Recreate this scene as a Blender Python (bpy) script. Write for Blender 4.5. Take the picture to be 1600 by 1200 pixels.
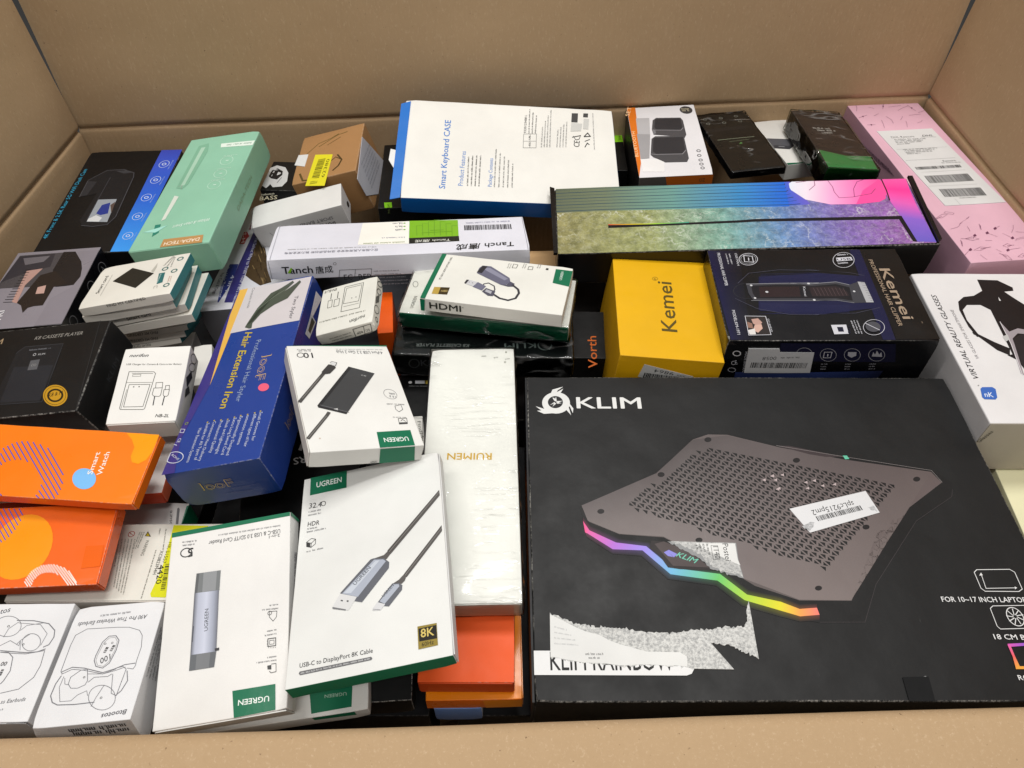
import bpy, bmesh, math, random
from mathutils import Vector, Matrix, noise
from mathutils.geometry import tessellate_polygon

# ------------------------------------------------------------------ camera, world, lamps, exposure
scene = bpy.context.scene
for o in list(bpy.data.objects): bpy.data.objects.remove(o)
C = scene.collection
ZB = 0.22                       # height of the big black box's top above the carton's bottom panel
cam = bpy.data.cameras.new('camera'); cam.sensor_fit = 'HORIZONTAL'; cam.sensor_width = 36
cam.lens = 1150/1600*36; cam.clip_start = .02; cam.clip_end = 50
co = bpy.data.objects.new('camera', cam); C.objects.link(co)
co.location = (0, 0, .6+ZB); co.rotation_euler = (math.radians(90-49), 0, 0); scene.camera = co
world = bpy.data.worlds.new('World'); scene.world = world; world.use_nodes = True
bg = world.node_tree.nodes['Background']; bg.inputs[0].default_value = (1, .985, .96, 1); bg.inputs[1].default_value = .34
def lamp(name, loc, target, sx, sy, power, col=(1, .98, .945)):
    l = bpy.data.lights.new(name, 'AREA'); l.shape = 'RECTANGLE'; l.size = sx; l.size_y = sy; l.energy = power; l.color = col
    o = bpy.data.objects.new(name, l); C.objects.link(o); o.location = loc
    o.rotation_euler = (Vector(target)-Vector(loc)).to_track_quat('-Z', 'Y').to_euler(); return o
lamp('ceiling_lamp', (.35, 1.2, 2.9), (0, .5, ZB), 1.3, .16, 43)
lamp('ceiling_lamp', (-1.0, .2, 3.0), (.1, .5, ZB), .2, 1.3, 26)
lamp('ceiling_lamp', (.4, -.8, 3.0), (0, .5, ZB), 1.3, .3, 33)
vs = scene.view_settings; vs.view_transform = 'Standard'; vs.look = 'None'; vs.gamma = 1; vs.use_curve_mapping = False; vs.exposure = -.14

# ------------------------------------------------------------------ materials
def lin(h):
    h = h.lstrip('#'); r = []
    for i in (0, 2, 4):
        v = int(h[i:i+2], 16)/255; r.append(v/12.92 if v <= .04045 else ((v+.055)/1.055)**2.4)
    return (*r, 1)
class N:
    def __init__(s, name):
        s.m = bpy.data.materials.new(name); s.m.use_nodes = True; s.t = s.m.node_tree
        s.b = s.t.nodes['Principled BSDF']; s.out = s.t.nodes['Material Output']
    def n(s, typ, **kw):
        x = s.t.nodes.new(typ)
        for k, v in kw.items():
            if k.startswith('i_'):
                key = k[2:]; key = int(key) if key.isdigit() else key.replace('_', ' ')
                x.inputs[key].default_value = v
            else: setattr(x, k, v)
        return x
    def l(s, a, b): s.t.links.new(a, b)
    def noise(s, scale, detail=3, rough=.5, vec=None):
        x = s.n('ShaderNodeTexNoise', i_Scale=scale, i_Detail=detail, i_Roughness=rough)
        if vec: s.l(vec, x.inputs['Vector'])
        return x.outputs['Fac']
    def ramp(s, fac, a, b, ca=(0, 0, 0, 1), cb=(1, 1, 1, 1)):
        r = s.n('ShaderNodeValToRGB'); e = r.color_ramp.elements
        e[0].position, e[0].color, e[1].position, e[1].color = a, ca, b, cb
        s.l(fac, r.inputs[0]); return r.outputs[0]
    def mix(s, fac, a, b, typ='MIX'):
        m = s.n('ShaderNodeMix', data_type='RGBA', blend_type=typ)
        for src, i in ((fac, 0), (a, 6), (b, 7)):
            if hasattr(src, 'is_output'): s.l(src, m.inputs[i])
            else: m.inputs[i].default_value = src
        return m.outputs[2]
    def math(s, op, a, b=0.):
        m = s.n('ShaderNodeMath', operation=op)
        for src, i in ((a, 0), (b, 1)):
            if hasattr(src, 'is_output'): s.l(src, m.inputs[i])
            else: m.inputs[i].default_value = src
        return m.outputs[0]
    def bump(s, h, strength, dist, prev=None):
        b = s.n('ShaderNodeBump', i_Strength=strength, i_Distance=dist); s.l(h, b.inputs['Height'])
        if prev: s.l(prev, b.inputs['Normal'])
        return b.outputs[0]
    def obj(s): return s.n('ShaderNodeTexCoord').outputs['Object']

def card(name, rough, coat, edge=False, torn=False):
    """printed board: colour comes from the print (colour attribute), grain and slight waviness from noise"""
    k = N(name); vec = k.obj()
    col = k.n('ShaderNodeAttribute', attribute_name='Col').outputs['Color']
    big = k.noise(14, 3, .6, vec); fine = k.noise(1400, 2, .5, vec)
    v = k.mix(k.ramp(big, .3, .75), (.93, .93, .93, 1), (1.03, 1.03, 1.03, 1)); col = k.mix(1., col, v, 'MULTIPLY')
    v = k.mix(fine, (.95, .95, .95, 1), (1.04, 1.04, 1.04, 1)); col = k.mix(1., col, v, 'MULTIPLY')
    # scuffs: sparse pale scratches and rub marks
    mp = k.n('ShaderNodeMapping', i_Scale=(1, .12, 1)); k.l(vec, mp.inputs[0])
    sc = k.ramp(k.noise(190, 4, .7, mp.outputs[0]), .70, .80); blot = k.ramp(k.noise(16, 4, .7, vec), .52, .72)
    sm = k.math('MULTIPLY', k.math('MULTIPLY', sc, blot), .34); col = k.mix(sm, col, (.55, .54, .52, 1))
    if edge:
        wear = k.n('ShaderNodeAttribute', attribute_name='Wear').outputs['Fac']
        e = k.math('MULTIPLY', k.ramp(k.noise(320, 5, .8, vec), .44, .66), k.ramp(k.noise(13, 3, .6, vec), .40, .62)); col = k.mix(k.math('MULTIPLY', e, wear), col, (.62, .59, .54, 1))
    if torn:
        e = k.ramp(k.noise(420, 6, .8, vec), .42, .60); col = k.mix(k.math('MULTIPLY', e, .75), col, (.22, .225, .23, 1))
    k.l(col, k.b.inputs['Base Color'])
    r = k.ramp(k.noise(22, 4, .6, vec), .3, .7, (rough-.06,)*3+(1,), (rough+.10,)*3+(1,)); k.l(r, k.b.inputs['Roughness'])
    k.b.inputs['Specular IOR Level'].default_value = .32
    k.b.inputs['Coat Weight'].default_value = coat; k.b.inputs['Coat Roughness'].default_value = .16
    b = k.bump(k.noise(9, 2, .5, vec), .5, .006); b = k.bump(k.noise(70, 3, .5, vec), .25, .0008, b); b = k.bump(fine, .05, .0002, b)
    k.l(b, k.b.inputs['Normal']); k.l(b, k.b.inputs['Coat Normal'])
    return k.m
MAT = {}
for fin, r, ct in (('matte', .50, 0), ('satin', .42, .06), ('gloss', .30, .25)):
    MAT[fin] = card('board_'+fin, r, ct); MAT[fin+'_edge'] = card('board_edge_'+fin, r+.15, 0, True)
MAT['torn'] = card('torn_paper', .8, 0, torn=True)
MAT['tape'] = card('clear_tape', .12, .6)

def kraft(name, base, dark, light):
    k = N(name); vec = k.obj()
    mp = k.n('ShaderNodeMapping', i_Scale=(1, 1, .35)); k.l(vec, mp.inputs[0])
    c = k.mix(k.math('ADD', k.math('MULTIPLY', k.ramp(k.noise(3.2, 4, .6, vec), .3, .7), .5), .4), dark, base)
    c = k.mix(k.ramp(k.noise(420, 4, .7, mp.outputs[0]), .56, .78), c, light)
    c = k.mix(k.ramp(k.noise(300, 3, .6, vec), .69, .76), c, (.16, .10, .055, 1))
    c = k.mix(k.math('MULTIPLY', k.ramp(k.noise(230, 4, .7, vec), .35, .65), .30), c, dark)
    c = k.mix(k.math('MULTIPLY', k.ramp(k.noise(40, 5, .7, vec), .55, .8), .15), c, light)
    k.l(c, k.b.inputs['Base Color']); k.b.inputs['Roughness'].default_value = .82; k.b.inputs['Specular IOR Level'].default_value = .2
    w = k.n('ShaderNodeTexWave', i_Scale=42., i_Distortion=.8); w.bands_direction = 'X'; k.l(vec, w.inputs[0])
    b = k.bump(w.outputs['Fac'], .10, .0012); b = k.bump(k.noise(4, 3, .55, vec), .5, .012, b); b = k.bump(k.noise(22, 4, .65, vec), .15, .003, b); b = k.bump(k.noise(500, 3, .6, vec), .35, .0005, b)
    k.l(b, k.b.inputs['Normal']); return k.m
MAT['kraft'] = kraft('kraft_board', (.47, .325, .19, 1), (.415, .282, .16, 1), (.58, .43, .28, 1))

def wrapmat(name, stretch, crease, amt, white):
    """clear shrink film: thin creases that catch the lamps plus painted white haze for glints"""
    k = N(name); vec = k.obj()
    mp = k.n('ShaderNodeMapping', i_Scale=stretch); k.l(vec, mp.inputs[0])
    n1 = k.noise(crease, 2, .5, mp.outputs[0]); rid = k.math('ABSOLUTE', k.math('SUBTRACT', n1, .5))
    line = k.ramp(rid, .0, .03, (1, 1, 1, 1), (0, 0, 0, 1)); blot = k.ramp(k.noise(20, 3, .6, vec), .50, .66)
    cr = k.math('MULTIPLY', line, blot); w2 = k.noise(14, 2, .5, vec)
    b = k.bump(cr, amt, .0011); b = k.bump(w2, .35, .006, b)
    g = k.n('ShaderNodeBsdfGlossy', i_Roughness=.09); k.l(b, g.inputs['Normal'])
    tr = k.n('ShaderNodeBsdfTransparent'); tr.inputs[0].default_value = (.97, .97, .97, 1)
    fr = k.n('ShaderNodeFresnel', i_IOR=1.5); k.l(b, fr.inputs['Normal'])
    f = k.math('ADD', fr.outputs[0], .012)
    mx = k.n('ShaderNodeMixShader'); k.l(f, mx.inputs[0]); k.l(tr.outputs[0], mx.inputs[1]); k.l(g.outputs[0], mx.inputs[2])
    df = k.n('ShaderNodeBsdfDiffuse'); df.inputs[0].default_value = (.8, .8, .8, 1)
    m2 = k.n('ShaderNodeMixShader'); k.l(k.math('MULTIPLY', cr, white), m2.inputs[0]); k.l(mx.outputs[0], m2.inputs[1]); k.l(df.outputs[0], m2.inputs[2])  # diffuse white painted along the creases as haze and glints
    k.l(m2.outputs[0], k.out.inputs[0]); return k.m
MAT['wrap1'] = wrapmat('shrink_film', (.5, 1.3, 1.3), 26, 1.0, .16)
MAT['wrap2'] = wrapmat('shrink_film_ribbed', (.28, 2.8, 1), 44, .48, .0)

def matpad():
    """printed desk-mat picture: marble veins under a green to blue to violet to pink gradient"""
    k = N('printed_marble'); vec = k.obj(); sp = k.n('ShaderNodeSeparateXYZ'); k.l(vec, sp.inputs[0])
    x = k.math('ADD', k.math('MULTIPLY', sp.outputs[0], 2.26), .5)
    r = k.n('ShaderNodeValToRGB'); e = r.color_ramp.elements
    stops = [(0, '#a09a66'), (.25, '#aab074'), (.45, '#86b8ac'), (.62, '#7096d0'), (.78, '#8f74c6'), (.93, '#a46cbc')]
    e[0].position, e[0].color = 0, lin(stops[0][1]); e[1].position, e[1].color = stops[-1][0], lin(stops[-1][1])
    for p, h in stops[1:-1]: q = e.new(p); q.color = lin(h)
    k.l(x, r.inputs[0]); col = r.outputs[0]
    def ridge(sc, w, d):
        r1 = k.math('ABSOLUTE', k.math('SUBTRACT', k.noise(sc, d, .62, vec), .5)); return k.ramp(r1, 0, w, (1, 1, 1, 1), (0, 0, 0, 1))
    cl = k.ramp(k.noise(80, 8, .75, vec), .36, .66); col = k.mix(cl, k.mix(1., col, (.42, .44, .43, 1), 'MULTIPLY'), col)
    bl = k.ramp(k.noise(24, 3, .6, vec), .40, .62)
    vm = k.math('MULTIPLY', k.math('MAXIMUM', k.math('MULTIPLY', ridge(26, .02, 6), bl), k.math('MULTIPLY', ridge(95, .03, 5), .30)), .75)
    col = k.mix(vm, col, k.mix(.62, col, (.92, .95, .86, 1)))
    k.l(col, k.b.inputs['Base Color']); k.b.inputs['Roughness'].default_value = .33; k.b.inputs['Coat Weight'].default_value = .45; k.b.inputs['Coat Roughness'].default_value = .12
    k.l(k.bump(k.noise(9, 2, .5, vec), .5, .006), k.b.inputs['Normal']); return k.m
MAT['marble'] = matpad()
k = N('concrete'); v = k.obj(); k.l(k.mix(k.noise(4, 6, .6, v), (.02, .02, .02, 1), (.035, .034, .033, 1)), k.b.inputs['Base Color']); k.b.inputs['Roughness'].default_value = .8; MAT['concrete'] = k.m  # near black: shade beyond the flap slits is put into this colour

# ------------------------------------------------------------------ helpers
def tag(o, label=None, cat=None, group=None, kind=None):
    if label: o['label'] = label
    if cat: o['category'] = cat
    if group: o['group'] = group
    if kind: o['kind'] = kind
def link(name, me, parent=None):
    o = bpy.data.objects.new(name, me); C.objects.link(o); o.parent = parent; return o
def make(name, verts, faces, cols, mats, midx=None, parent=None, smooth=False):
    me = bpy.data.meshes.new(name); me.from_pydata(verts, [], faces)
    if cols is not None:
        ca = me.color_attributes.new('Col', 'FLOAT_COLOR', 'CORNER'); flat = []
        for f, c in zip(faces, cols):
            if isinstance(c, list):
                for cc in c: flat += cc
            else: flat += list(c)*len(f)
        ca.data.foreach_set('color', flat)
    for m in mats: me.materials.append(m)
    if midx: me.polygons.foreach_set('material_index', midx)
    if smooth: me.polygons.foreach_set('use_smooth', [True]*len(faces))
    me.update(); return link(name, me, parent)
def mm(face, W, D, H, x, y, off):
    x /= 1000; y /= 1000; off /= 1000
    if face == 'T': return (x, y, H+off)
    if face == 'F': return (x, -D/2-off, y)
    if face == 'R': return (W/2+off, x, y)
    if face == 'L': return (-W/2-off, -x, y)
    return (-x, D/2+off, y)

_txt = {}
def textmesh(s, it, bold):
    key = (s, it, bold)
    if key in _txt: return _txt[key]
    cu = bpy.data.curves.new('t', 'FONT'); cu.body = s; cu.resolution_u = 2; cu.shear = it; cu.fill_mode = 'FRONT'
    o = bpy.data.objects.new('t', cu); me = bpy.data.meshes.new_from_object(o)
    v = [(a.co.x, a.co.y) for a in me.vertices]; f = [tuple(p.vertices) for p in me.polygons]
    bpy.data.objects.remove(o); bpy.data.curves.remove(cu); bpy.data.meshes.remove(me)
    if bold:      # heavier weight: the same outline repeated around itself, each a hair above the last
        r = bold*.009; n = len(v); v0, f0 = v, f; v, f = list(v0), list(f0)
        for dx, dy in ((-r, 0), (r, 0), (0, -r), (0, r)):
            k = len(v); v += [(a+dx, b+dy) for a, b in v0]; f += [tuple(k+i for i in q) for q in f0]
    _txt[key] = (v, f); return v, f

def warp(o, W, D, H, seed, split=False):
    """cardboard is never quite flat: bow the faces and let the edges wander, body, print and film alike"""
    bm = bmesh.new(); bm.from_mesh(o.data)
    if split:
        bmesh.ops.triangulate(bm, faces=[f for f in bm.faces if len(f.verts) > 4])
        for _ in range(7):
            es = [e for e in bm.edges if e.calc_length() > .011]
            if not es: break
            bmesh.ops.subdivide_edges(bm, edges=es, cuts=1); bmesh.ops.triangulate(bm, faces=[f for f in bm.faces if len(f.verts) > 4])
    rnd = random.Random(seed*13+1); S = min(W, D)
    bt = rnd.uniform(-.004, .009)*S; bf = rnd.uniform(-.004, .02)*min(W, H); br = rnd.uniform(-.004, .02)*min(D, H)
    off = Vector((seed*2.17, seed*.71, seed*1.3)); amp = .0005+.0016*S
    for v in bm.verts:
        x, y, z = v.co; u, w, h = x/W*2, y/D*2, z/H*2-1
        q = lambda a: max(0, 1-a*a)
        n = noise.noise_vector(v.co*7+off)*amp*.5+noise.noise_vector(v.co*16+off)*amp*.07
        v.co = (x+br*q(w)*q(h)*max(-1, min(1, u))+n.x, y+bf*q(u)*q(h)*max(-1, min(1, w))+n.y, z+bt*q(u)*q(w)*max(0, h)+n.z*.8)
    bm.to_mesh(o.data); bm.free(); return o

def prints(key, parent, W, D, H, fin, box_seed):
    """every print on the box, in millimetres on its faces, stacked in very thin layers"""
    layer = 0
    for part, face, els in PRINT.get(key, ()):
        V, F, K, MI = [], [], [], []; slab = None; stick = part in ('barcode_sticker', 'shipping_label', 'price_sticker', 'side_label')
        base = .0
        def add(pts, faces, col, off, mi=0):
            n = len(V); V.extend(mm(face, W, D, H, x, y, off) for x, y in pts)
            for f in faces: F.append(tuple(n+i for i in f)); K.append(col if isinstance(col, tuple) else [col[i] for i in f]); MI.append(mi)
        for e in els:
            layer += 1; off = base+.20+.008*layer; t = e[0]
            if t == 'p':
                p = list(zip(e[2][::2], e[2][1::2])); mi = e[3] if len(e) > 3 else 0
                tri = tessellate_polygon([[Vector((x, y, 0)) for x, y in p]]); fc = []
                for a, b, c in tri:
                    s = (p[b][0]-p[a][0])*(p[c][1]-p[a][1])-(p[b][1]-p[a][1])*(p[c][0]-p[a][0])
                    fc.append((a, b, c) if s > 0 else (a, c, b))
                add(p, fc, lin(e[1]), off, mi)
            elif t == 'm':      # rows of paired triangular holes inside an outline
                _, col, o, u, cw, ch, reg = e; o = Vector(o); u = Vector(u); w = Vector((u.y, -u.x)); R = list(zip(reg[::2], reg[1::2]))
                def inside(p):
                    sg = [(R[(i+1) % len(R)][0]-R[i][0])*(p.y-R[i][1])-(R[(i+1) % len(R)][1]-R[i][1])*(p.x-R[i][0]) for i in range(len(R))]
                    return all(a <= .5 for a in sg) or all(a >= -.5 for a in sg)
                for r in range(-3, 34):
                    for c in range(-16, 36):
                        q = o+u*cw*(c+.5*(r % 2))+w*ch*.72*r
                        for tr in ((q+u*1.2, q+u*cw*.80, q+w*ch*.46+u*cw*.80), (q+u*.3+w*1.3, q+w*ch*.54+u*.3, q+w*ch*.54+u*cw*.62)):
                            if inside((tr[0]+tr[1]+tr[2])/3):
                                p = [tuple(a) for a in tr]; sg = (p[1][0]-p[0][0])*(p[2][1]-p[0][1])-(p[1][1]-p[0][1])*(p[2][0]-p[0][0])
                                add(p, [(0, 1, 2) if sg > 0 else (0, 2, 1)], lin(col), off)
            elif t == 'g':
                a = list(zip(e[2][::2], e[2][1::2])); b = list(zip(e[3][::2], e[3][1::2])); n = len(a); cs = [lin(c) for c in e[1]]
                cs = cs+[cs[-1]]*(n-len(cs)); fc = []; c2 = [lin(c) for c in e[4]] if len(e) > 4 else cs; c2 = c2+[c2[-1]]*(n-len(c2))
                for i in range(n-1):
                    q = [a[i], b[i], b[i+1]]; s = (q[1][0]-q[0][0])*(q[2][1]-q[0][1])-(q[1][1]-q[0][1])*(q[2][0]-q[0][0])
                    fc.append((i, n+i, n+i+1, i+1) if s > 0 else (i, i+1, n+i+1, n+i))
                add(a+b, fc, cs[:n]+c2[:n], off)
            elif t == 'l':
                p = [Vector(q) for q in zip(e[4][::2], e[4][1::2])]; w = max(e[2], .12)/2; n = len(p); cl = e[3]; L, R = [], []
                for i in range(n):
                    a = p[i-1] if i or cl else None; b = p[(i+1) % n] if i < n-1 or cl else None
                    d1 = (p[i]-a).normalized() if a is not None and (p[i]-a).length else None; d2 = (b-p[i]).normalized() if b is not None and (b-p[i]).length else None
                    d1 = d1 or d2 or Vector((1, 0)); d2 = d2 or d1; tn = d1+d2
                    tn = tn.normalized() if tn.length > .2 else d1; nn = Vector((-tn.y, tn.x)); q = max(.45, abs(nn.dot(Vector((-d1.y, d1.x)))))
                    L.append(tuple(p[i]+nn*w/q)); R.append(tuple(p[i]-nn*w/q))
                fc = [(i, n+i, n+(i+1) % n, (i+1) % n) for i in range(n if cl else n-1)]
                add(L+R, fc, lin(e[1]), off)
            elif t == 't':
                _, s, x, y, ang, L, h, col, it, bold = e; v, f = textmesh(s, it, bold)
                if not v: continue
                x0 = min(a for a, b in v); x1 = max(a for a, b in v)
                cv, _f = textmesh('H' if not any(ord(c) > 255 for c in s) else '唐', 0, 0); ch = max(b for a, b in cv)
                sx = L/max(x1-x0, 1e-6); sy = h/ch; ca, sa = math.cos(ang), math.sin(ang)
                rep = 5 if bold else 1; nv, nf = len(v)//rep, len(f)//rep
                for r in range(rep):
                    add([(x+(a-x0)*sx*ca-b*sy*sa, y+(a-x0)*sx*sa+b*sy*ca) for a, b in v[r*nv:(r+1)*nv]], f[:nf], lin(col), off+.0015*r)
            elif t in 'fb':
                _, col, x, y, ang, L, h, seed = e; rnd = random.Random(seed); ca, sa = math.cos(ang), math.sin(ang); pts, fc = [], []
                def q(a0, a1, b0, b1):
                    n = len(pts)
                    for a, b in ((a0, b0), (a1, b0), (a1, b1), (a0, b1)): pts.append((x+a*ca-b*sa, y+a*sa+b*ca))
                    fc.append((n, n+1, n+2, n+3))
                if t == 'f':     # illegible fine print: letter-like strokes in words
                    a = 0.; u = h*.62
                    while a < L-u:
                        for _ in range(rnd.randint(2, 8)):
                            if a > L-u: break
                            hh = h*rnd.choice((.68, .68, .7, 1.)); st = u*.24; k = rnd.random()
                            q(a, a+st, 0, hh)
                            if k < .75: q(a+u*.5, a+u*.5+st, 0, h*.66)
                            if k < .55: q(a+st, a+u*.5, h*.52, h*.68)
                            elif k > .8: q(a+st, a+u*.6, 0, h*.16)
                            a += u*.92
                        a += u*.7
                else:
                    tot = 0.; seq = []
                    for i in range(seed): w, g = rnd.choice((1, 1, 2, 3)), rnd.choice((1, 1, 2)); seq.append((tot, w)); tot += w+g
                    for a, w in seq: q(a/tot*L, (a+w)/tot*L, 0, h)
                add(pts, fc, lin(col), off)
            elif t == 's':
                p = list(zip(e[3][::2], e[3][1::2])); th = e[2]; n = len(p)
                ar = sum(p[i-1][0]*p[i][1]-p[i][0]*p[i-1][1] for i in range(n))
                if ar < 0: p = p[::-1]
                c = lin(e[1]); k0 = len(V)
                V.extend(mm(face, W, D, H, x, y, .01) for x, y in p); V.extend(mm(face, W, D, H, x, y, th+off) for x, y in p)
                F.append(tuple(k0+n+i for i in range(n))); K.append(c); MI.append(e[4] if len(e) > 4 else 0)
                for i in range(n): j = (i+1) % n; F.append((k0+i, k0+j, k0+n+j, k0+n+i)); K.append(c); MI.append(0)
                base = th
                if stick:      # the sticker is a part, its print a sub-part
                    slab = warp(make(part, V, F, K, [MAT['matte']], None, parent), W, D, H, box_seed, True); V, F, K, MI = [], [], [], []
        if F:
            warp(make('sticker_print' if slab else part, V, F, K, [MAT['matte' if stick else fin], MAT['torn'], MAT['tape'], MAT['marble']], MI, slab or parent), W, D, H, box_seed, True)

def carton_body(W, D, H, cols, fin, wear, bev, seed, parent):
    """one folding box: rounded, rubbed edges, slightly crushed corners"""
    bm = bmesh.new(); bmesh.ops.create_cube(bm, size=1)
    for v in bm.verts: v.co = Vector((v.co.x*W, v.co.y*D, (v.co.z+.5)*H))
    b = min(bev/1000, H*.2)
    bmesh.ops.bevel(bm, geom=bm.edges[:], offset=b, segments=2, profile=.5, affect='EDGES')
    bmesh.ops.subdivide_edges(bm, edges=[e for e in bm.edges if e.calc_length() > .012], cuts=21 if max(W, D) > .2 else 13, use_grid_fill=True)
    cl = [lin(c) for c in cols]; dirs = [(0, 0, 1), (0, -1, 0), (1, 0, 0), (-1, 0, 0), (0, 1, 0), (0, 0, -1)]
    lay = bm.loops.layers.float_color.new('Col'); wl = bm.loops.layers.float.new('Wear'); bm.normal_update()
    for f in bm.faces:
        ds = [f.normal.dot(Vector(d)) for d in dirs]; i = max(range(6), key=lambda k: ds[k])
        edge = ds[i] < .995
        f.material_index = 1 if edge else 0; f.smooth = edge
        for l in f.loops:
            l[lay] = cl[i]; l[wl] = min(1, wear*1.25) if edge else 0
    off = Vector((seed*3.1, seed*1.7, seed*.9)); hs = Vector((W/2, D/2, H/2))
    for v in bm.verts:
        p = v.co-Vector((0, 0, H/2)); d = [hs[i]-abs(p[i]) for i in range(3)]; near = sorted(d)
        e = max(0, 1-near[1]/.004); cr = max(0, 1-near[2]/.010)*e
        k = (.00035*e*max(0, noise.noise(v.co*45+off)+.2)+.0030*cr*max(0, noise.noise(v.co*9+off)+.15))*(.5+wear)
        if k > 0: v.co -= Vector([math.copysign(k, p[i]) if d[i] < .004 else 0 for i in range(3)])
    me = bpy.data.meshes.new('body'); bm.to_mesh(me); bm.free()
    me.materials.append(MAT[fin]); me.materials.append(MAT[fin+'_edge']); o = link('body', me, parent); warp(o, W, D, H, seed); return o

def film(W, D, H, kind, seed, parent):
    """loose shrink film around a box, with folded ends"""
    bm = bmesh.new(); bmesh.ops.create_cube(bm, size=1); g = .0012
    for v in bm.verts: v.co = Vector((v.co.x*(W+2*g), v.co.y*(D+2*g), (v.co.z+.5)*(H+g)+.0))
    bmesh.ops.bevel(bm, geom=bm.edges[:], offset=.0016, segments=2, profile=.5, affect='EDGES')
    bmesh.ops.subdivide_edges(bm, edges=[e for e in bm.edges if e.calc_length() > .012], cuts=34, use_grid_fill=True)
    bm.normal_update(); off = Vector((seed, seed*2.3, 0))
    for v in bm.verts:
        n = v.normal.copy(); q = v.co
        if kind == 1:
            a = abs(noise.noise(Vector((q.x*16, q.y*55, q.z*60))+off)); b = noise.noise(q*28+off)
            v.co = q+n*(.0014*max(0, .3-a)*2+.0004*(b+.6))
        else:
            m = max(0, min(1, (q.x/W+.18)*3.2)); a = noise.noise(Vector((q.x*14, q.y*115, 0))+off)
            tip = max(0, 1-(q.y+D/2)/.03)
            v.co = q+n*(.0024*max(0, a-.1)*m+.0003*(noise.noise(q*25+off)+.6)+.0016*tip*max(0, noise.noise(Vector((q.x*50+q.y*30, q.y*20, 3)))))
    for f in bm.faces: f.smooth = True
    me = bpy.data.meshes.new('shrink_wrap'); bm.to_mesh(me); bm.free(); me.materials.append(MAT['wrap%d' % kind])
    o = link('shrink_wrap', me, parent); warp(o, W, D, H, seed); return o

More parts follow.
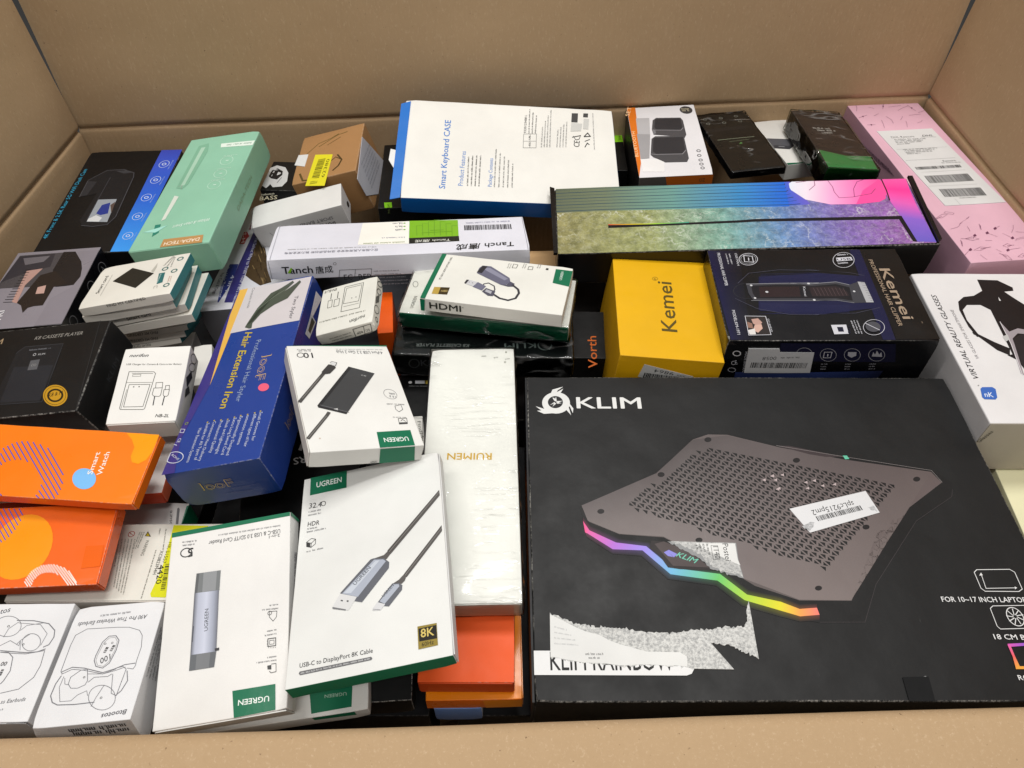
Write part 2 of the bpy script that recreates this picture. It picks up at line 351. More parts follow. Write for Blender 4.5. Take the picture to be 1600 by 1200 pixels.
# ------------------------------------------------------------------ data: boxes (metres, base centre; size in mm, some stretched down to darken the gaps) and their print (mm on each face)
BOXES = [  # many fronts and sides coloured darker than tops, painting in their shade
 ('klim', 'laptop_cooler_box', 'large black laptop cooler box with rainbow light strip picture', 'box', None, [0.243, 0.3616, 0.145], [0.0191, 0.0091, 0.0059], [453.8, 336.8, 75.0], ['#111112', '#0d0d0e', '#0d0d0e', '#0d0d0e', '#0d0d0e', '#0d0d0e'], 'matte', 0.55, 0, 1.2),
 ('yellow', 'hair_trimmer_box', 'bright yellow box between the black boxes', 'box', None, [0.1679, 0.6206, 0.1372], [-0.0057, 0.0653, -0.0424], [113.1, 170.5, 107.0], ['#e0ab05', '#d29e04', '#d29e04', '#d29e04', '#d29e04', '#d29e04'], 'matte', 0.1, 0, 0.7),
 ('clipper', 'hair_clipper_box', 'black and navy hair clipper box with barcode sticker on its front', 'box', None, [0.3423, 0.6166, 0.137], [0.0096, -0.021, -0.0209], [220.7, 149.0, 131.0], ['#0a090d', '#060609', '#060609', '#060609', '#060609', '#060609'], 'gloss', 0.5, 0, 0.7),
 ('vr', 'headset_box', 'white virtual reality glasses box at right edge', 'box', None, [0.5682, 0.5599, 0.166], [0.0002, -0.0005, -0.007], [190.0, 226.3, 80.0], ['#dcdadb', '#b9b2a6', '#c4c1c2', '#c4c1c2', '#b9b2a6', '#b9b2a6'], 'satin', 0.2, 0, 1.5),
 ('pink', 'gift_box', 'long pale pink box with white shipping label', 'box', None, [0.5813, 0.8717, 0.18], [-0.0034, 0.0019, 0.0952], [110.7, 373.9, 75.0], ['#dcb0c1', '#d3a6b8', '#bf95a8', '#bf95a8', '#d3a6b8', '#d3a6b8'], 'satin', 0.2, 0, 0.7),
 ('mousepad', 'desk_mat_box', 'long black box with marble and rainbow gradient picture on top', 'box', None, [0.2837, 0.7639, 0.2161], [0.0624, -0.0296, 0.0048], [456.0, 124.5, 50.0], ['#0a0a0c', '#0a0a0c', '#0a0a0c', '#0a0a0c', '#0a0a0c', '#0a0a0c'], 'gloss', 0.5, 0, 1.2),
 ('keycase', 'keyboard_case_box', 'white keyboard case box with blue sides', 'box', None, [-0.0038, 0.8929, 0.2493], [0.301, 0.0809, 0.0458], [287.9, 165.5, 30.2], ['#e2e0da', '#0a6ac2', '#0a6ac2', '#0a6ac2', '#0a6ac2', '#0a6ac2'], 'satin', 0.35, 0, 0.7),
 ('tanch', 'power_strip_box', 'long white box with green picture panel and black brand lettering', 'box', None, [-0.1343, 0.7086, 0.2419], [-0.1886, 0.0217, 0.0912], [304.5, 86.7, 26.6], ['#dcdce6', '#d2d2da', '#d2d2da', '#d2d2da', '#d2d2da', '#d2d2da'], 'satin', 0.25, 0, 0.7),
 ('hdmi', 'capture_card_box', 'white box with green stripe and adapter cable picture, topmost of the centre stack', 'box', None, [-0.0146, 0.6134, 0.2658], [-0.1231, -0.0187, -0.192], [153.8, 91.0, 16.3], ['#e2e1da', '#d6d2ca', '#d6d2ca', '#d6d2ca', '#d6d2ca', '#d6d2ca'], 'satin', 0.2, 0, 0.7),
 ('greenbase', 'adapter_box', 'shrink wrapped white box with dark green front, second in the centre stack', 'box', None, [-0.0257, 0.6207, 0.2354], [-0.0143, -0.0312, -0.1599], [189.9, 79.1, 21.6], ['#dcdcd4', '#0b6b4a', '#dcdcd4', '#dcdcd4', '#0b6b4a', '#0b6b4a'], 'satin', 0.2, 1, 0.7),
 ('k8wrap', 'cassette_player_box', 'shrink wrapped black cassette player box under the green fronted box', 'box', None, [-0.031, 0.6075, 0.193], [-0.0047, 0.0027, -0.0263], [199.1, 100.0, 32.0], ['#111515', '#0e1010', '#0e1010', '#0e1010', '#0e1010', '#0e1010'], 'gloss', 0.2, 1, 0.7),
 ('ruimen', 'charger_box', 'long cream white shrink wrapped box with gold lettering', 'box', None, [-0.0394, 0.4085, 0.217], [0.0014, -0.0025, 0.0217], [89.6, 291.7, 23.0], ['#e3e3dd', '#d8d8d2', '#d8d8d2', '#d8d8d2', '#d8d8d2', '#d8d8d2'], 'satin', 0.1, 2, 0.7),
 ('orange_c', 'watch_box', 'plain orange box partly under the cream white wrapped box', 'box', None, [-0.0376, 0.3198, 0.1863], [0.0001, -0.0001, -0.0016], [79.4, 220.0, 21.7], ['#ea5a20', '#d04c18', '#d04c18', '#d04c18', '#d04c18', '#d04c18'], 'matte', 0.2, 0, 0.7),
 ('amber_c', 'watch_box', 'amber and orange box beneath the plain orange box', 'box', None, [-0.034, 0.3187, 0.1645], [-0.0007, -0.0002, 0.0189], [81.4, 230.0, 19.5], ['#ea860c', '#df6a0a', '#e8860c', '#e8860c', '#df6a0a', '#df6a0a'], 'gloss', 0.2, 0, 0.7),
 ('bluesmall', 'accessory_box', 'small light blue box at the front below the amber box', 'box', None, [-0.0467, 0.2326, 0.135], [0.0, -0.0, 0.0126], [41.4, 60.0, 30.0], ['#6f94d6', '#6f94d6', '#c8ccd8', '#c8ccd8', '#6f94d6', '#6f94d6'], 'satin', 0.15, 0, 0.7),
 ('cable8k', 'display_cable_box', 'white cable box with green logo, grey cable picture and small gold badge', 'box', None, [-0.1131, 0.2859, 0.2598], [-0.0908, -0.1584, 0.143], [125.2, 195.3, 15.4], ['#e0e0dd', '#0b6b4a', '#cfcfce', '#d8d8d6', '#dcdcda', '#0b6b4a'], 'satin', 0.15, 0, 0.7),
 ('hub4', 'usb_hub_box', 'white USB hub box with dark grey hub picture', 'box', None, [-0.1526, 0.437, 0.2824], [-0.1048, 0.3122, 0.3222], [99.3, 146.5, 18.6], ['#e4e3df', '#d8d6d0', '#e0e0dc', '#cfccc6', '#0b6b4a', '#d8d6d0'], 'satin', 0.2, 0, 0.7),
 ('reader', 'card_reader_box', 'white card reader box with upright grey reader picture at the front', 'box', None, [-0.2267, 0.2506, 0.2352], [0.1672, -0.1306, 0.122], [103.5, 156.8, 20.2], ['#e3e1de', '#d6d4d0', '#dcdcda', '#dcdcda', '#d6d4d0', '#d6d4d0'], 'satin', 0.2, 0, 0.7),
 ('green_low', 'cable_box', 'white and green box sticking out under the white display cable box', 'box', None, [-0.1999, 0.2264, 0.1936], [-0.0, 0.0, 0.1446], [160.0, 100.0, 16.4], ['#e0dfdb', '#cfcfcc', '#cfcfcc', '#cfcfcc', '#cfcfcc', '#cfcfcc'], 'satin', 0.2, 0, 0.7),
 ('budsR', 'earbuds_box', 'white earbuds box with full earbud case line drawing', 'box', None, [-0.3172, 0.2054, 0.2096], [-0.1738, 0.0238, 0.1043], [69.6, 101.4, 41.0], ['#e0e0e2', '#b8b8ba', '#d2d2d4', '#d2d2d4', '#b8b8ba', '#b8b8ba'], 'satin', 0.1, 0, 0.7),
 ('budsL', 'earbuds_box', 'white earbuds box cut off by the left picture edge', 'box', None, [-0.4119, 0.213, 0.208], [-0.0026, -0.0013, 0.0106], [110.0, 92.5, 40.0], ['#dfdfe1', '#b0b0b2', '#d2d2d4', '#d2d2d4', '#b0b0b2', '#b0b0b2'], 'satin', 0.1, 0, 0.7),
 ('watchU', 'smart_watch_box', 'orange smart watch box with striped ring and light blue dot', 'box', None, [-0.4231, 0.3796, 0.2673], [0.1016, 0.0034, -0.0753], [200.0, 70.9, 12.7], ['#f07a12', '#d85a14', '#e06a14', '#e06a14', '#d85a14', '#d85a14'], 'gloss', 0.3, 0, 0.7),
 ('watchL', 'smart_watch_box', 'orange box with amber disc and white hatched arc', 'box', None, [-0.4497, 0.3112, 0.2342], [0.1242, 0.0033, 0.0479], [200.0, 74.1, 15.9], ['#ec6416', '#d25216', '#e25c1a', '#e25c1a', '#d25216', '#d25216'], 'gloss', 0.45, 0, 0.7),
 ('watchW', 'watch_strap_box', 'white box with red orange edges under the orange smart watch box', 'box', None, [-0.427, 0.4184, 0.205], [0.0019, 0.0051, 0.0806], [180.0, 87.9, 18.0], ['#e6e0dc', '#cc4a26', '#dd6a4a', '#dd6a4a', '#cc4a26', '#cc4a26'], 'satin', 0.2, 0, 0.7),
 ('enclosure', 'drive_enclosure_box', 'white box with green edge showing the word enclosure', 'box', None, [-0.3771, 0.3637, 0.15], [0.0, 0.0, -0.0439], [100.0, 70.0, 30.0], ['#dcdad8', '#cfcdca', '#0b6b4a', '#0b6b4a', '#cfcdca', '#cfcdca'], 'satin', 0.15, 0, 0.7),
 ('warning', 'toy_box', 'off white box with fine print warning and yellow price sticker', 'box', None, [-0.3412, 0.3148, 0.19], [-0.0, 0.0, 0.0087], [200.0, 75.6, 25.0], ['#e2e0d6', '#d6d0c8', '#d6d0c8', '#d6d0c8', '#d6d0c8', '#d6d0c8'], 'satin', 0.15, 0, 0.7),
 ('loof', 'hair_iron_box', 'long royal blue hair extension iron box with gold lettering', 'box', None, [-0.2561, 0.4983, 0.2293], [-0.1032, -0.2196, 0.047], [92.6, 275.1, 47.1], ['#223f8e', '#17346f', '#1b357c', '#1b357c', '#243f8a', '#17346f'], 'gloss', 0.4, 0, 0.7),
 ('norU', 'battery_charger_box', 'small white battery charger box leaning on the far end of the blue hair iron box', 'box', None, [-0.1664, 0.5599, 0.2858], [-0.0148, -0.2897, 0.0506], [63.3, 70.5, 14.8], ['#dddcd4', '#cbc6bc', '#cfccc2', '#cfccc2', '#cbc6bc', '#cbc6bc'], 'satin', 0.2, 0, 0.7),
 ('norL', 'battery_charger_box', 'small white battery charger box with two plugs drawn, right of the black cassette player box', 'box', None, [-0.3524, 0.4709, 0.2559], [0.1036, 0.0346, 0.0987], [63.7, 89.8, 26.2], ['#e4e2de', '#d8d6d0', '#d0cec8', '#d0cec8', '#d8d6d0', '#d8d6d0'], 'satin', 0.15, 0, 0.7),
 ('k8L', 'cassette_player_box', 'black cassette player box with round gold seal at left', 'box', None, [-0.4839, 0.4887, 0.2395], [0.1079, -0.1386, 0.0039], [170.0, 110.6, 43.1], ['#0f0f11', '#0d0d0e', '#0d0d0e', '#0d0d0e', '#0d0d0e', '#0d0d0e'], 'satin', 0.4, 0, 1),
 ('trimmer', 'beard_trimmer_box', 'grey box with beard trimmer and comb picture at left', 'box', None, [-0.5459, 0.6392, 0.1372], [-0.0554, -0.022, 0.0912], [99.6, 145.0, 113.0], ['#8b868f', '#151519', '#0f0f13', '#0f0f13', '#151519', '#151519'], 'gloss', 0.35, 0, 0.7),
 ('dashcam', 'dash_camera_box', 'black dash camera box with blue icon strip at back left', 'box', None, [-0.5343, 0.8343, 0.137], [0.0023, 0.0025, 0.0524], [128.9, 229.8, 103.0], ['#111011', '#0c0c0d', '#0c0c0d', '#0c0c0d', '#0c0c0d', '#0c0c0d'], 'satin', 0.25, 0, 0.7),
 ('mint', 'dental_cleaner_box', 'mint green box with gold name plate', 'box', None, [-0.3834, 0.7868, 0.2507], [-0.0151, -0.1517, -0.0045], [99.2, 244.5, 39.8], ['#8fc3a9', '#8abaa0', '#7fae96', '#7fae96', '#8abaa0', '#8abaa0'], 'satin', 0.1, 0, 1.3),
 ('headphones', 'headphones_box', 'black box with white headphones picture', 'box', None, [-0.315, 0.8935, 0.205], [-0.0002, -0.0005, -0.052], [55.0, 70.0, 30.0], ['#111112', '#111112', '#111112', '#111112', '#111112', '#111112'], 'satin', 0.2, 0, 0.7),
 ('brown', 'kraft_box', 'brown kraft box with yellow barcode sticker', 'box', None, [-0.2332, 0.8981, 0.2066], [0.0546, -0.2529, 0.0004], [92.5, 108.0, 65.6], ['#a77d52', '#9c744a', '#a1784e', '#a1784e', '#9c744a', '#9c744a'], 'matte', 0.3, 0, 1.2),
 ('sport', 'sports_band_box', 'plain white sports band box leaning on the brown kraft box', 'box', None, [-0.2714, 0.7996, 0.2197], [0.0395, -0.1994, 0.1464], [120.5, 45.7, 35.0], ['#dcdbd9', '#c6c4c2', '#cbcaca', '#cbcaca', '#c6c4c2', '#c6c4c2'], 'satin', 0.15, 0, 0.7),
 ('smart1', 'smart_card_box', 'topmost white smart card box with black square picture', 'box', 'smart card boxes in a stack', [-0.4038, 0.6039, 0.2844], [-0.1238, -0.1631, 0.0689], [102.6, 77.9, 10.8], ['#e0ddd4', '#d8d3ca', '#2c7276', '#d8d5cc', '#d8d3ca', '#d8d3ca'], 'satin', 0.12, 0, 0.5),
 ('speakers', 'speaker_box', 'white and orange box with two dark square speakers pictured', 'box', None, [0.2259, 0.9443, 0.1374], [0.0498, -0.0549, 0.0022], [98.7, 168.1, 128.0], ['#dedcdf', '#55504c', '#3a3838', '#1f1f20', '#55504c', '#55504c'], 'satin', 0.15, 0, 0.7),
 ('darkA', 'game_box', 'shrink wrapped dark brown black box with tiny symbols', 'box', None, [0.3211, 0.9442, 0.2495], [-0.0084, -0.014, 0.1593], [74.5, 151.0, 10.5], ['#1d1a17', '#0d0d11', '#0d0d11', '#0d0d11', '#0d0d11', '#0d0d11'], 'gloss', 0.15, 1, 0.7),
 ('whiteadapter', 'adapter_box', 'white box with dark grey adapter picture between two dark wrapped boxes', 'box', None, [0.4289, 0.9891, 0.21], [-0.0, 0.0, 0.2072], [100.0, 118.6, 25.0], ['#dddbd6', '#d8d6d0', '#cfcdc8', '#cfcdc8', '#d8d6d0', '#d8d6d0'], 'satin', 0.15, 0, 0.7),
 ('darkgreen', 'game_box', 'shrink wrapped dark box with green near end beside the pink box', 'box', None, [0.4459, 0.9312, 0.2401], [-0.0428, 0.081, 0.04], [71.5, 160.6, 30.0], ['#352c28', '#24602c', '#1d1b18', '#1d1b18', '#24602c', '#24602c'], 'gloss', 0.15, 1, 0.7),
 ('razer', 'keyboard_box', 'black box with lime green tag under the left of the keyboard case box', 'box', None, [-0.0884, 0.9368, 0.137], [0.0003, 0.0001, 0.0556], [200.0, 183.6, 83.0], ['#121212', '#121212', '#121212', '#121212', '#121212', '#121212'], 'satin', 0.15, 0, 0.7),
 ('razerR', 'keyboard_box', 'black box with lime green tag between keyboard case box and speaker box', 'box', None, [0.1504, 0.9853, 0.137], [-0.0, 0.0, -0.009], [35.0, 110.0, 83.0], ['#0e0e0e', '#0e0e0e', '#0e0e0e', '#0e0e0e', '#0e0e0e', '#0e0e0e'], 'satin', 0.15, 0, 0.7),
 ('vorth', 'product_box', 'black box with orange lettering beside the yellow box', 'box', None, [0.1015, 0.6369, 0.14], [0.0, -0.0, -0.024], [55.0, 80.0, 40.0], ['#141313', '#141313', '#141313', '#141313', '#141313', '#141313'], 'satin', 0.2, 0, 0.7),
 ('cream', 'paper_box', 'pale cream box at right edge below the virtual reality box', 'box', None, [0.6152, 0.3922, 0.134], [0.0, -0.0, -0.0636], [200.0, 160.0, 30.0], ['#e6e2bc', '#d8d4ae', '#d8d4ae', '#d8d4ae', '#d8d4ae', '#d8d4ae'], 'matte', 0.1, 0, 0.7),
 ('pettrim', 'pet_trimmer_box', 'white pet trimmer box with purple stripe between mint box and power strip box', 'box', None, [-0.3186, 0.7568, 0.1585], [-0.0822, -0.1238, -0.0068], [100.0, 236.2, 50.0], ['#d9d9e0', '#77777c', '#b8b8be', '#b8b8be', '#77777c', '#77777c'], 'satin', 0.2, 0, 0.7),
 ('smart2', 'smart_card_box', 'second smart card box from the top of the stack', 'box', 'smart card boxes in a stack', [-0.4078, 0.6054, 0.2717], [-0.1246, -0.1359, 0.112], [100.0, 78.0, 11.0], ['#e0ddd4', '#d8d3ca', '#2c7276', '#d8d5cc', '#d8d3ca', '#d8d3ca'], 'satin', 0.12, 0, 0.5),
 ('smart3', 'smart_card_box', 'third smart card box from the top, turned and jutting right', 'box', 'smart card boxes in a stack', [-0.4019, 0.6103, 0.2602], [-0.1319, -0.1321, 0.1553], [100.0, 77.6, 11.0], ['#e0ddd4', '#d8d3ca', '#2c7276', '#d8d5cc', '#d8d3ca', '#d8d3ca'], 'satin', 0.12, 0, 0.5),
 ('smart4', 'smart_card_box', 'fourth smart card box, lowest with its lettering hidden and teal side bare', 'box', 'smart card boxes in a stack', [-0.3958, 0.6118, 0.2482], [-0.1206, -0.1414, 0.094], [100.0, 81.6, 11.0], ['#e0ddd4', '#d8d3ca', '#2c7276', '#d8d5cc', '#d8d3ca', '#d8d3ca'], 'satin', 0.12, 0, 0.5),
 ('norB', 'battery_charger_box', 'white box corner peeking out behind the battery charger box with two plugs', 'box', None, [-0.4129, 0.6099, 0.155], [-0.0012, 0.0, 0.0934], [60.0, 46.5, 30.0], ['#e0deda', '#d4d2cc', '#d4d2cc', '#d4d2cc', '#d4d2cc', '#d4d2cc'], 'satin', 0.1, 0, 0.7),
 ('norC', 'battery_charger_box', 'narrow white box squeezed between battery charger box and blue hair iron box', 'box', None, [-0.337, 0.5413, 0.2], [0.0002, 0.0003, 0.2333], [19.9, 60.0, 30.0], ['#dcdad4', '#dcdad4', '#dcdad4', '#dcdad4', '#dcdad4', '#dcdad4'], 'satin', 0.1, 0, 0.7),
 ('orange_v', 'watch_box', 'narrow orange box behind the leaning battery charger box', 'box', None, [-0.1499, 0.6343, 0.137], [0.0001, 0.0007, 0.1183], [18.4, 70.0, 83.0], ['#e65a10', '#e65a10', '#e65a10', '#e65a10', '#e65a10', '#e65a10'], 'satin', 0.2, 0, 0.7),
 ('tancarton', 'kraft_box', 'pale tan cardboard box glimpsed right of the power strip box', 'box', None, [0.0473, 0.7788, 0.137], [-0.0, -0.0, 0.0098], [60.0, 38.2, 43.0], ['#cfa878', '#cfa878', '#cfa878', '#cfa878', '#cfa878', '#cfa878'], 'matte', 0.1, 0, 0.7),
 ('findmy', 'tracker_box', 'small white box peeking out between hub box and cream white box', 'box', None, [-0.1147, 0.4527, 0.208], [-0.0, 0.0, 0.1346], [50.0, 44.3, 12.0], ['#dedcd6', '#dedcd6', '#dedcd6', '#dedcd6', '#dedcd6', '#dedcd6'], 'satin', 0.1, 0, 0.7),
 ('blackR', 'gaming_box', 'black box with white letters under the blue hair iron box', 'box', None, [-0.2183, 0.4356, 0.135], [0.0, -0.0, 0.1629], [120.0, 140.0, 50.0], ['#0d0d0e', '#0d0d0e', '#0d0d0e', '#0d0d0e', '#0d0d0e', '#0d0d0e'], 'satin', 0.2, 0, 0.7),
 ('k8low', 'cassette_player_box', 'black box with tiny white and yellow marks below the wrapped cassette player', 'box', None, [-0.0971, 0.526, 0.15], [-0.0, -0.0, -0.0059], [93.6, 87.4, 30.0], ['#0c0c0d', '#0c0c0d', '#0c0c0d', '#0c0c0d', '#0c0c0d', '#0c0c0d'], 'satin', 0.2, 0, 0.7),
 ('blackF', 'torn_black_box', 'black box with torn corner left of the orange boxes at the front', 'box', None, [-0.1606, 0.2471, 0.16], [0.0, 0.0, 0.062], [150.0, 100.0, 30.0], ['#101011', '#09090a', '#09090a', '#09090a', '#09090a', '#09090a'], 'satin', 0.6, 0, 0.7),
 ('smart5', 'smart_card_box', 'fifth smart card box, with upside down green Smart card lettering', 'box', 'smart card boxes in a stack', [-0.4224, 0.6147, 0.2218], [-0.4345, -0.1037, 0.1229], [100.0, 50.0, 6.9], ['#e0ddd4', '#d8d3ca', '#2c7276', '#d8d5cc', '#d8d3ca', '#d8d3ca'], 'satin', 0.12, 0, 0.5),
 ('smart6', 'smart_card_box', 'sixth smart card box, upper one with upside down certified lettering', 'box', 'smart card boxes in a stack', [-0.4179, 0.6113, 0.2133], [-0.4344, -0.1027, 0.1224], [100.0, 50.0, 7.4], ['#e0ddd4', '#d8d3ca', '#2c7276', '#d8d5cc', '#d8d3ca', '#d8d3ca'], 'satin', 0.12, 0, 0.5),
 ('smart7', 'smart_card_box', 'seventh smart card box, middle one with upside down certified lettering', 'box', 'smart card boxes in a stack', [-0.4228, 0.609, 0.2053], [-0.4345, -0.1028, 0.1225], [100.0, 50.0, 7.4], ['#e0ddd4', '#d8d3ca', '#2c7276', '#d8d5cc', '#d8d3ca', '#d8d3ca'], 'satin', 0.12, 0, 0.5),
 ('smart8', 'smart_card_box', 'lowest smart card box of the stack, just above the battery charger box', 'box', 'smart card boxes in a stack', [-0.4298, 0.6064, 0.1974], [-0.4345, -0.1032, 0.1227], [100.0, 50.0, 7.3], ['#e0ddd4', '#d8d3ca', '#2c7276', '#d8d5cc', '#d8d3ca', '#d8d3ca'], 'satin', 0.12, 0, 0.5),
]
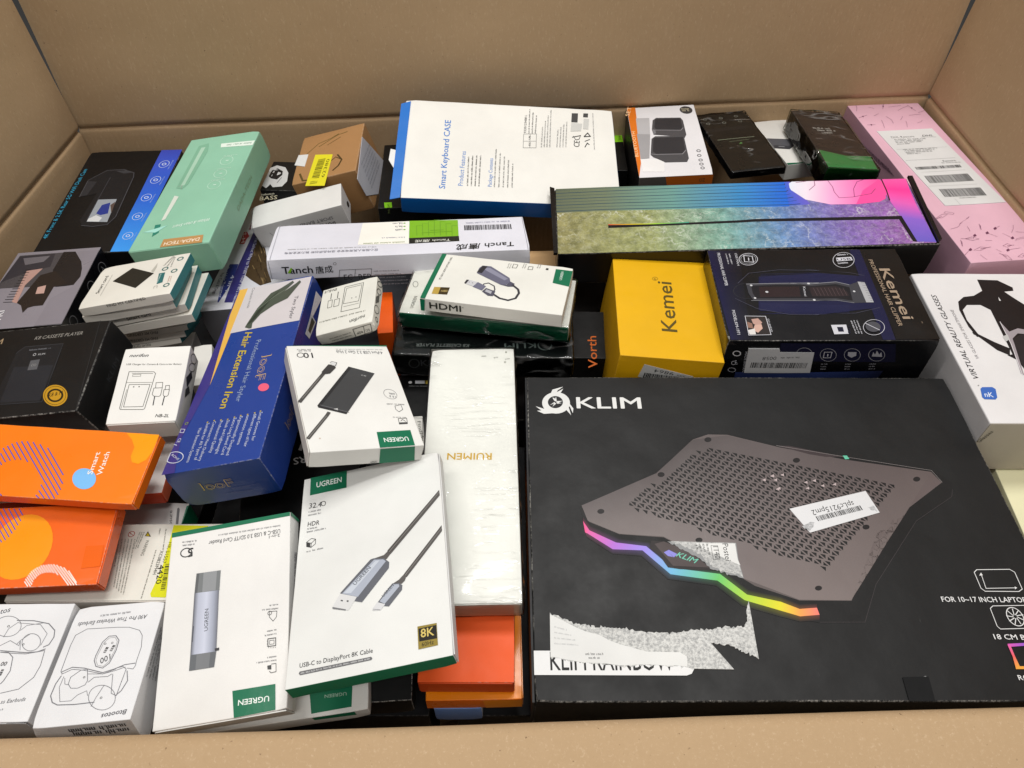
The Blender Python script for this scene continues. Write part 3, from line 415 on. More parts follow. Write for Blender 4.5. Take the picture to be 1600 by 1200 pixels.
PRINT = {
 'klim': [
  ('printed_design','T',[('p','#dcdcda',[-182.11,132.79,-182.34,135.98,-183.29,139.01,-184.91,141.73,-187.13,143.99,-189.83,145.7,-192.88,146.75,-196.12,147.11,-199.4,146.74,-202.54,145.68,-205.39,143.96,-207.81,141.69,-209.68,138.97,-210.89,135.93,-211.4,132.74,-211.17,129.55,-210.22,126.52,-208.6,123.8,-206.38,121.53,-203.68,119.83,-200.63,118.77,-197.39,118.42,-194.11,118.78,-190.97,119.85,-188.12,121.56,-185.7,123.84,-183.84,126.56,-182.62,129.59]),
   ('p','#1d1d1f',[-189.48,133.68,-189.6,135.49,-190.11,137.22,-190.99,138.77,-192.19,140.06,-193.66,141.03,-195.31,141.63,-197.07,141.83,-198.84,141.62,-200.55,141.02,-202.1,140.04,-203.41,138.74,-204.43,137.19,-205.09,135.47,-205.37,133.65,-205.25,131.83,-204.73,130.11,-203.86,128.56,-202.65,127.27,-201.19,126.3,-199.54,125.7,-197.78,125.5,-196,125.7,-194.3,126.31,-192.75,127.29,-191.43,128.58,-190.42,130.13,-189.76,131.86]),
   ('p','#dcdcda',[-202.92,142.05,-199.91,150.57,-188.06,154.77,-194.22,149.65,-196.21,145.04]),
   ('p','#dcdcda',[-198.35,145.03,-188.2,151.98,-191.15,146.66,-192.2,143.21]),
   ('p','#dcdcda',[-184.63,135.26,-179.03,125.19,-179.92,119,-182.41,127.41,-184.93,129.64]),
   ('p','#dcdcda',[-187.16,127.4,-184.11,128.52,-181.82,116.36,-186.17,122.96]),
   ('p','#dcdcda',[-206.96,128.49,-209.72,124.7,-218.39,128.02,-212.42,122.48,-217.15,122.03,-209.95,118.08,-199.46,118.97,-201.04,122.94]),
   ('p','#dcdcda',[-198.74,135.92,-200.35,139.77,-198.25,139.09,-196.68,134.57]),
   ('p','#dcdcda',[-198.41,135.24,-196.4,140.92,-195.99,134.12]),
   ('p','#dcdcda',[-196.66,135.02,-189.93,135.25,-194.46,132.77]),
   ('p','#dcdcda',[-196.72,133.66,-190.78,132.32,-195.41,131.42]),
   ('p','#dcdcda',[-198.48,133.66,-203.4,129.61,-197.48,132.31]),
   ('p','#dcdcda',[-198.17,132.76,-200.86,127.38,-196.44,131.86]),
   ('t','KLIM',-175.5,125.64,-0.005,68.45,14.38,'#dcdcda',0,1.6),
   ('p','#0d0c0d',[-179.65,7.94,-102.65,47.9,-60.93,87.85,-44,93.95,-22.55,93.98,22.66,80.03,27,80.45,86.65,66.61,91.68,63.8,168.78,49.95,182.8,34.85,177.83,18.86,132.86,-8.25,75.12,-69.83,54.65,-104.22,16.03,-104.44,-0.32,-101.48,-35.93,-91.06,-42.66,-83.51,-62.46,-64.92,-102.97,-58.53,-124.2,-37.35,-151.51,-37.33,-175.98,-18.72,-177.53,-7.42]),
   ('g',['#5a2238','#572840','#452c52','#3c3458','#2c4656','#2a4c2a','#425218','#585410','#5e3e20','#5c302c'],[-176.62,-19.07,-174.54,-20.1,-152.9,-36,-125.98,-37.02,-103.94,-60.12,-63.44,-66.18,-43.55,-84.27,-15.91,-93.33,0.79,-98.84,17.83,-97.4],[-175.42,-23.86,-173.4,-25.56,-153.34,-40.64,-127.86,-42.64,-106.85,-64.86,-65.83,-71.18,-46.82,-89.54,-18.58,-98.51,-0.46,-103.68,16.49,-102.25],['#161415','#161415','#161415','#161415','#161415','#161415','#161415','#161415','#161415','#161415']),
   ('g',['#161415','#161415','#161415','#161415','#161415','#161415','#161415','#161415','#161415','#161415'],[-177.38,-3.01,-170.9,-12.67,-145.79,-25.58,-119.35,-28.99,-99.43,-49.69,-58.44,-55.39,-37.96,-75.1,-11.56,-81.28,3.12,-88.12,18.26,-87.4],[-177.68,-7.42,-172.46,-17,-149.22,-29.3,-122.12,-32.85,-101.57,-54.05,-60.03,-59.86,-40.3,-79.25,-12.66,-85.83,2.04,-92.32,17.23,-91.15],['#5a2238','#572840','#452c52','#3c3458','#2c4656','#2a4c2a','#425218','#585410','#5e3e20','#5c302c']),
   ('g',['#e8568c','#dd62a4','#b070d0','#9a86e2','#70b4dc','#6cc46a','#a8d040','#e0d828','#f0a050','#ee7a70'],[-177.68,-7.42,-172.46,-17,-149.22,-29.3,-122.12,-32.85,-101.57,-54.05,-60.03,-59.86,-40.3,-79.25,-12.66,-85.83,2.04,-92.32,17.23,-91.15],[-176.62,-19.07,-174.54,-20.1,-152.9,-36,-125.98,-37.02,-103.94,-60.12,-63.44,-66.18,-43.55,-84.27,-15.91,-93.33,0.79,-98.84,17.83,-97.4]),
   ('l','#3a3436',0.38,0,[180.64,27.27,176.86,18.86,133.18,-7.37,75.12,-69.83,54.79,-103.78,16.15,-104.0]),
   ('p','#5e5554',[-177.55,8.48,-102.3,45.57,-60.25,85.76,-43.82,92.06,-24.38,91.66,21.98,77.15,52.31,67,87.49,60.99,166.92,47.21,173.29,34.85,94.34,-17.84,49.14,-84.73,4.01,-84.65,-31.6,-71.23,-40.18,-64.64,-104.87,-23.91,-145.31,-20.8,-171.82,-8.3,-173.55,-6.34]),
   ('g',['#5f5757','#574f4f','#4e4747','#544c4c','#5b5252','#574d4d','#5a4f4e','#5c5050'],[-177.94,9.19,-102.47,45.6,-60.29,85.41,-24.84,91.01,22.02,76.82,86.51,61.43,167.34,47.17,172.66,34.67],[-173.09,-7.13,-145.27,-20.38,-105.08,-23.02,-71.53,-42.84,-39.7,-64.35,3.9,-83.88,48.68,-84.53,93.76,-17.92],['#6f6766','#776e6d','#7b7271','#7a7170','#776d6c','#7a6f6d','#756a68','#605554']),
   ('p','#3a3032',[22.17,77.97,34.88,77.98,85.33,65,68.44,64.59,52.53,67.8,33.97,74.29]),
   ('p','#5cc0a0',[85.69,66.21,89.89,66.21,91.2,62.19,86.9,61.79]),
   ('l','#8a8382',0.35,0,[22.27,78.38,85.39,65.2,168.34,48.77,173.78,34.85]),
   ('m','#0d0c0d',[-47.69,75.98],[0.9696,-0.2449],7.851,8.6,[-138.1,9.18,-47.42,77.55,128.88,32.49,100.34,2.23,33.51,-55.35]),
   ('p','#171314',[-41.47,85.18,-41.3,86.53,-41.86,87.69,-43.03,88.43,-44.59,88.6,-46.22,88.18,-47.6,87.23,-48.46,85.96,-48.63,84.61,-48.07,83.45,-46.9,82.71,-45.35,82.53,-43.71,82.96,-42.33,83.9]),
   ('p','#171314',[-94.54,43.65,-94.43,44.9,-95.02,45.98,-96.18,46.67,-97.69,46.83,-99.24,46.44,-100.53,45.57,-101.3,44.39,-101.4,43.13,-100.82,42.05,-99.65,41.36,-98.15,41.2,-96.6,41.6,-95.31,42.47]),
   ('p','#171314',[-157.02,2.55,-156.99,3.71,-157.61,4.71,-158.76,5.35,-160.22,5.5,-161.69,5.14,-162.88,4.33,-163.56,3.24,-163.59,2.07,-162.97,1.07,-161.81,0.43,-160.36,0.28,-158.89,0.65,-157.7,1.46]),
   ('p','#171314',[-69.83,-26.95,-69.71,-25.85,-70.24,-24.9,-71.31,-24.3,-72.72,-24.15,-74.18,-24.5,-75.41,-25.26,-76.16,-26.3,-76.28,-27.4,-75.75,-28.34,-74.68,-28.95,-73.27,-29.1,-71.81,-28.75,-70.58,-27.98]),
   ('p','#171314',[41.48,60.19,41.74,61.48,41.27,62.6,40.18,63.31,38.66,63.47,37.03,63.07,35.61,62.16,34.68,60.95,34.42,59.65,34.88,58.54,35.98,57.83,37.49,57.66,39.12,58.07,40.55,58.97]),
   ('p','#171314',[153.41,38.31,153.79,39.56,153.44,40.63,152.43,41.32,150.96,41.48,149.32,41.09,147.83,40.22,146.79,39.05,146.41,37.8,146.76,36.73,147.77,36.04,149.25,35.88,150.89,36.27,152.38,37.14]),
   ('p','#171314',[87.21,-13.82,87.5,-12.69,87.11,-11.72,86.1,-11.09,84.69,-10.94,83.15,-11.3,81.79,-12.09,80.87,-13.15,80.58,-14.28,80.97,-15.26,81.97,-15.88,83.38,-16.03,84.92,-15.67,86.29,-14.88]),
   ('p','#171314',[26.42,-73.63,26.64,-72.63,26.21,-71.76,25.24,-71.21,23.9,-71.07,22.47,-71.39,21.22,-72.09,20.42,-73.03,20.2,-74.04,20.62,-74.9,21.6,-75.46,22.94,-75.59,24.37,-75.28,25.61,-74.58]),
   ('p','#b8a8a8',[7.7,42.11,11.57,43.96,11.11,40.65]),
   ('p','#b8a8a8',[17.87,43.47,21.77,45.32,21.27,42.0]),
   ('p','#b8a8a8',[9.94,37.69,13.8,39.52,13.34,36.24]),
   ('p','#b8a8a8',[38.64,34.83,42.54,36.65,41.98,33.39]),
   ('p','#b8a8a8',[47.31,36.74,51.23,38.57,50.65,35.29]),
   ('p','#b8a8a8',[53.91,31.04,57.83,32.84,57.23,29.6]),
   ('p','#b8a8a8',[38.53,28.21,42.4,30,41.85,26.77]),
   ('p','#b8a8a8',[65.74,32.56,69.68,34.37,69.05,31.11]),
   ('p','#b8a8a8',[10.96,28.2,14.79,30,14.32,26.77]),
   ('p','#b8a8a8',[8.18,42.5,12.05,44.34,11.59,41.03]),
   ('p','#b8a8a8',[9.5,27.26,13.33,29.06,12.86,25.84]),
   ('p','#b8a8a8',[-1.11,37.69,2.73,39.52,2.3,36.24]),
   ('p','#262020',[-116.84,-27.3,-105.46,-28.15,-100.46,-30.69,-73.82,-44.83,-59.49,-56.99,-95.04,-55.34,-105.26,-53.72,-111.2,-42.33,-119.33,-34.86]),
   ('p','#4a4040',[-114.22,-30.68,-105.46,-28.15,-86.09,-36.56,-67.87,-53.77,-100.54,-52.12]),
   ('t','KLIM',-96.89,-42.67,-0.4047,19.95,5.22,'#6cc0a8',0.4,1.2),
   ('p','#8a86d8',[-106.96,-39.03,-102.06,-36.54,-95.08,-40.7,-98.59,-43.98,-101.78,-39.86,-99.3,-43.65,-103.69,-42.66]),
   ('l','#dcdcdc',0.62,1,[169.6,-56.47,199.08,-56.19,202.38,-58.92,201.99,-74.69,197.98,-77.01,168.63,-76.65,166.11,-73.86,166.36,-58.88]),
   ('l','#dcdcdc',0.56,0,[171.82,-60.16,170.47,-74.02,197.3,-73.59]),
   ('p','#dcdcdc',[169.53,-62.07,172.22,-59.2,172.8,-61.76]),
   ('p','#dcdcdc',[196.38,-72.35,198.04,-73.6,195.49,-74.99]),
   ('t','FOR 10~17 INCH LAPTOPS',127.48,-85.92,-0.0136,76.25,4.53,'#dedede',0,1),
   ('l','#dcdcdc',0.59,1,[169.59,-89.92,209.9,-89.39,214.05,-95.98,212.05,-109.19,167.37,-110.11,165.58,-107.64,166.45,-92.17]),
   ('l','#dcdcdc',0.71,1,[191.1,-101.85,191.45,-100.07,191.46,-98.26,191.13,-96.52,190.47,-94.92,189.53,-93.55,188.34,-92.47,186.97,-91.75,185.48,-91.42,183.96,-91.49,182.46,-91.96,181.08,-92.81,179.88,-94,178.92,-95.46,178.25,-97.12,177.9,-98.9,177.89,-100.71,178.22,-102.45,178.87,-104.05,179.82,-105.42,181,-106.5,182.37,-107.22,183.86,-107.55,185.39,-107.48,186.88,-107.01,188.26,-106.16,189.46,-104.97,190.42,-103.51]),
   ('l','#dcdcdc',0.69,0,[186.15,-99.72,188.62,-101.23,190.91,-102.64]),
   ('l','#dcdcdc',0.69,0,[185.51,-100.58,186.13,-103.34,186.69,-105.91]),
   ('l','#dcdcdc',0.69,0,[184.48,-100.92,182.97,-103.65,181.55,-106.18]),
   ('l','#dcdcdc',0.69,0,[183.53,-100.59,180.59,-102.02,177.85,-103.33]),
   ('l','#dcdcdc',0.69,0,[183.12,-99.74,180.12,-99.19,177.31,-98.66]),
   ('l','#dcdcdc',0.69,0,[183.44,-98.78,181.78,-96.49,180.24,-94.33]),
   ('l','#dcdcdc',0.69,0,[184.33,-98.14,184.8,-95.18,185.27,-92.41]),
   ('l','#dcdcdc',0.69,0,[185.38,-98.13,187.77,-95.9,190.03,-93.81]),
   ('l','#dcdcdc',0.69,0,[186.1,-98.76,189.28,-98.29,192.25,-97.87]),
   ('t','18 CM BL',158.7,-118.67,-0.0258,30.05,4.21,'#dedede',0,1),
   ('g',['#d858b0','#9858c8','#8060d0'],[167.55,-122.65,181.93,-121.98,210.24,-121.76],[167.84,-125.17,180.85,-124.36,209.01,-124.29]),
   ('g',['#e060a8','#e86060','#e8a040'],[167.24,-123.35,167.13,-133.08,165.34,-143.28],[169.46,-124.06,169.21,-133.08,169.4,-141.0]),
   ('g',['#e8a040','#e8b040'],[165.34,-143.28,199.75,-143.37],[169.13,-141,200.87,-141.08]),
   ('t','RGB',163.92,-151.95,-0.0027,12.54,3.88,'#dedede',0,1),
   ('p','#8a8a8a',[85.27,-149.75,89.85,-148.44,89.91,-153.07,86.55,-153.71]),
   ('l','#9a9a9a',0.39,0,[78.71,-164.09,81.8,-166.66,80.1,-168.22])]),
  ('torn_label','T',[('p','#8e8f90',[-102.42,-28.33,-39.77,-29.56,-41.09,-47.32,-40.08,-64.17,-41.7,-64.02,-43.45,-63.49,-44.52,-63.07,-45.68,-61.75,-47.85,-61.41,-49.82,-61.3,-51.1,-61.24,-52.71,-60.51,-54.34,-61.45,-55.25,-58.36,-57.16,-58.46,-59.21,-59.21,-60.22,-56.48,-61.77,-57.05,-63.79,-56.08,-65.24,-56.13,-66.72,-55.65,-68.1,-55.05,-68.38,-53.07,-70.51,-51.98,-70.81,-50.22,-71.69,-48.34,-73.85,-47.73,-74.8,-45.88,-75.63,-44.83,-77.07,-44.39,-78.6,-42.76,-79.74,-42.28,-81.97,-41.9,-83.64,-40.23,-84.56,-39.16,-86.36,-38.22,-88.06,-37.57,-89.4,-36.02,-91.24,-36.45,-92.49,-35.45,-93.45,-33.56,-94.85,-33.04,-96.35,-30.98,-98.07,-31.67,-99.39,-30.84,-100.41,-29.52]),
   ('s','#c9c9c7',0.12,[-99.3,-27.99,-40.6,-29.9,-41.85,-47.32,-40.59,-63.06,-42.61,-61.57,-43.29,-60.08,-45.35,-59.51,-46.88,-60.86,-48.34,-59.71,-50.49,-59.28,-52.4,-58.92,-54.39,-58.35,-56.18,-57.27,-57.02,-56.92,-59.47,-57.92,-60.5,-55.04,-62.11,-54.41,-64.03,-53.86,-65.56,-53.45,-65.69,-52.02,-67.63,-51.08,-67.71,-48.9,-70.3,-49.6,-71.31,-45.84,-71.76,-46.52,-72.78,-43.19,-74.21,-40.19,-75.09,-40.74,-77.04,-40.52,-78.09,-39.37,-79.87,-39.17,-80.18,-37.11,-82.21,-36.06,-84.05,-35.94,-84.94,-33.74,-87.19,-34.74,-88.4,-32.87,-89.85,-32.38,-91.26,-30.07,-92.29,-31.11,-95.14,-31.02,-96.04,-29.48,-97.54,-30.62],1),
   ('p','#dededc',[-78.14,-29.87,-41.01,-30.4,-41.68,-46.5,-40.52,-51.87,-69.27,-36.08]),
   ('t','Postei',-52.66,-30.39,-1.5822,16.91,5.24,'#2a2a2a',0,0),
   ('t','1140',-61.6,-33.24,-1.565,12.09,4.66,'#222222',0,0),
   ('l','#333333',0.36,1,[-63.28,-32.4,-57.17,-32.41,-57.42,-45.99,-63.55,-46.48]),
   ('f','#444444',-67.57,-30.72,-1.5254,11.67,2.35,46),
   ('f','#444444',-70.99,-30.71,-1.4924,10.31,2.37,53),
   ('f','#444444',-74.4,-30.71,-1.4504,8.97,2.38,60),
   ('f','#444444',-77.82,-30.71,-1.3948,7.64,2.41,67)]),
  ('product_name_band','T',[('p','#e2e2e2',[-226.68,-127.73,-106.19,-128.43,-99.57,-130.38,-96.16,-136.54,-96.75,-142.61,-99.45,-146.61,-103.75,-148.06,-226.68,-147.33]),
   ('t','KLIM RAINBOW',-213.56,-143.51,-0.0026,100.67,14.76,'#141414',0,1.2)]),
  ('torn_label','T',[('s','#d5d5d2',0.12,[-212.09,-95.2,-210.53,-97.71,-208.7,-97.33,-207.39,-97.45,-205.89,-97.83,-204.97,-97.86,-203.72,-99.39,-201.54,-101.07,-200.04,-100.73,-198.82,-101.1,-196.91,-101.76,-196.45,-103.12,-194.22,-103.1,-192.67,-105.66,-190.36,-104.41,-189.79,-105.35,-187.72,-105.19,-186.61,-106.37,-185.31,-105.7,-182.7,-105.39,-181.6,-106.39,-179.7,-106.16,-178.45,-108.3,-177.73,-106.38,-175.38,-106.78,-174.79,-108.57,-172.26,-108.58,-170.69,-108.55,-169.83,-106.49,-168.16,-108.41,-166.26,-107.74,-164.99,-108.87,-163.94,-108.36,-161.14,-109.22,-160.98,-108.53,-158.76,-109.14,-156.82,-108.71,-155.75,-109.43,-154.07,-108.73,-153.22,-109.93,-150.81,-108.98,-149.76,-109.78,-148.43,-108.13,-146.42,-111.2,-145.03,-110.42,-143.38,-109.93,-141.84,-111.51,-140.5,-111.83,-139.4,-111.61,-137.46,-111.63,-136.19,-111.45,-134.29,-112.07,-132.56,-112.56,-131.98,-113.15,-130.51,-112.26,-128.18,-112.4,-126.59,-112.6,-125.79,-113.3,-123.71,-112.17,-122.23,-112.95,-120.74,-113.09,-119,-112.63,-117.56,-112.87,-115.39,-112.69,-114.02,-112.84,-112.79,-114.53,-111.67,-112.91,-110.26,-112.24,-108.65,-112.77,-106.56,-113.3,-105.54,-112.71,-103.77,-112.56,-102.85,-112.7,-100.53,-111.21,-99.31,-112.13,-97.36,-111.89,-95.92,-111.26,-94.02,-109.76,-92.53,-110.48,-91.25,-110.86,-89.25,-110.01,-86.93,-111.14,-85.94,-109.36,-84.52,-109.83,-83.03,-111.24,-81.22,-109.45,-79.23,-110.61,-77.53,-110.03,-76.66,-110.75,-73.55,-109.26,-72.95,-110.13,-72.01,-108.36,-69.13,-108.32,-68.47,-109.55,-65.53,-107.59,-64.88,-107,-62.61,-107.66,-60.98,-107.84,-60.61,-109.52,-57.73,-107.68,-56.79,-109.12,-54.33,-107.25,-52.57,-107.68,-51.27,-107.24,-50.52,-108.67,-48.53,-108.08,-48.18,-106.47,-46.49,-104.26,-45.36,-103.57,-44.99,-101.4,-45,-100.32,-44.17,-98.65,-44.54,-96.48,-44.15,-94.02,-43.05,-91.41,-43.12,-91.97,-42.31,-89.02,-40.32,-86.56,-40.37,-85.03,-42.51,-135.31,-43.64,-134.15,-44.58,-133.18,-45.91,-132.8,-47.07,-131.54,-49.3,-132.72,-49.26,-129.31,-50.44,-130.2,-52.23,-130.83,-53.71,-129.2,-55.82,-129.14,-55.24,-127.29,-57.09,-128.03,-58.16,-126.11,-60.06,-126.37,-60.38,-124.88,-62.61,-124.34,-63.76,-124.22,-64.64,-122.82,-66.6,-122.73,-68.4,-123.9,-69.95,-123.57,-71.29,-122.77,-72.51,-121.9,-73.95,-122.69,-75.93,-122.43,-76.88,-121.36,-78.49,-121.96,-79.92,-121.11,-64.52,-143.36,-96.75,-142.61,-98.38,-143.28,-100.21,-142.11,-102.06,-141.66,-104.1,-141.12,-104.66,-140.58,-107.07,-142.4,-107.9,-140.27,-110.24,-140.27,-109.99,-140.69,-112.41,-140.56,-113.99,-141.17,-116.17,-141.13,-117.69,-141.08,-119.11,-140.72,-120.14,-140.25,-122.36,-140.25,-123.04,-140.24,-124.2,-139.54,-126.71,-138.54,-128.4,-140.24,-129.11,-139.39,-131.3,-140.88,-132.65,-139.87,-133.91,-139.69,-135.13,-139.08,-136.51,-139.67,-138.24,-139.66,-140.13,-140.73,-141.47,-138.75,-143.34,-139.77,-144.9,-140.21,-147.16,-141.32,-148.37,-141.07,-149.61,-140.03,-151.06,-140.09,-152.45,-141.2,-153.53,-141.69,-156.24,-140.94,-157.24,-140.58,-158.58,-140.25,-160.2,-140.07,-162.27,-139.23,-163,-139.51,-164.34,-138.99,-166.72,-139.11,-168.01,-138.8,-169.49,-139.39,-171.21,-139.24,-172.22,-138.06,-173.95,-138.48,-175.01,-139.39,-176.52,-138.16,-178.01,-138.58,-180.04,-138.93,-181.53,-138.18,-183.06,-137.41,-183.95,-137.22,-185.89,-137.99,-187.1,-138.21,-188.33,-137.46,-189.67,-137.07,-191.72,-136.77,-193.05,-136.55,-194.87,-136.24,-196.15,-137.17,-197.65,-136.39,-199.06,-136.46,-200.13,-135.2,-201.13,-136.31,-202.4,-135.65,-204.39,-134.26,-206.07,-134.05,-207.12,-133.85,-208.71,-133.98,-210.27,-133.11,-212.2,-134.98,-213.14,-132.98],1),
   ('p','#dcdcda',[-212.16,-96.97,-201.72,-102.26,-190.74,-108.36,-182.53,-111.96,-171.51,-114.84,-163.52,-119.52,-155.45,-122.62,-144.66,-125.71,-133.93,-128.78,-106.34,-129.4,-101.32,-132.71,-101.93,-140.85,-112.31,-139.88,-117.59,-140.41,-133.82,-139.02,-157.17,-139.9,-167.95,-138.12,-187.06,-137.53,-213.12,-132.44]),
   ('f','#555555',-184.59,-131.55,-0.0024,15.15,2.09,18),
   ('f','#555555',-182.06,-134.7,-0.0024,9.61,2.07,25),
   ('f','#b4b4b4',-209.08,-108.33,-0.2785,11.56,1.66,32),
   ('f','#b4b4b4',-209.28,-113.1,-0.1784,14.59,1.64,39),
   ('f','#b4b4b4',-209.48,-117.82,-0.1139,17.68,1.62,46),
   ('f','#b4b4b4',-209.68,-122.5,-0.0693,20.81,1.6,53)]),
  ('barcode_sticker','T',[('s','#d8d8da',0.15,[17.39,5.53,95.39,25.01,101.47,1.54,30.1,-19.52]),
   ('t','spLc9215pm2',79.54,13.89,-2.9065,43.65,5.49,'#2a2a2a',0.1,0),
   ('b','#1c1c1c',85.12,9.14,-2.885,47.41,5.1,44),
   ('p','#c4c4c6',[24.05,-12.93,25.18,-12.75,26.25,-12.08,27.71,-11.07,29.29,-10.62,30.12,-10.22,31.63,-9.38,32.86,-8.47,33.9,-8.2,35.48,-8.49,37.11,-9.08,36.25,-10.04,35.32,-11.92,34.84,-13.46,33.62,-14.52,32.54,-15.36,31.17,-17.05,30,-18.14,29.36,-17.12,28.41,-15.99,27.56,-15.18,26.26,-15.53,25.29,-14.69,24.99,-13.57],1),
   ('p','#c4c4c6',[91.98,6.6,93.33,7.07,94.65,7.74,96.29,8.36,97.57,9.14,98.45,8.21,98.65,6.91,98.93,5.5,99.54,4.06,100.04,2.98,98.63,2.4,97.87,3.89,96.39,3.74,95.03,3.7,93.78,4.22,93.17,6.3],1)]),
  ('tape','T',[('p','#0b0b0c',[70.38,-149.45,91.65,-149.11,89.9,-168.22,69.22,-168.22],2)]),
  ('lid_edge','L',[('s','#1c1c1e',0.8,[-168,25,168,25,168,74,-168,74.0])]),
 ],
 'yellow': [
  ('printed_design','T',[('t','Kemei',9.52,-44.24,1.5521,83.78,17,'#5a4a12',0,0.9),
   ('l','#6a5812',0.46,1,[-4.66,44.31,-4.68,44.99,-4.85,45.61,-5.16,46.15,-5.6,46.58,-6.14,46.87,-6.76,47.02,-7.43,47.02,-8.11,46.86,-8.78,46.56,-9.38,46.13,-9.91,45.58,-10.32,44.96,-10.6,44.29,-10.73,43.59,-10.72,42.92,-10.55,42.3,-10.24,41.76,-9.8,41.33,-9.26,41.03,-8.63,40.88,-7.96,40.88,-7.28,41.04,-6.62,41.34,-6.01,41.78,-5.49,42.32,-5.08,42.95,-4.8,43.62]),
   ('t','R',-6.87,41.93,1.5853,3.93,1.9,'#6a5812',0,0)]),
  ('barcode_sticker','F',[('s','#b9b9b7',0.15,[-27.92,96.22,6.8,88.22,28.38,82.96,28.86,66.19,-31.31,76.24]),
   ('t','9864',6.63,87.38,3.0071,22.19,4.66,'#222222',0,0),
   ('f','#666660',19.05,83.29,2.9943,10.66,2.79,20),
   ('b','#222222',29.06,80.27,3.08,55.48,9.65,40)]),
 ],
 'clipper': [
  ('printed_design','T',[('g',['#13133a','#12122c','#0e0e18'],[-109.81,72.41,-97.01,72.34,-73.4,72.21],[-107.16,-73.49,-99.26,-73.49,-85.23,-73.48]),
   ('p','#14153a',[55.92,73.07,71.5,72.99,63.68,-73.44,50.67,-73.45]),
   ('p','#0d0b0c',[67.78,73.62,108.9,74.31,109.97,-72.22,64.77,-72.71]),
   ('p','#13143a',[-58.82,26,10.67,31.52,-23.01,34.55,61.77,25.58,64.76,-2.41,60.7,-25.25,-2.5,-35.65,-74.36,-34.26,-41.37,-32.99,-69.55,-29.01]),
   ('l','#26284f',0.45,0,[-56.08,30.32,10.67,31.52,50.49,25.62]),
   ('l','#26284f',0.42,0,[-65.64,-18.39,-2.35,-21.17,29.81,-22.55]),
   ('l','#26284f',0.44,0,[-56.53,28.01,10.1,29.21,49.86,23.34]),
   ('l','#26284f',0.42,0,[-66.01,-20.26,-2.81,-23.03,29.31,-24.41]),
   ('l','#26284f',0.44,0,[-56.98,25.71,9.53,26.91,49.22,21.06]),
   ('l','#26284f',0.42,0,[-66.38,-22.13,-3.27,-24.89,28.8,-26.26]),
   ('l','#26284f',0.44,0,[-57.43,23.42,8.96,24.62,48.59,18.79]),
   ('l','#26284f',0.42,0,[-66.74,-23.99,-3.73,-26.74,28.3,-28.1]),
   ('l','#26284f',0.44,0,[-57.88,21.13,8.4,22.34,47.96,16.53]),
   ('l','#26284f',0.42,0,[-67.11,-25.85,-4.18,-28.58,27.8,-29.94]),
   ('l','#26284f',0.44,0,[-58.33,18.86,7.84,20.06,47.33,14.28]),
   ('l','#26284f',0.42,0,[-67.47,-27.7,-4.64,-30.42,27.3,-31.77]),
   ('l','#26284f',0.44,0,[-58.77,16.59,7.28,17.79,46.71,12.04]),
   ('l','#26284f',0.41,0,[-67.83,-29.54,-5.09,-32.25,26.8,-33.6]),
   ('l','#4a4a5a',0.53,0,[-84.55,14.69,-69.13,31.82,-33.63,37.5,11.74,35.87,-3.17,37.97,44.7,31.97,60.3,27.02]),
   ('l','#4a4a5a',0.51,0,[-91.73,-10.24,-70.85,-26.37,-38.34,-35.6,-6.12,-36.42,-17.08,-36.41,33.91,-33.87,61.61,-25.25]),
   ('l','#2a2a30',0.71,1,[-91.44,2.11,-90.55,4.91,-88.96,7.57,-86.74,9.95,-84.01,11.94,-80.9,13.43,-77.58,14.35,-74.2,14.66,-70.94,14.33,-67.96,13.39,-65.41,11.89,-63.42,9.89,-62.08,7.5,-61.47,4.84,-61.62,2.04,-62.51,-0.76,-64.1,-3.42,-66.32,-5.8,-69.05,-7.79,-72.15,-9.28,-75.48,-10.2,-78.85,-10.51,-82.11,-10.18,-85.09,-9.24,-87.64,-7.74,-89.64,-5.74,-90.97,-3.35,-91.58,-0.69]),
   ('p','#3a3a40',[-75.4,13.25,-42.26,14.56,6.58,14.97,-27.44,14.51,-5.3,13.04,25.54,16.61,39.11,11.5,49.83,16.53,57.05,15.66,57.63,-17.28,36.5,-18.04,28.35,-14.54,-6.36,-14.47,-33.83,-14.42,-0.7,-14.48,-72.1,-13.8,-75.44,-2.07]),
   ('p','#17151a',[-70.3,10.42,-42.85,11.74,5.75,11.6,-13.23,11.1,-4.3,9.39,24.51,12.67,37.97,7.32,35.65,-14.55,18.46,-10.47,-5.57,-11.23,0.3,-10.43,-68.66,-10.29,-70.79,-2.08]),
   ('p','#2a1c1e',[-62.25,8.44,-17.3,8.87,-19.26,-7.68,-63.63,-8.12]),
   ('p','#2b2023',[-6.63,7.44,23.63,9.31,33.31,0.41,34.21,-6.44,19.17,-7.76,-6.43,-7.16]),
   ('l','#5a4a4c',0.43,0,[-2.18,6.59,-0.71,-6.36]),
   ('l','#5a4a4c',0.43,0,[1.91,6.58,3.34,-6.36]),
   ('l','#5a4a4c',0.43,0,[6,6.57,7.39,-6.37]),
   ('l','#5a4a4c',0.43,0,[10.09,6.56,11.43,-6.38]),
   ('l','#5a4a4c',0.42,0,[14.17,6.55,15.48,-6.39]),
   ('l','#5a4a4c',0.42,0,[18.26,6.54,19.52,-6.4]),
   ('l','#5a4a4c',0.42,0,[22.34,6.53,23.56,-6.41]),
   ('l','#5a4a4c',0.42,0,[26.43,6.52,27.6,-6.42]),
   ('l','#5a4a4c',0.42,0,[30.51,6.5,31.64,-6.43]),
   ('l','#8c8c92',0.79,0,[-75.4,13.25,-42.32,14.28,6.51,14.69,-27.5,14.23,-5.36,12.76,25.46,16.32,39.03,11.22]),
   ('l','#77777c',0.76,0,[-74.86,-13.79,-0.7,-14.48,-6.36,-14.47,17.61,-13.71,36.5,-18.04]),
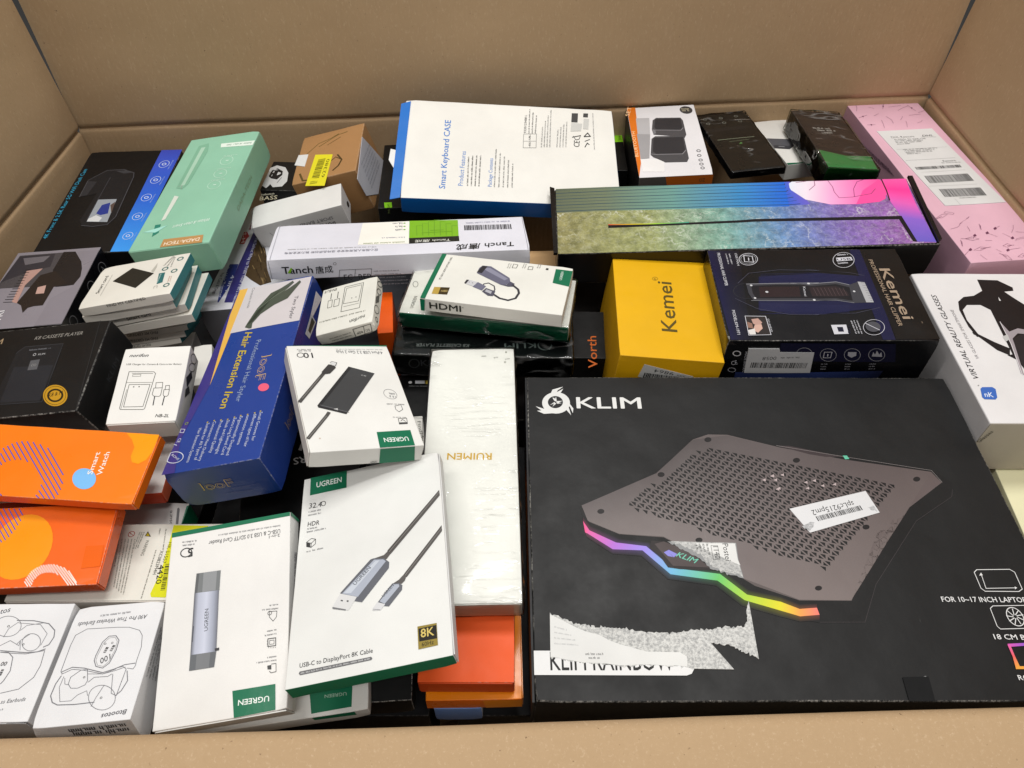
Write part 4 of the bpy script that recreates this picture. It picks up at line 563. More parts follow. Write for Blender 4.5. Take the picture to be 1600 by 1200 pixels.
   ('p','#c4c4c8',[-68.71,10.98,-69.14,12.03,-70.19,12.47,-71.24,12.03,-71.67,10.98,-71.24,9.93,-70.19,9.5,-69.14,9.93]),
   ('p','#c4c4c8',[-4.45,13.6,-4.88,14.64,-5.92,15.07,-6.95,14.64,-7.38,13.6,-6.95,12.57,-5.92,12.14,-4.88,12.57]),
   ('p','#c4c4c8',[-68.4,-9.74,-68.83,-8.72,-69.85,-8.3,-70.87,-8.72,-71.29,-9.74,-70.87,-10.76,-69.85,-11.19,-68.83,-10.76]),
   ('p','#c4c4c8',[-4.44,-13.12,-4.86,-12.12,-5.86,-11.71,-6.86,-12.12,-7.28,-13.12,-6.86,-14.13,-5.86,-14.54,-4.86,-14.13]),
   ('p','#c4c4c8',[-53.12,0.08,-53.55,1.11,-54.58,1.54,-55.61,1.11,-56.04,0.08,-55.61,-0.95,-54.58,-1.38,-53.55,-0.95]),
   ('p','#c4c4c8',[-4.07,13.6,-4.5,14.64,-5.54,15.07,-6.57,14.64,-7,13.6,-6.57,12.56,-5.54,12.14,-4.5,12.56]),
   ('p','#c4c4c8',[-4.32,-13.39,-4.73,-12.39,-5.73,-11.98,-6.73,-12.39,-7.15,-13.39,-6.73,-14.4,-5.73,-14.81,-4.73,-14.4]),
   ('p','#c4c4c8',[-53.67,0.08,-54.1,1.12,-55.13,1.54,-56.16,1.12,-56.59,0.08,-56.16,-0.95,-55.13,-1.37,-54.1,-0.95]),
   ('p','#c4c4c8',[42.67,0.39,42.25,1.4,41.25,1.81,40.24,1.4,39.82,0.39,40.24,-0.61,41.25,-1.03,42.25,-0.61]),
   ('p','#a8a8ac',[49.45,16.53,56.97,15.38,57.63,-17.28,49.45,-17.26]),
   ('l','#46464c',0.42,0,[52.71,14.83,58.72,13.69]),
   ('l','#46464c',0.42,0,[53.01,10.62,58.44,9.49]),
   ('l','#46464c',0.42,0,[53.3,6.44,58.17,5.32]),
   ('l','#46464c',0.42,0,[53.6,2.29,57.89,1.17]),
   ('l','#46464c',0.42,0,[53.89,-1.84,57.62,-2.94]),
   ('l','#46464c',0.41,0,[54.18,-5.94,57.34,-7.03]),
   ('l','#46464c',0.41,0,[54.47,-10.01,57.07,-11.1]),
   ('l','#46464c',0.41,0,[54.75,-14.05,56.81,-15.13]),
   ('t','Kemei',-13.33,8.3,-1.6839,15.54,2.78,'#c9c9d0',0,0),
   ('t','PROFESSIONAL HAIR CLIPPER',-99.71,67.74,-1.5651,57.23,3.37,'#c9c9d0',0,1),
   ('t','MODEL:KM-1971',-98.64,-28.97,-1.5901,37.12,3.11,'#c9c9d0',0,1),
   ('t','1500 MAH',-79.22,67.02,-1.5955,21.98,2.68,'#c9c9d0',0,0),
   ('f','#c9c9d0',-86.24,66.14,-1.562,19.58,1.87,413),
   ('f','#c9c9d0',-90.15,66.16,-1.5591,19.59,1.87,420),
   ('l','#c9c9d0',0.67,1,[-54.47,56.28,-54.3,58.64,-54.67,60.89,-55.57,62.9,-56.95,64.59,-58.74,65.87,-60.85,66.66,-63.17,66.94,-65.6,66.68,-68,65.91,-70.26,64.65,-72.26,62.98,-73.9,60.98,-75.11,58.74,-75.82,56.38,-75.99,54.01,-75.61,51.77,-74.72,49.75,-73.34,48.06,-71.55,46.79,-69.44,45.99,-67.12,45.71,-64.69,45.97,-62.29,46.74,-60.03,48,-58.03,49.67,-56.39,51.68,-55.18,53.92]),
   ('l','#c9c9d0',0.3,1,[-56.41,56.29,-56.28,58.17,-56.59,59.97,-57.34,61.58,-58.47,62.93,-59.94,63.95,-61.67,64.58,-63.57,64.8,-65.55,64.6,-67.51,63.98,-69.36,62.98,-70.99,61.64,-72.33,60.04,-73.31,58.25,-73.88,56.37,-74.01,54.48,-73.7,52.69,-72.95,51.07,-71.82,49.73,-70.35,48.71,-68.62,48.07,-66.72,47.85,-64.74,48.05,-62.77,48.67,-60.93,49.67,-59.3,51.01,-57.96,52.61,-56.98,54.4]),
   ('l','#c9c9d0',0.93,1,[-69.18,63,-59.71,61.44,-60.15,50.91,-70.24,51.85]),
   ('l','#c9c9d0',1.11,0,[-64.45,59.04,-65.07,53.62]),
   ('t','GO AHEAD',-63.21,-42.57,-1.5765,19.78,1.91,'#c9c9d0',0,0),
   ('l','#c9c9d0',0.59,1,[56.09,53.97,56.6,56.99,56.47,59.86,55.72,62.44,54.38,64.6,52.51,66.23,50.22,67.24,47.62,67.6,44.84,67.27,42.01,66.28,39.28,64.67,36.79,62.53,34.66,59.96,32.99,57.1,31.88,54.08,31.37,51.05,31.5,48.18,32.25,45.6,33.59,43.44,35.45,41.81,37.74,40.8,40.35,40.45,43.13,40.77,45.96,41.77,48.69,43.37,51.18,45.51,53.31,48.08,54.98,50.95]),
   ('p','#c9c9d0',[36.35,57.96,54.11,59.38,54.39,53.38,35.59,51.37]),
   ('t','USB',36.86,52.56,0.1054,16.33,3.48,'#15152c',0,1),
   ('f','#c9c9d0',39.23,61.56,0.124,14.14,2.98,483),
   ('f','#c9c9d0',36.26,46.62,0.1231,13.97,2.93,490),
   ('l','#c9c9d0',0.54,1,[57.46,-55.63,57.92,-53.09,57.81,-50.68,57.13,-48.51,55.9,-46.71,54.2,-45.35,52.1,-44.5,49.71,-44.21,47.16,-44.5,44.57,-45.34,42.06,-46.7,39.78,-48.51,37.82,-50.67,36.29,-53.08,35.26,-55.62,34.8,-58.16,34.91,-60.57,35.59,-62.74,36.82,-64.54,38.52,-65.9,40.62,-66.75,43.01,-67.04,45.56,-66.75,48.15,-65.91,50.66,-64.55,52.94,-62.74,54.9,-60.58,56.43,-58.17]),
   ('p','#4a4a50',[53.41,-55.63,53.71,-53.92,53.61,-52.26,53.11,-50.73,52.25,-49.41,51.05,-48.36,49.59,-47.64,47.93,-47.28,46.16,-47.3,44.36,-47.7,42.64,-48.46,41.06,-49.54,39.72,-50.89,38.68,-52.44,37.99,-54.11,37.69,-55.82,37.79,-57.48,38.29,-59.01,39.15,-60.34,40.35,-61.38,41.81,-62.11,43.47,-62.46,45.24,-62.44,47.04,-62.04,48.76,-61.28,50.34,-60.2,51.68,-58.85,52.72,-57.3]),
   ('l','#c9c9d0',0.78,0,[39.21,-49.81,51.25,-59.88]),
   ('p','#c9c9d0',[2.2,-52.33,18.28,-51.83,17.43,-65.34,2.16,-66.09]),
   ('t','USB',19.21,-53.6,-1.7768,11.49,2.58,'#15152c',0,1),
   ('p','#15152c',[7.6,-55.36,13.79,-55.36,13.32,-62.37,7.52,-62.37]),
   ('f','#c9c9d0',30.74,-45.22,-1.5813,20.87,1.76,539),
   ('f','#c9c9d0',27.52,-45.6,-1.5695,20.48,1.76,546),
   ('f','#c9c9d0',24.31,-45.98,-1.5573,20.1,1.77,553),
   ('t','Kemei',79.72,38.51,-1.5547,82,11.62,'#a08c78',0,1.2),
   ('t','PROFESSIONAL HAIR CLIPPER',72.3,54.19,-1.567,108.32,4.54,'#a08c78',0,0.6),
   ('t','R',98.39,-47.31,-1.6153,3.05,1.33,'#807060',0,0)]),
  ('photo_print','T',[('p','#2c2524',[-85.86,-38.67,-64.38,-39.47,-64.44,-66.08,-87.5,-66.83]),
   ('p','#b89488',[-80.42,-43.33,-72.99,-42.05,-69.76,-48.47,-75.47,-54.82,-79.84,-49.74]),
   ('p','#caa596',[-78.54,-52.28,-71.16,-51.02,-71.16,-57.34,-77.17,-63.6,-81.76,-59.85]),
   ('p','#d8d4d0',[-87.08,-59.85,-79.51,-57.34,-79.95,-66.08,-86.52,-66.33]),
   ('p','#8c6a5c',[-85.63,-47.18,-80.74,-49.74,-81.29,-57.34,-86.38,-56.07]),
   ('l','#c9c9d0',0.66,1,[-86.17,-38.41,-64.28,-38.95,-64.19,-66.58,-87.59,-67.32])]),
  ('printed_design','F',[('p','#10102a',[-55.14,128.25,64.82,127.02,74.09,99.5,-50.29,102.01]),
   ('g',['#26305a','#2c3a6c','#161a30'],[-92.93,82.73,-1.87,84.32,66.46,85.85],[-92.44,71.43,1.83,71.68,64.13,71.84]),
   ('l','#9a9aa0',0.47,1,[7.94,110.88,7.1,112.98,5.87,114.97,4.31,116.75,2.52,118.24,0.56,119.36,-1.45,120.06,-3.41,120.29,-5.24,120.05,-6.83,119.35,-8.1,118.23,-9,116.74,-9.48,114.95,-9.51,112.96,-9.09,110.86,-8.25,108.76,-7.02,106.77,-5.46,104.99,-3.66,103.5,-1.71,102.38,0.3,101.68,2.27,101.45,4.09,101.69,5.68,102.39,6.96,103.51,7.85,105,8.33,106.79,8.36,108.78]),
   ('f','#8a8a92',-4.24,96.13,0.0017,7.2,2.08,28),
   ('f','#8a8a92',-3.57,92.31,0.0018,7.23,2.1,35),
   ('f','#8a8a92',-2.89,88.47,0.002,7.25,2.11,42),
   ('l','#9a9aa0',0.47,1,[33.28,110.91,32.39,113,31.11,114.99,29.52,116.77,27.69,118.26,25.71,119.38,23.69,120.07,21.72,120.31,19.9,120.07,18.33,119.37,17.09,118.25,16.23,116.76,15.79,114.97,15.81,112.98,16.28,110.89,17.18,108.79,18.45,106.81,20.05,105.02,21.88,103.53,23.85,102.41,25.88,101.72,27.85,101.49,29.66,101.72,31.23,102.42,32.48,103.55,33.34,105.04,33.77,106.82,33.75,108.81]),
   ('f','#8a8a92',21.49,96.17,0.0017,7.19,2.05,56),
   ('f','#8a8a92',22.25,92.36,0.0018,7.21,2.07,63),
   ('f','#8a8a92',23.02,88.52,0.002,7.24,2.08,70),
   ('l','#9a9aa0',0.47,1,[58.92,110.93,57.98,113.03,56.66,115.01,55.02,116.79,53.16,118.28,51.16,119.4,49.12,120.09,47.15,120.33,45.34,120.09,43.79,119.39,42.58,118.27,41.76,116.78,41.37,115,41.44,113.01,41.96,110.92,42.9,108.82,44.23,106.84,45.86,105.06,47.73,103.57,49.73,102.45,51.76,101.76,53.73,101.52,55.54,101.76,57.09,102.46,58.3,103.58,59.13,105.07,59.51,106.85,59.44,108.84]),
   ('f','#8a8a92',47.52,96.22,0.0017,7.17,2.02,84),
   ('f','#8a8a92',48.37,92.41,0.0018,7.2,2.03,91),
   ('f','#8a8a92',49.23,88.57,0.002,7.22,2.05,98),
   ('l','#9a9aa0',0.47,1,[-17.65,112.17,-18.44,114.26,-19.62,116.25,-21.13,118.03,-22.89,119.52,-24.82,120.64,-26.81,121.33,-28.78,121.57,-30.61,121.33,-32.22,120.63,-33.52,119.51,-34.46,118.02,-34.98,116.24,-35.06,114.25,-34.69,112.15,-33.9,110.06,-32.71,108.07,-31.2,106.29,-29.44,104.8,-27.52,103.68,-25.52,102.99,-23.56,102.76,-21.73,102.99,-20.12,103.69,-18.81,104.81,-17.88,106.31,-17.36,108.09,-17.28,110.08]),
   ('f','#8a8a92',-29.83,96.09,0.0017,7.21,2.11,112),
   ('f','#8a8a92',-29.25,92.27,0.0018,7.24,2.13,119),
   ('f','#8a8a92',-28.67,88.42,0.002,7.27,2.14,126),
   ('l','#b0b0b8',0.79,1,[-5.81,115.34,2.14,115.34,2.94,106.9,-4.72,106.89]),
   ('l','#c0c0c8',0.95,0,[-1.48,112.71,-0.73,109.02]),
   ('p','#a0a0a8',[18.92,115.36,27.74,115.37,29.12,110.11,25.19,106.92,20.25,110.1]),
   ('p','#9a9aa2',[45.87,108.81,45.36,115.38,48.49,111.45,48.5,117.47,52.91,111.46,53.81,115.39,57.13,108.03]),
   ('l','#c8c8cc',1.09,1,[-93.78,112.62,-94.05,113.44,-94.5,114.22,-95.12,114.92,-95.86,115.5,-96.7,115.94,-97.58,116.21,-98.48,116.3,-99.33,116.21,-100.1,115.94,-100.76,115.5,-101.25,114.91,-101.58,114.21,-101.7,113.43,-101.63,112.61,-101.36,111.79,-100.91,111.01,-100.29,110.32,-99.55,109.73,-98.71,109.3,-97.83,109.02,-96.93,108.93,-96.08,109.03,-95.31,109.3,-94.65,109.74,-94.15,110.32,-93.83,111.02,-93.71,111.8]),
   ('t','CE',-99.22,93.79,0.3665,6.13,6.46,'#b0b0b8',0,0),
   ('l','#b0b0b8',0.56,1,[-93.68,86.35,-93.93,87.09,-94.37,87.79,-94.98,88.42,-95.72,88.94,-96.57,89.34,-97.47,89.58,-98.38,89.66,-99.26,89.58,-100.06,89.33,-100.74,88.93,-101.27,88.41,-101.63,87.78,-101.78,87.07,-101.73,86.33,-101.48,85.6,-101.04,84.89,-100.43,84.27,-99.68,83.74,-98.84,83.35,-97.94,83.1,-97.03,83.02,-96.15,83.11,-95.35,83.35,-94.66,83.75,-94.13,84.28,-93.78,84.91,-93.63,85.61]),
   ('t','MADE IN P.R.C',-89.36,115.26,-1.4553,32.73,2.32,'#a8a8ae',0,0)]),
  ('barcode_sticker','F',[('s','#b5b5b7',0.15,[-86.84,119.97,-54.29,119.99,-52.58,115.29,-16.46,114.8,-12.56,83.46,-83.63,82.19]),
   ('t','0058',-54.48,108.69,-3.086,14.67,4.88,'#333333',0,0),
   ('f','#555555',-30.39,108.72,-3.1028,21.22,2.87,21),
   ('b','#333333',-19.21,99.36,-3.1401,60.89,8.55,46)]),
  ('printed_design','R',[('t','Kemei',-48.24,85.96,-1.7908,33.68,11.21,'#3a3430',0,0.6)]),
 ],
 'vr': [
  ('printed_design','T',[('t','VIRTUAL REALITY GLASSES',-82.26,-54.52,1.5474,129.34,5.59,'#2c2a2e',0.25,0.5),
   ('t','VR GLASSES FOR SMARTPHONE',-70.22,-26.31,1.5552,75.83,3.38,'#8a8688',0.1,0),
   ('p','#171316',[-20.99,101.54,2.25,100.5,14.46,87.86,12.88,82.03,1.54,80.5,8.17,69.07,17.25,55.06,-29.02,-47.61,-31.08,-28.49,-38.6,-21.2,-32.67,-19.93,-27.06,49.23,-35.05,57.51,-50.35,57.41,-58.42,49.03,-60.18,32.68,-55.96,6.39,-59.63,6.36,-62.56,22,-62.22,49,-58.11,62.97,-48.82,70.98,-36.42,73.06,-23.18,81.79]),
   ('p','#171316',[-62.01,14.13,-56.21,10.26,-44.51,-1.22,-31.57,-11.23,-36.12,-21.67,-46.21,-13.82,-57.8,6.38,-61.74,10.23]),
   ('p','#9a9298',[-24.74,30.23,-21.35,14.39,-9.79,19.71,0.16,17.15,-2.78,10.61,-13.26,11.84,-22.19,4.04,-33.59,-49.99,-36.04,-47.66,-27.37,-3.64]),
   ('p','#242024',[-22.75,2.75,-10.15,10.56,-3.37,9.31,-31.14,-52.32,-28.78,-33.32]),
   ('l','#d8d4d8',0.71,0,[-24.74,30.23,-27.37,-3.64,-35.34,-50.0]),
   ('p','#b8b8b8',[-32.08,6.54,-24.89,10.47,-26.05,2.73,-31.73,-1.13]),
   ('p','#cfcfcf',[-9.19,71.23,-8.71,64.71,-11.01,64.69]),
   ('t','R',-86.76,-64.7,0.8147,2.22,1.16,'#555555',0,0)]),
  ('logo','T',[('p','#3a66b8',[-86.53,-68.35,-83.86,-66.05,-73.49,-65.98,-71.19,-68.7,-74.25,-79.97,-77.09,-82.65,-87.98,-82.28,-89.43,-79.62]),
   ('t','nK',-86.08,-78.93,-0.071,8.63,6.23,'#dfe6f2',0.1,0.8)]),
  ('printed_design','F',[('t','Glasses',-90.78,48.81,1.2816,19.18,4.64,'#4a463e',0.2,0.6),
   ('l','#55504a',0.36,0,[-94.8,79.39,-94.8,54.47])]),
 ],
 'pink': [
  ('printed_design','T',[('l','#7c4a68',0.5,0,[-42.11,185.99,-44.09,176.75,-48.42,167.83]),
   ('l','#7c4a68',0.49,0,[-53.32,148.41,-37.14,155.65]),
   ('p','#6a3a55',[-46.15,153.57,-43.21,153.79,-45.7,149.13]),
   ('l','#7c4a68',0.5,0,[-25.84,177.28,-20.22,174.54,-19.18,172.23]),
   ('l','#7c4a68',0.5,0,[0.76,184.86,-6.03,171.13]),
   ('p','#6a3a55',[-3.53,179.57,-0.52,179.8,-3.18,174.98]),
   ('l','#7c4a68',0.49,0,[25.57,177.53,13.28,176.49,4.69,175.12]),
   ('l','#7c4a68',0.49,0,[36.55,176.37,24.24,170.42,14.69,164.28]),
   ('l','#7c4a68',0.48,0,[40.78,160.14,35.65,178.2]),
   ('p','#6a3a55',[37.39,170.71,40.4,170.94,37.63,166.16]),
   ('l','#7c4a68',0.49,0,[-18.26,157.9,-23.32,154.89,-28.23,151.89]),
   ('l','#7c4a68',0.48,0,[-10.73,149.16,-6.92,138.73,-8.39,128.91]),
   ('l','#7c4a68',0.48,0,[13.71,146.88,10.49,141.97,6.19,137.19]),
   ('l','#7c4a68',0.48,0,[43.77,150.47,32.66,149.7,24.78,148.65]),
   ('l','#7c4a68',0.47,0,[-27.06,117.48,-24.25,128.33,-22.03,139.38]),
   ('l','#7c4a68',0.47,0,[6.98,116.45,10.55,125.1,12.83,133.96]),
   ('l','#7c4a68',0.47,0,[27.39,126.67,34.95,130.02,38.37,133.77]),
   ('l','#7c4a68',0.48,0,[-36.73,127.34,-48.81,127.99]),
   ('p','#6a3a55',[-43.66,129.18,-40.75,129.38,-43.22,124.86]),
   ('l','#7c4a68',0.48,0,[55.14,160.88,50.04,158,41.92,154.89]),
   ('l','#7c4a68',0.38,1,[-37.31,-92.88,-44.23,-91.82,-55.14,-98.92,-47.95,-99.29]),
   ('l','#7c4a68',0.48,0,[-46.27,-95.91,-55.14,-100.36]),
   ('l','#7c4a68',0.38,1,[-30.02,-93.34,-40.38,-89.85,-36.95,-86.58,-27.35,-90.72]),
   ('l','#7c4a68',0.37,0,[-48.23,-122.45,-37.77,-119.41,-32.48,-115.86]),
   ('l','#7c4a68',0.37,1,[-32.73,-114.6,-15.01,-102.47,-11.54,-99.25,-30.1,-112.07]),
   ('l','#7c4a68',0.37,0,[-26.17,-128.92,-25.06,-124.02,-24.58,-119.02]),
   ('l','#7c4a68',0.37,1,[-10.3,-126.59,-6.92,-118.15,-7.76,-117.56,-10.79,-125.36]),
   ('l','#7c4a68',0.46,0,[-9.04,-122.09,-7.23,-115.28]),
   ('l','#7c4a68',0.36,0,[-24.85,-137.11,-30.45,-144.22]),
   ('p','#6a3a55',[-26.5,-136.95,-22.49,-134.3,-22.47,-138.34,-26.37,-139.98]),
   ('l','#7c4a68',0.36,0,[-6.87,-133.62,2.07,-142.38]),
   ('p','#6a3a55',[-8.53,-133.46,-4.46,-130.79,-4.49,-134.86,-8.44,-136.51]),
   ('l','#7c4a68',0.36,0,[7.58,-125.95,16.15,-122.14]),
   ('p','#6a3a55',[5.91,-125.79,10.03,-123.08,9.96,-127.19,5.97,-128.87]),
   ('l','#7c4a68',0.36,0,[23.63,-136.47,29.93,-129.16,34.06,-121.56]),
   ('l','#7c4a68',0.36,0,[18.84,-146.13,11.76,-136.54]),
   ('p','#6a3a55',[17.2,-145.97,21.29,-143.35,21.18,-147.34,17.23,-148.97]),
   ('l','#7c4a68',0.36,1,[-50.02,-156.78,-46.66,-148.18,-47.18,-147.06,-50.22,-155.05]),
   ('l','#7c4a68',0.45,0,[-48.6,-151.94,-46.58,-144.6]),
   ('l','#7c4a68',0.36,1,[-22.91,-144.72,-29.38,-139.85,-39.87,-142.59,-33.06,-146.81]),
   ('l','#7c4a68',0.45,0,[-31.39,-143.66,-44.97,-141.98]),
   ('l','#7c4a68',0.36,0,[-16.69,-148.16,-10.49,-148.92,-8.45,-149.3]),
   ('l','#7c4a68',0.35,1,[-40.37,-165.01,-29.17,-159.63,-21.91,-161.64,-32.8,-166.39]),
   ('l','#7c4a68',0.44,0,[-31.16,-163.32,-16.48,-160.87]),
   ('l','#7c4a68',0.35,0,[-8.62,-171.33,-10.79,-168.45,-12.56,-165.6]),
   ('l','#7c4a68',0.35,1,[-0.92,-160.33,6.8,-156.47,10.34,-160.06,2.97,-163.28]),
   ('l','#7c4a68',0.44,0,[4.7,-160.19,13.68,-160.04]),
   ('l','#7c4a68',0.35,0,[0.55,-168.28,18.15,-165.95]),
   ('p','#6a3a55',[-1.07,-168.13,2.91,-165.6,2.86,-169.46,-1,-171.02]),
   ('l','#7c4a68',0.35,0,[-44.35,-163.27,-55.14,-172.18]),
   ('p','#6a3a55',[-45.97,-163.12,-42.08,-160.58,-42.01,-164.46,-45.8,-166.03]),
   ('l','#7c4a68',0.34,0,[-33.77,-183.81,-35.71,-178.85,-36.85,-173.93]),
   ('l','#7c4a68',0.34,1,[-4.19,-186.76,-5.27,-177.91,-10.43,-175.95,-8.98,-184.5]),
   ('l','#7c4a68',0.43,0,[-7.29,-181.51,-12.6,-173.1]),
   ('l','#7c4a68',0.35,1,[36.39,-147.03,20,-151.41,23.44,-148.42,39.1,-144.61]),
   ('l','#7c4a68',0.34,1,[6.03,-181.71,14.54,-176.58,18.88,-178.68,10.71,-183.2]),
   ('l','#7c4a68',0.43,0,[12.45,-180.2,22.63,-177.96]),
   ('l','#7c4a68',0.36,0,[41.47,-137.88,34.42,-136.39,29.56,-135.11])]),
  ('shipping_label','T',[('s','#d6d6d6',0.15,[-42.78,108.86,40.62,109.06,50.47,-74.85,-31.3,-74.95]),
   ('t','DHL Retoure',-29.25,88.32,0.0005,34.09,4.82,'#444444',0,0),
   ('t','DHL',16.77,88.6,-0.0088,16.29,4.49,'#222222',0.3,1.2),
   ('l','#444444',0.57,0,[13.74,87.51,35.6,85.93]),
   ('f','#555555',-27.38,83.62,-0.0369,48.45,3.29,32),
   ('f','#555555',-27.85,79.47,-0.0246,43.9,3.24,39),
   ('f','#555555',-28.32,75.33,-0.0096,39.37,3.19,46),
   ('f','#555555',-28.79,71.22,0.0092,20.93,3.12,53),
   ('f','#555555',-26.7,56.94,-0.006,50.33,3.1,60),
   ('f','#555555',-26.41,53.14,-0.0034,45.36,3.08,67),
   ('f','#555555',-26.13,49.36,-0.0001,40.42,3.06,74),
   ('f','#555555',-25.84,45.59,0.0041,21.3,3.03,81),
   ('l','#999999',0.33,0,[-35.74,58.65,38.52,59.21]),
   ('l','#777777',0.43,0,[-35.18,30.71,36.6,31.23]),
   ('t','Retoure',15.47,23.05,-0.0004,18.15,3.63,'#444444',0,1),
   ('f','#555555',11.36,19.66,-0.0318,27.34,2.47,109),
   ('b','#2a2a2a',-30.06,7.39,0.0023,64.6,6.64,34),
   ('b','#333333',-27.22,-24.93,0.0019,62.13,17.32,40),
   ('b','#333333',-22.67,-56.84,-0.0272,57.03,18.06,40),
   ('l','#777777',0.31,0,[-27.62,1.05,35.6,1.27]),
   ('l','#777777',0.3,0,[-32.71,-31.44,34.28,-32.62]),
   ('f','#444444',-5.14,-61.47,-0.0147,23.85,2.2,151),
   ('l','#999999',0.39,0,[-11.68,-60.86,-10.99,-75.01])]),
  ('printed_design','L',[('f','#5e4658',-109.4,53.79,0.1236,83.08,2.79,4),
   ('f','#5e4658',-99.13,53.54,0.1335,78.31,2.78,11),
   ('f','#5e4658',-88.99,53.3,0.1446,73.64,2.76,18),
   ('f','#5e4658',-78.97,53.05,0.1569,69.07,2.74,25),
   ('p','#a89a78',[-184.65,54.31,-173.15,58.44,-114.57,56.21,-128.33,50.87])]),
 ],
 'mousepad': [
  ('printed_picture','T',[('p','#6f9c98',[-224.17,58.11,226.55,62.07,222.76,-60.08,-227.36,-61.99],3),
   ('g',['#626a55','#6f7a62','#6c9a92','#3a86c0','#2468d8','#3c64d4','#6a60c8'],[-224.93,60.91,-161,62.07,-73.48,62.07,13.79,62.07,70.21,62.07,70.89,62.07,78.01,62.07],[-226.12,13.04,-165,14.69,-80.51,14.37,3.77,14.69,66.52,13.65,65.91,15.3,93.44,16.41]),
   ('l','#2a4458',0.59,0,[-225,57.83,-161.25,59.81,-73.93,61.96,13.14,62.07,69.97,62.07,70.64,62.07]),
   ('l','#2a4458',1.12,0,[-225.16,51.71,-161.77,53.64,-74.83,55.45,11.86,56.55,69.5,56.25,70.53,58.77]),
   ('l','#2a4458',0.58,0,[-225.31,45.63,-162.28,47.52,-75.73,48.98,10.59,49.96,69.03,49.54,70.96,51.87]),
   ('l','#2a4458',1.1,0,[-225.46,39.6,-162.78,41.44,-76.61,42.57,9.33,43.43,68.56,42.89,71.91,45.01]),
   ('l','#2a4458',0.57,0,[-225.61,33.62,-163.28,35.42,-77.49,36.22,8.07,36.95,68.1,36.29,73.38,38.18]),
   ('l','#2a4458',1.09,0,[-225.76,27.68,-163.78,29.44,-78.36,29.91,6.83,30.53,67.65,29.76,75.36,31.4]),
   ('l','#2a4458',0.57,0,[-225.91,21.79,-164.27,23.51,-79.23,23.66,5.6,24.15,67.19,23.27,77.85,24.65]),
   ('l','#2a4458',1.08,0,[-226.05,15.95,-164.76,17.62,-80.09,17.45,4.38,17.83,66.74,16.84,80.83,17.94]),
   ('g',['#f05aa8','#f83c98','#e060b8','#8a62c8','#6a5cc0'],[194.4,62.07,191.71,43.09,192.83,19.67,196.96,-12.68,200.39,-57.13],[226.89,62.07,224.1,38.27,222.56,8.6,223.08,-20.04,223.18,-58.92]),
   ('g',['#e4e6f2','#efe2f0','#f0a8d4','#f078b8','#f4509c'],[80.42,62.07,99.71,62.07,131.98,62.07,163.99,62.07,192.92,62.07],[76.01,44.83,89.47,25.8,118.22,15.02,149.4,14.34,189.7,26.41]),
   ('p','#f4509c',[192.92,62.07,194.84,53.18,193.41,36.26,188.68,23.15,179.63,17.61,149.3,14.01,165.54,40.86]),
   ('p','#dfe6f4',[76.01,58.52,80.42,62.07,75.85,44.16,74.87,49.99]),
   ('l','#8a3a68',0.81,0,[98.2,43.84,108.17,53.64,109.28,62.07,125.11,62.07]),
   ('l','#8a3a68',0.82,0,[126.79,62.07,129.53,49.26,128.92,39.11,132.04,27.26,149.17,28.18,174.03,33.76,182.28,43.51]),
   ('l','#8a3a68',0.78,0,[151.25,28.09,154.96,44.72,163.07,58.06,172.3,62.07]),
   ('l','#8a3a68',0.82,0,[84.95,59.85,99.02,62.07]),
   ('p','#14141a',[-163.09,-12.27,-104.99,-12.77,-1.02,-10.13,19.02,-8.43,197.77,-10.19,201.37,-57.17,196.47,-56.97,192.72,-16.28,17.99,-13.44,-1.87,-14.5,-105.46,-16.51,-163.57,-17.89]),
   ('g',['#c83a2a','#d8b82a','#9ac83a','#3a9a8a'],[-162.98,-11.02,-133.88,-11.27,-104.8,-11.2,-63.19,-10.4],[-163.11,-12.58,-134.05,-12.83,-105.03,-13.08,-63.48,-12.28]),
   ('l','#2a2018',1.61,0,[195.36,62.07,194.86,39.57,192.83,19.67])]),
  ('rim','T',[('s','#0c0c0e',3,[-232.76,61.95,-226.76,58.92,-228.25,-64.01,-232.88,-63.84])]),
  ('rim','T',[('s','#0c0c0e',3,[229.01,64.09,234.73,63.83,229.28,-56.79,224.13,-60.14])]),
 ],
 'keycase': [
  ('printed_design','T',[('t','Smart Keyboard CASE',-87.71,-66.11,1.5169,115.68,7.84,'#2f73c4',0,0.8),
   ('t','Product Features',-64.71,-60.29,1.5,57.37,6.23,'#5a86c8',0,0),
   ('t','Package Contents',-26.99,-59.64,1.5144,46.88,5.02,'#5a86c8',0,0),
   ('f','#70706e',-57.71,-59.92,1.5388,49.2,2.33,28),
   ('f','#70706e',-52.75,-59.92,1.5319,50.76,2.33,35),
   ('f','#70706e',-47.78,-59.93,1.5253,52.33,2.33,42),
   ('f','#70706e',-42.81,-59.94,1.5189,53.91,2.33,49),
   ('f','#8a8a88',-22.59,-59.95,1.5184,64.63,2.18,56),
   ('f','#8a8a88',-16.8,-59.85,1.5184,58.54,2.18,63),
   ('f','#8a8a88',-11.01,-59.74,1.519,52.47,2.18,70),
   ('f','#8a8a88',-5.21,-59.64,1.5203,46.42,2.18,77),
   ('f','#8a8a88',0.6,-59.54,1.5228,40.4,2.18,84),
   ('l','#555555',0.49,1,[16.31,7.9,17.86,32.2,35.44,33.32,33.94,8.97]),
   ('l','#555555',0.49,0,[25.46,8.45,26.64,32.76]),
   ('l','#777777',0.4,0,[17.53,19.58,34.56,20.64]),
   ('t','EC',26.49,12.28,1.4627,5.89,2.6,'#444444',0,0),
   ('t','UK',26.81,23.08,1.4731,6.82,2.61,'#444444',0,0),
   ('t','9320123488 L',21.14,33.89,1.5,32.52,3.15,'#555555',0,0),
   ('f','#777777',25.74,33.59,1.5095,44.41,2.1,133),
   ('f','#777777',30.26,33.88,1.5004,39.11,2.1,140),
   ('f','#777777',34.77,34.17,1.4891,33.83,2.1,147),
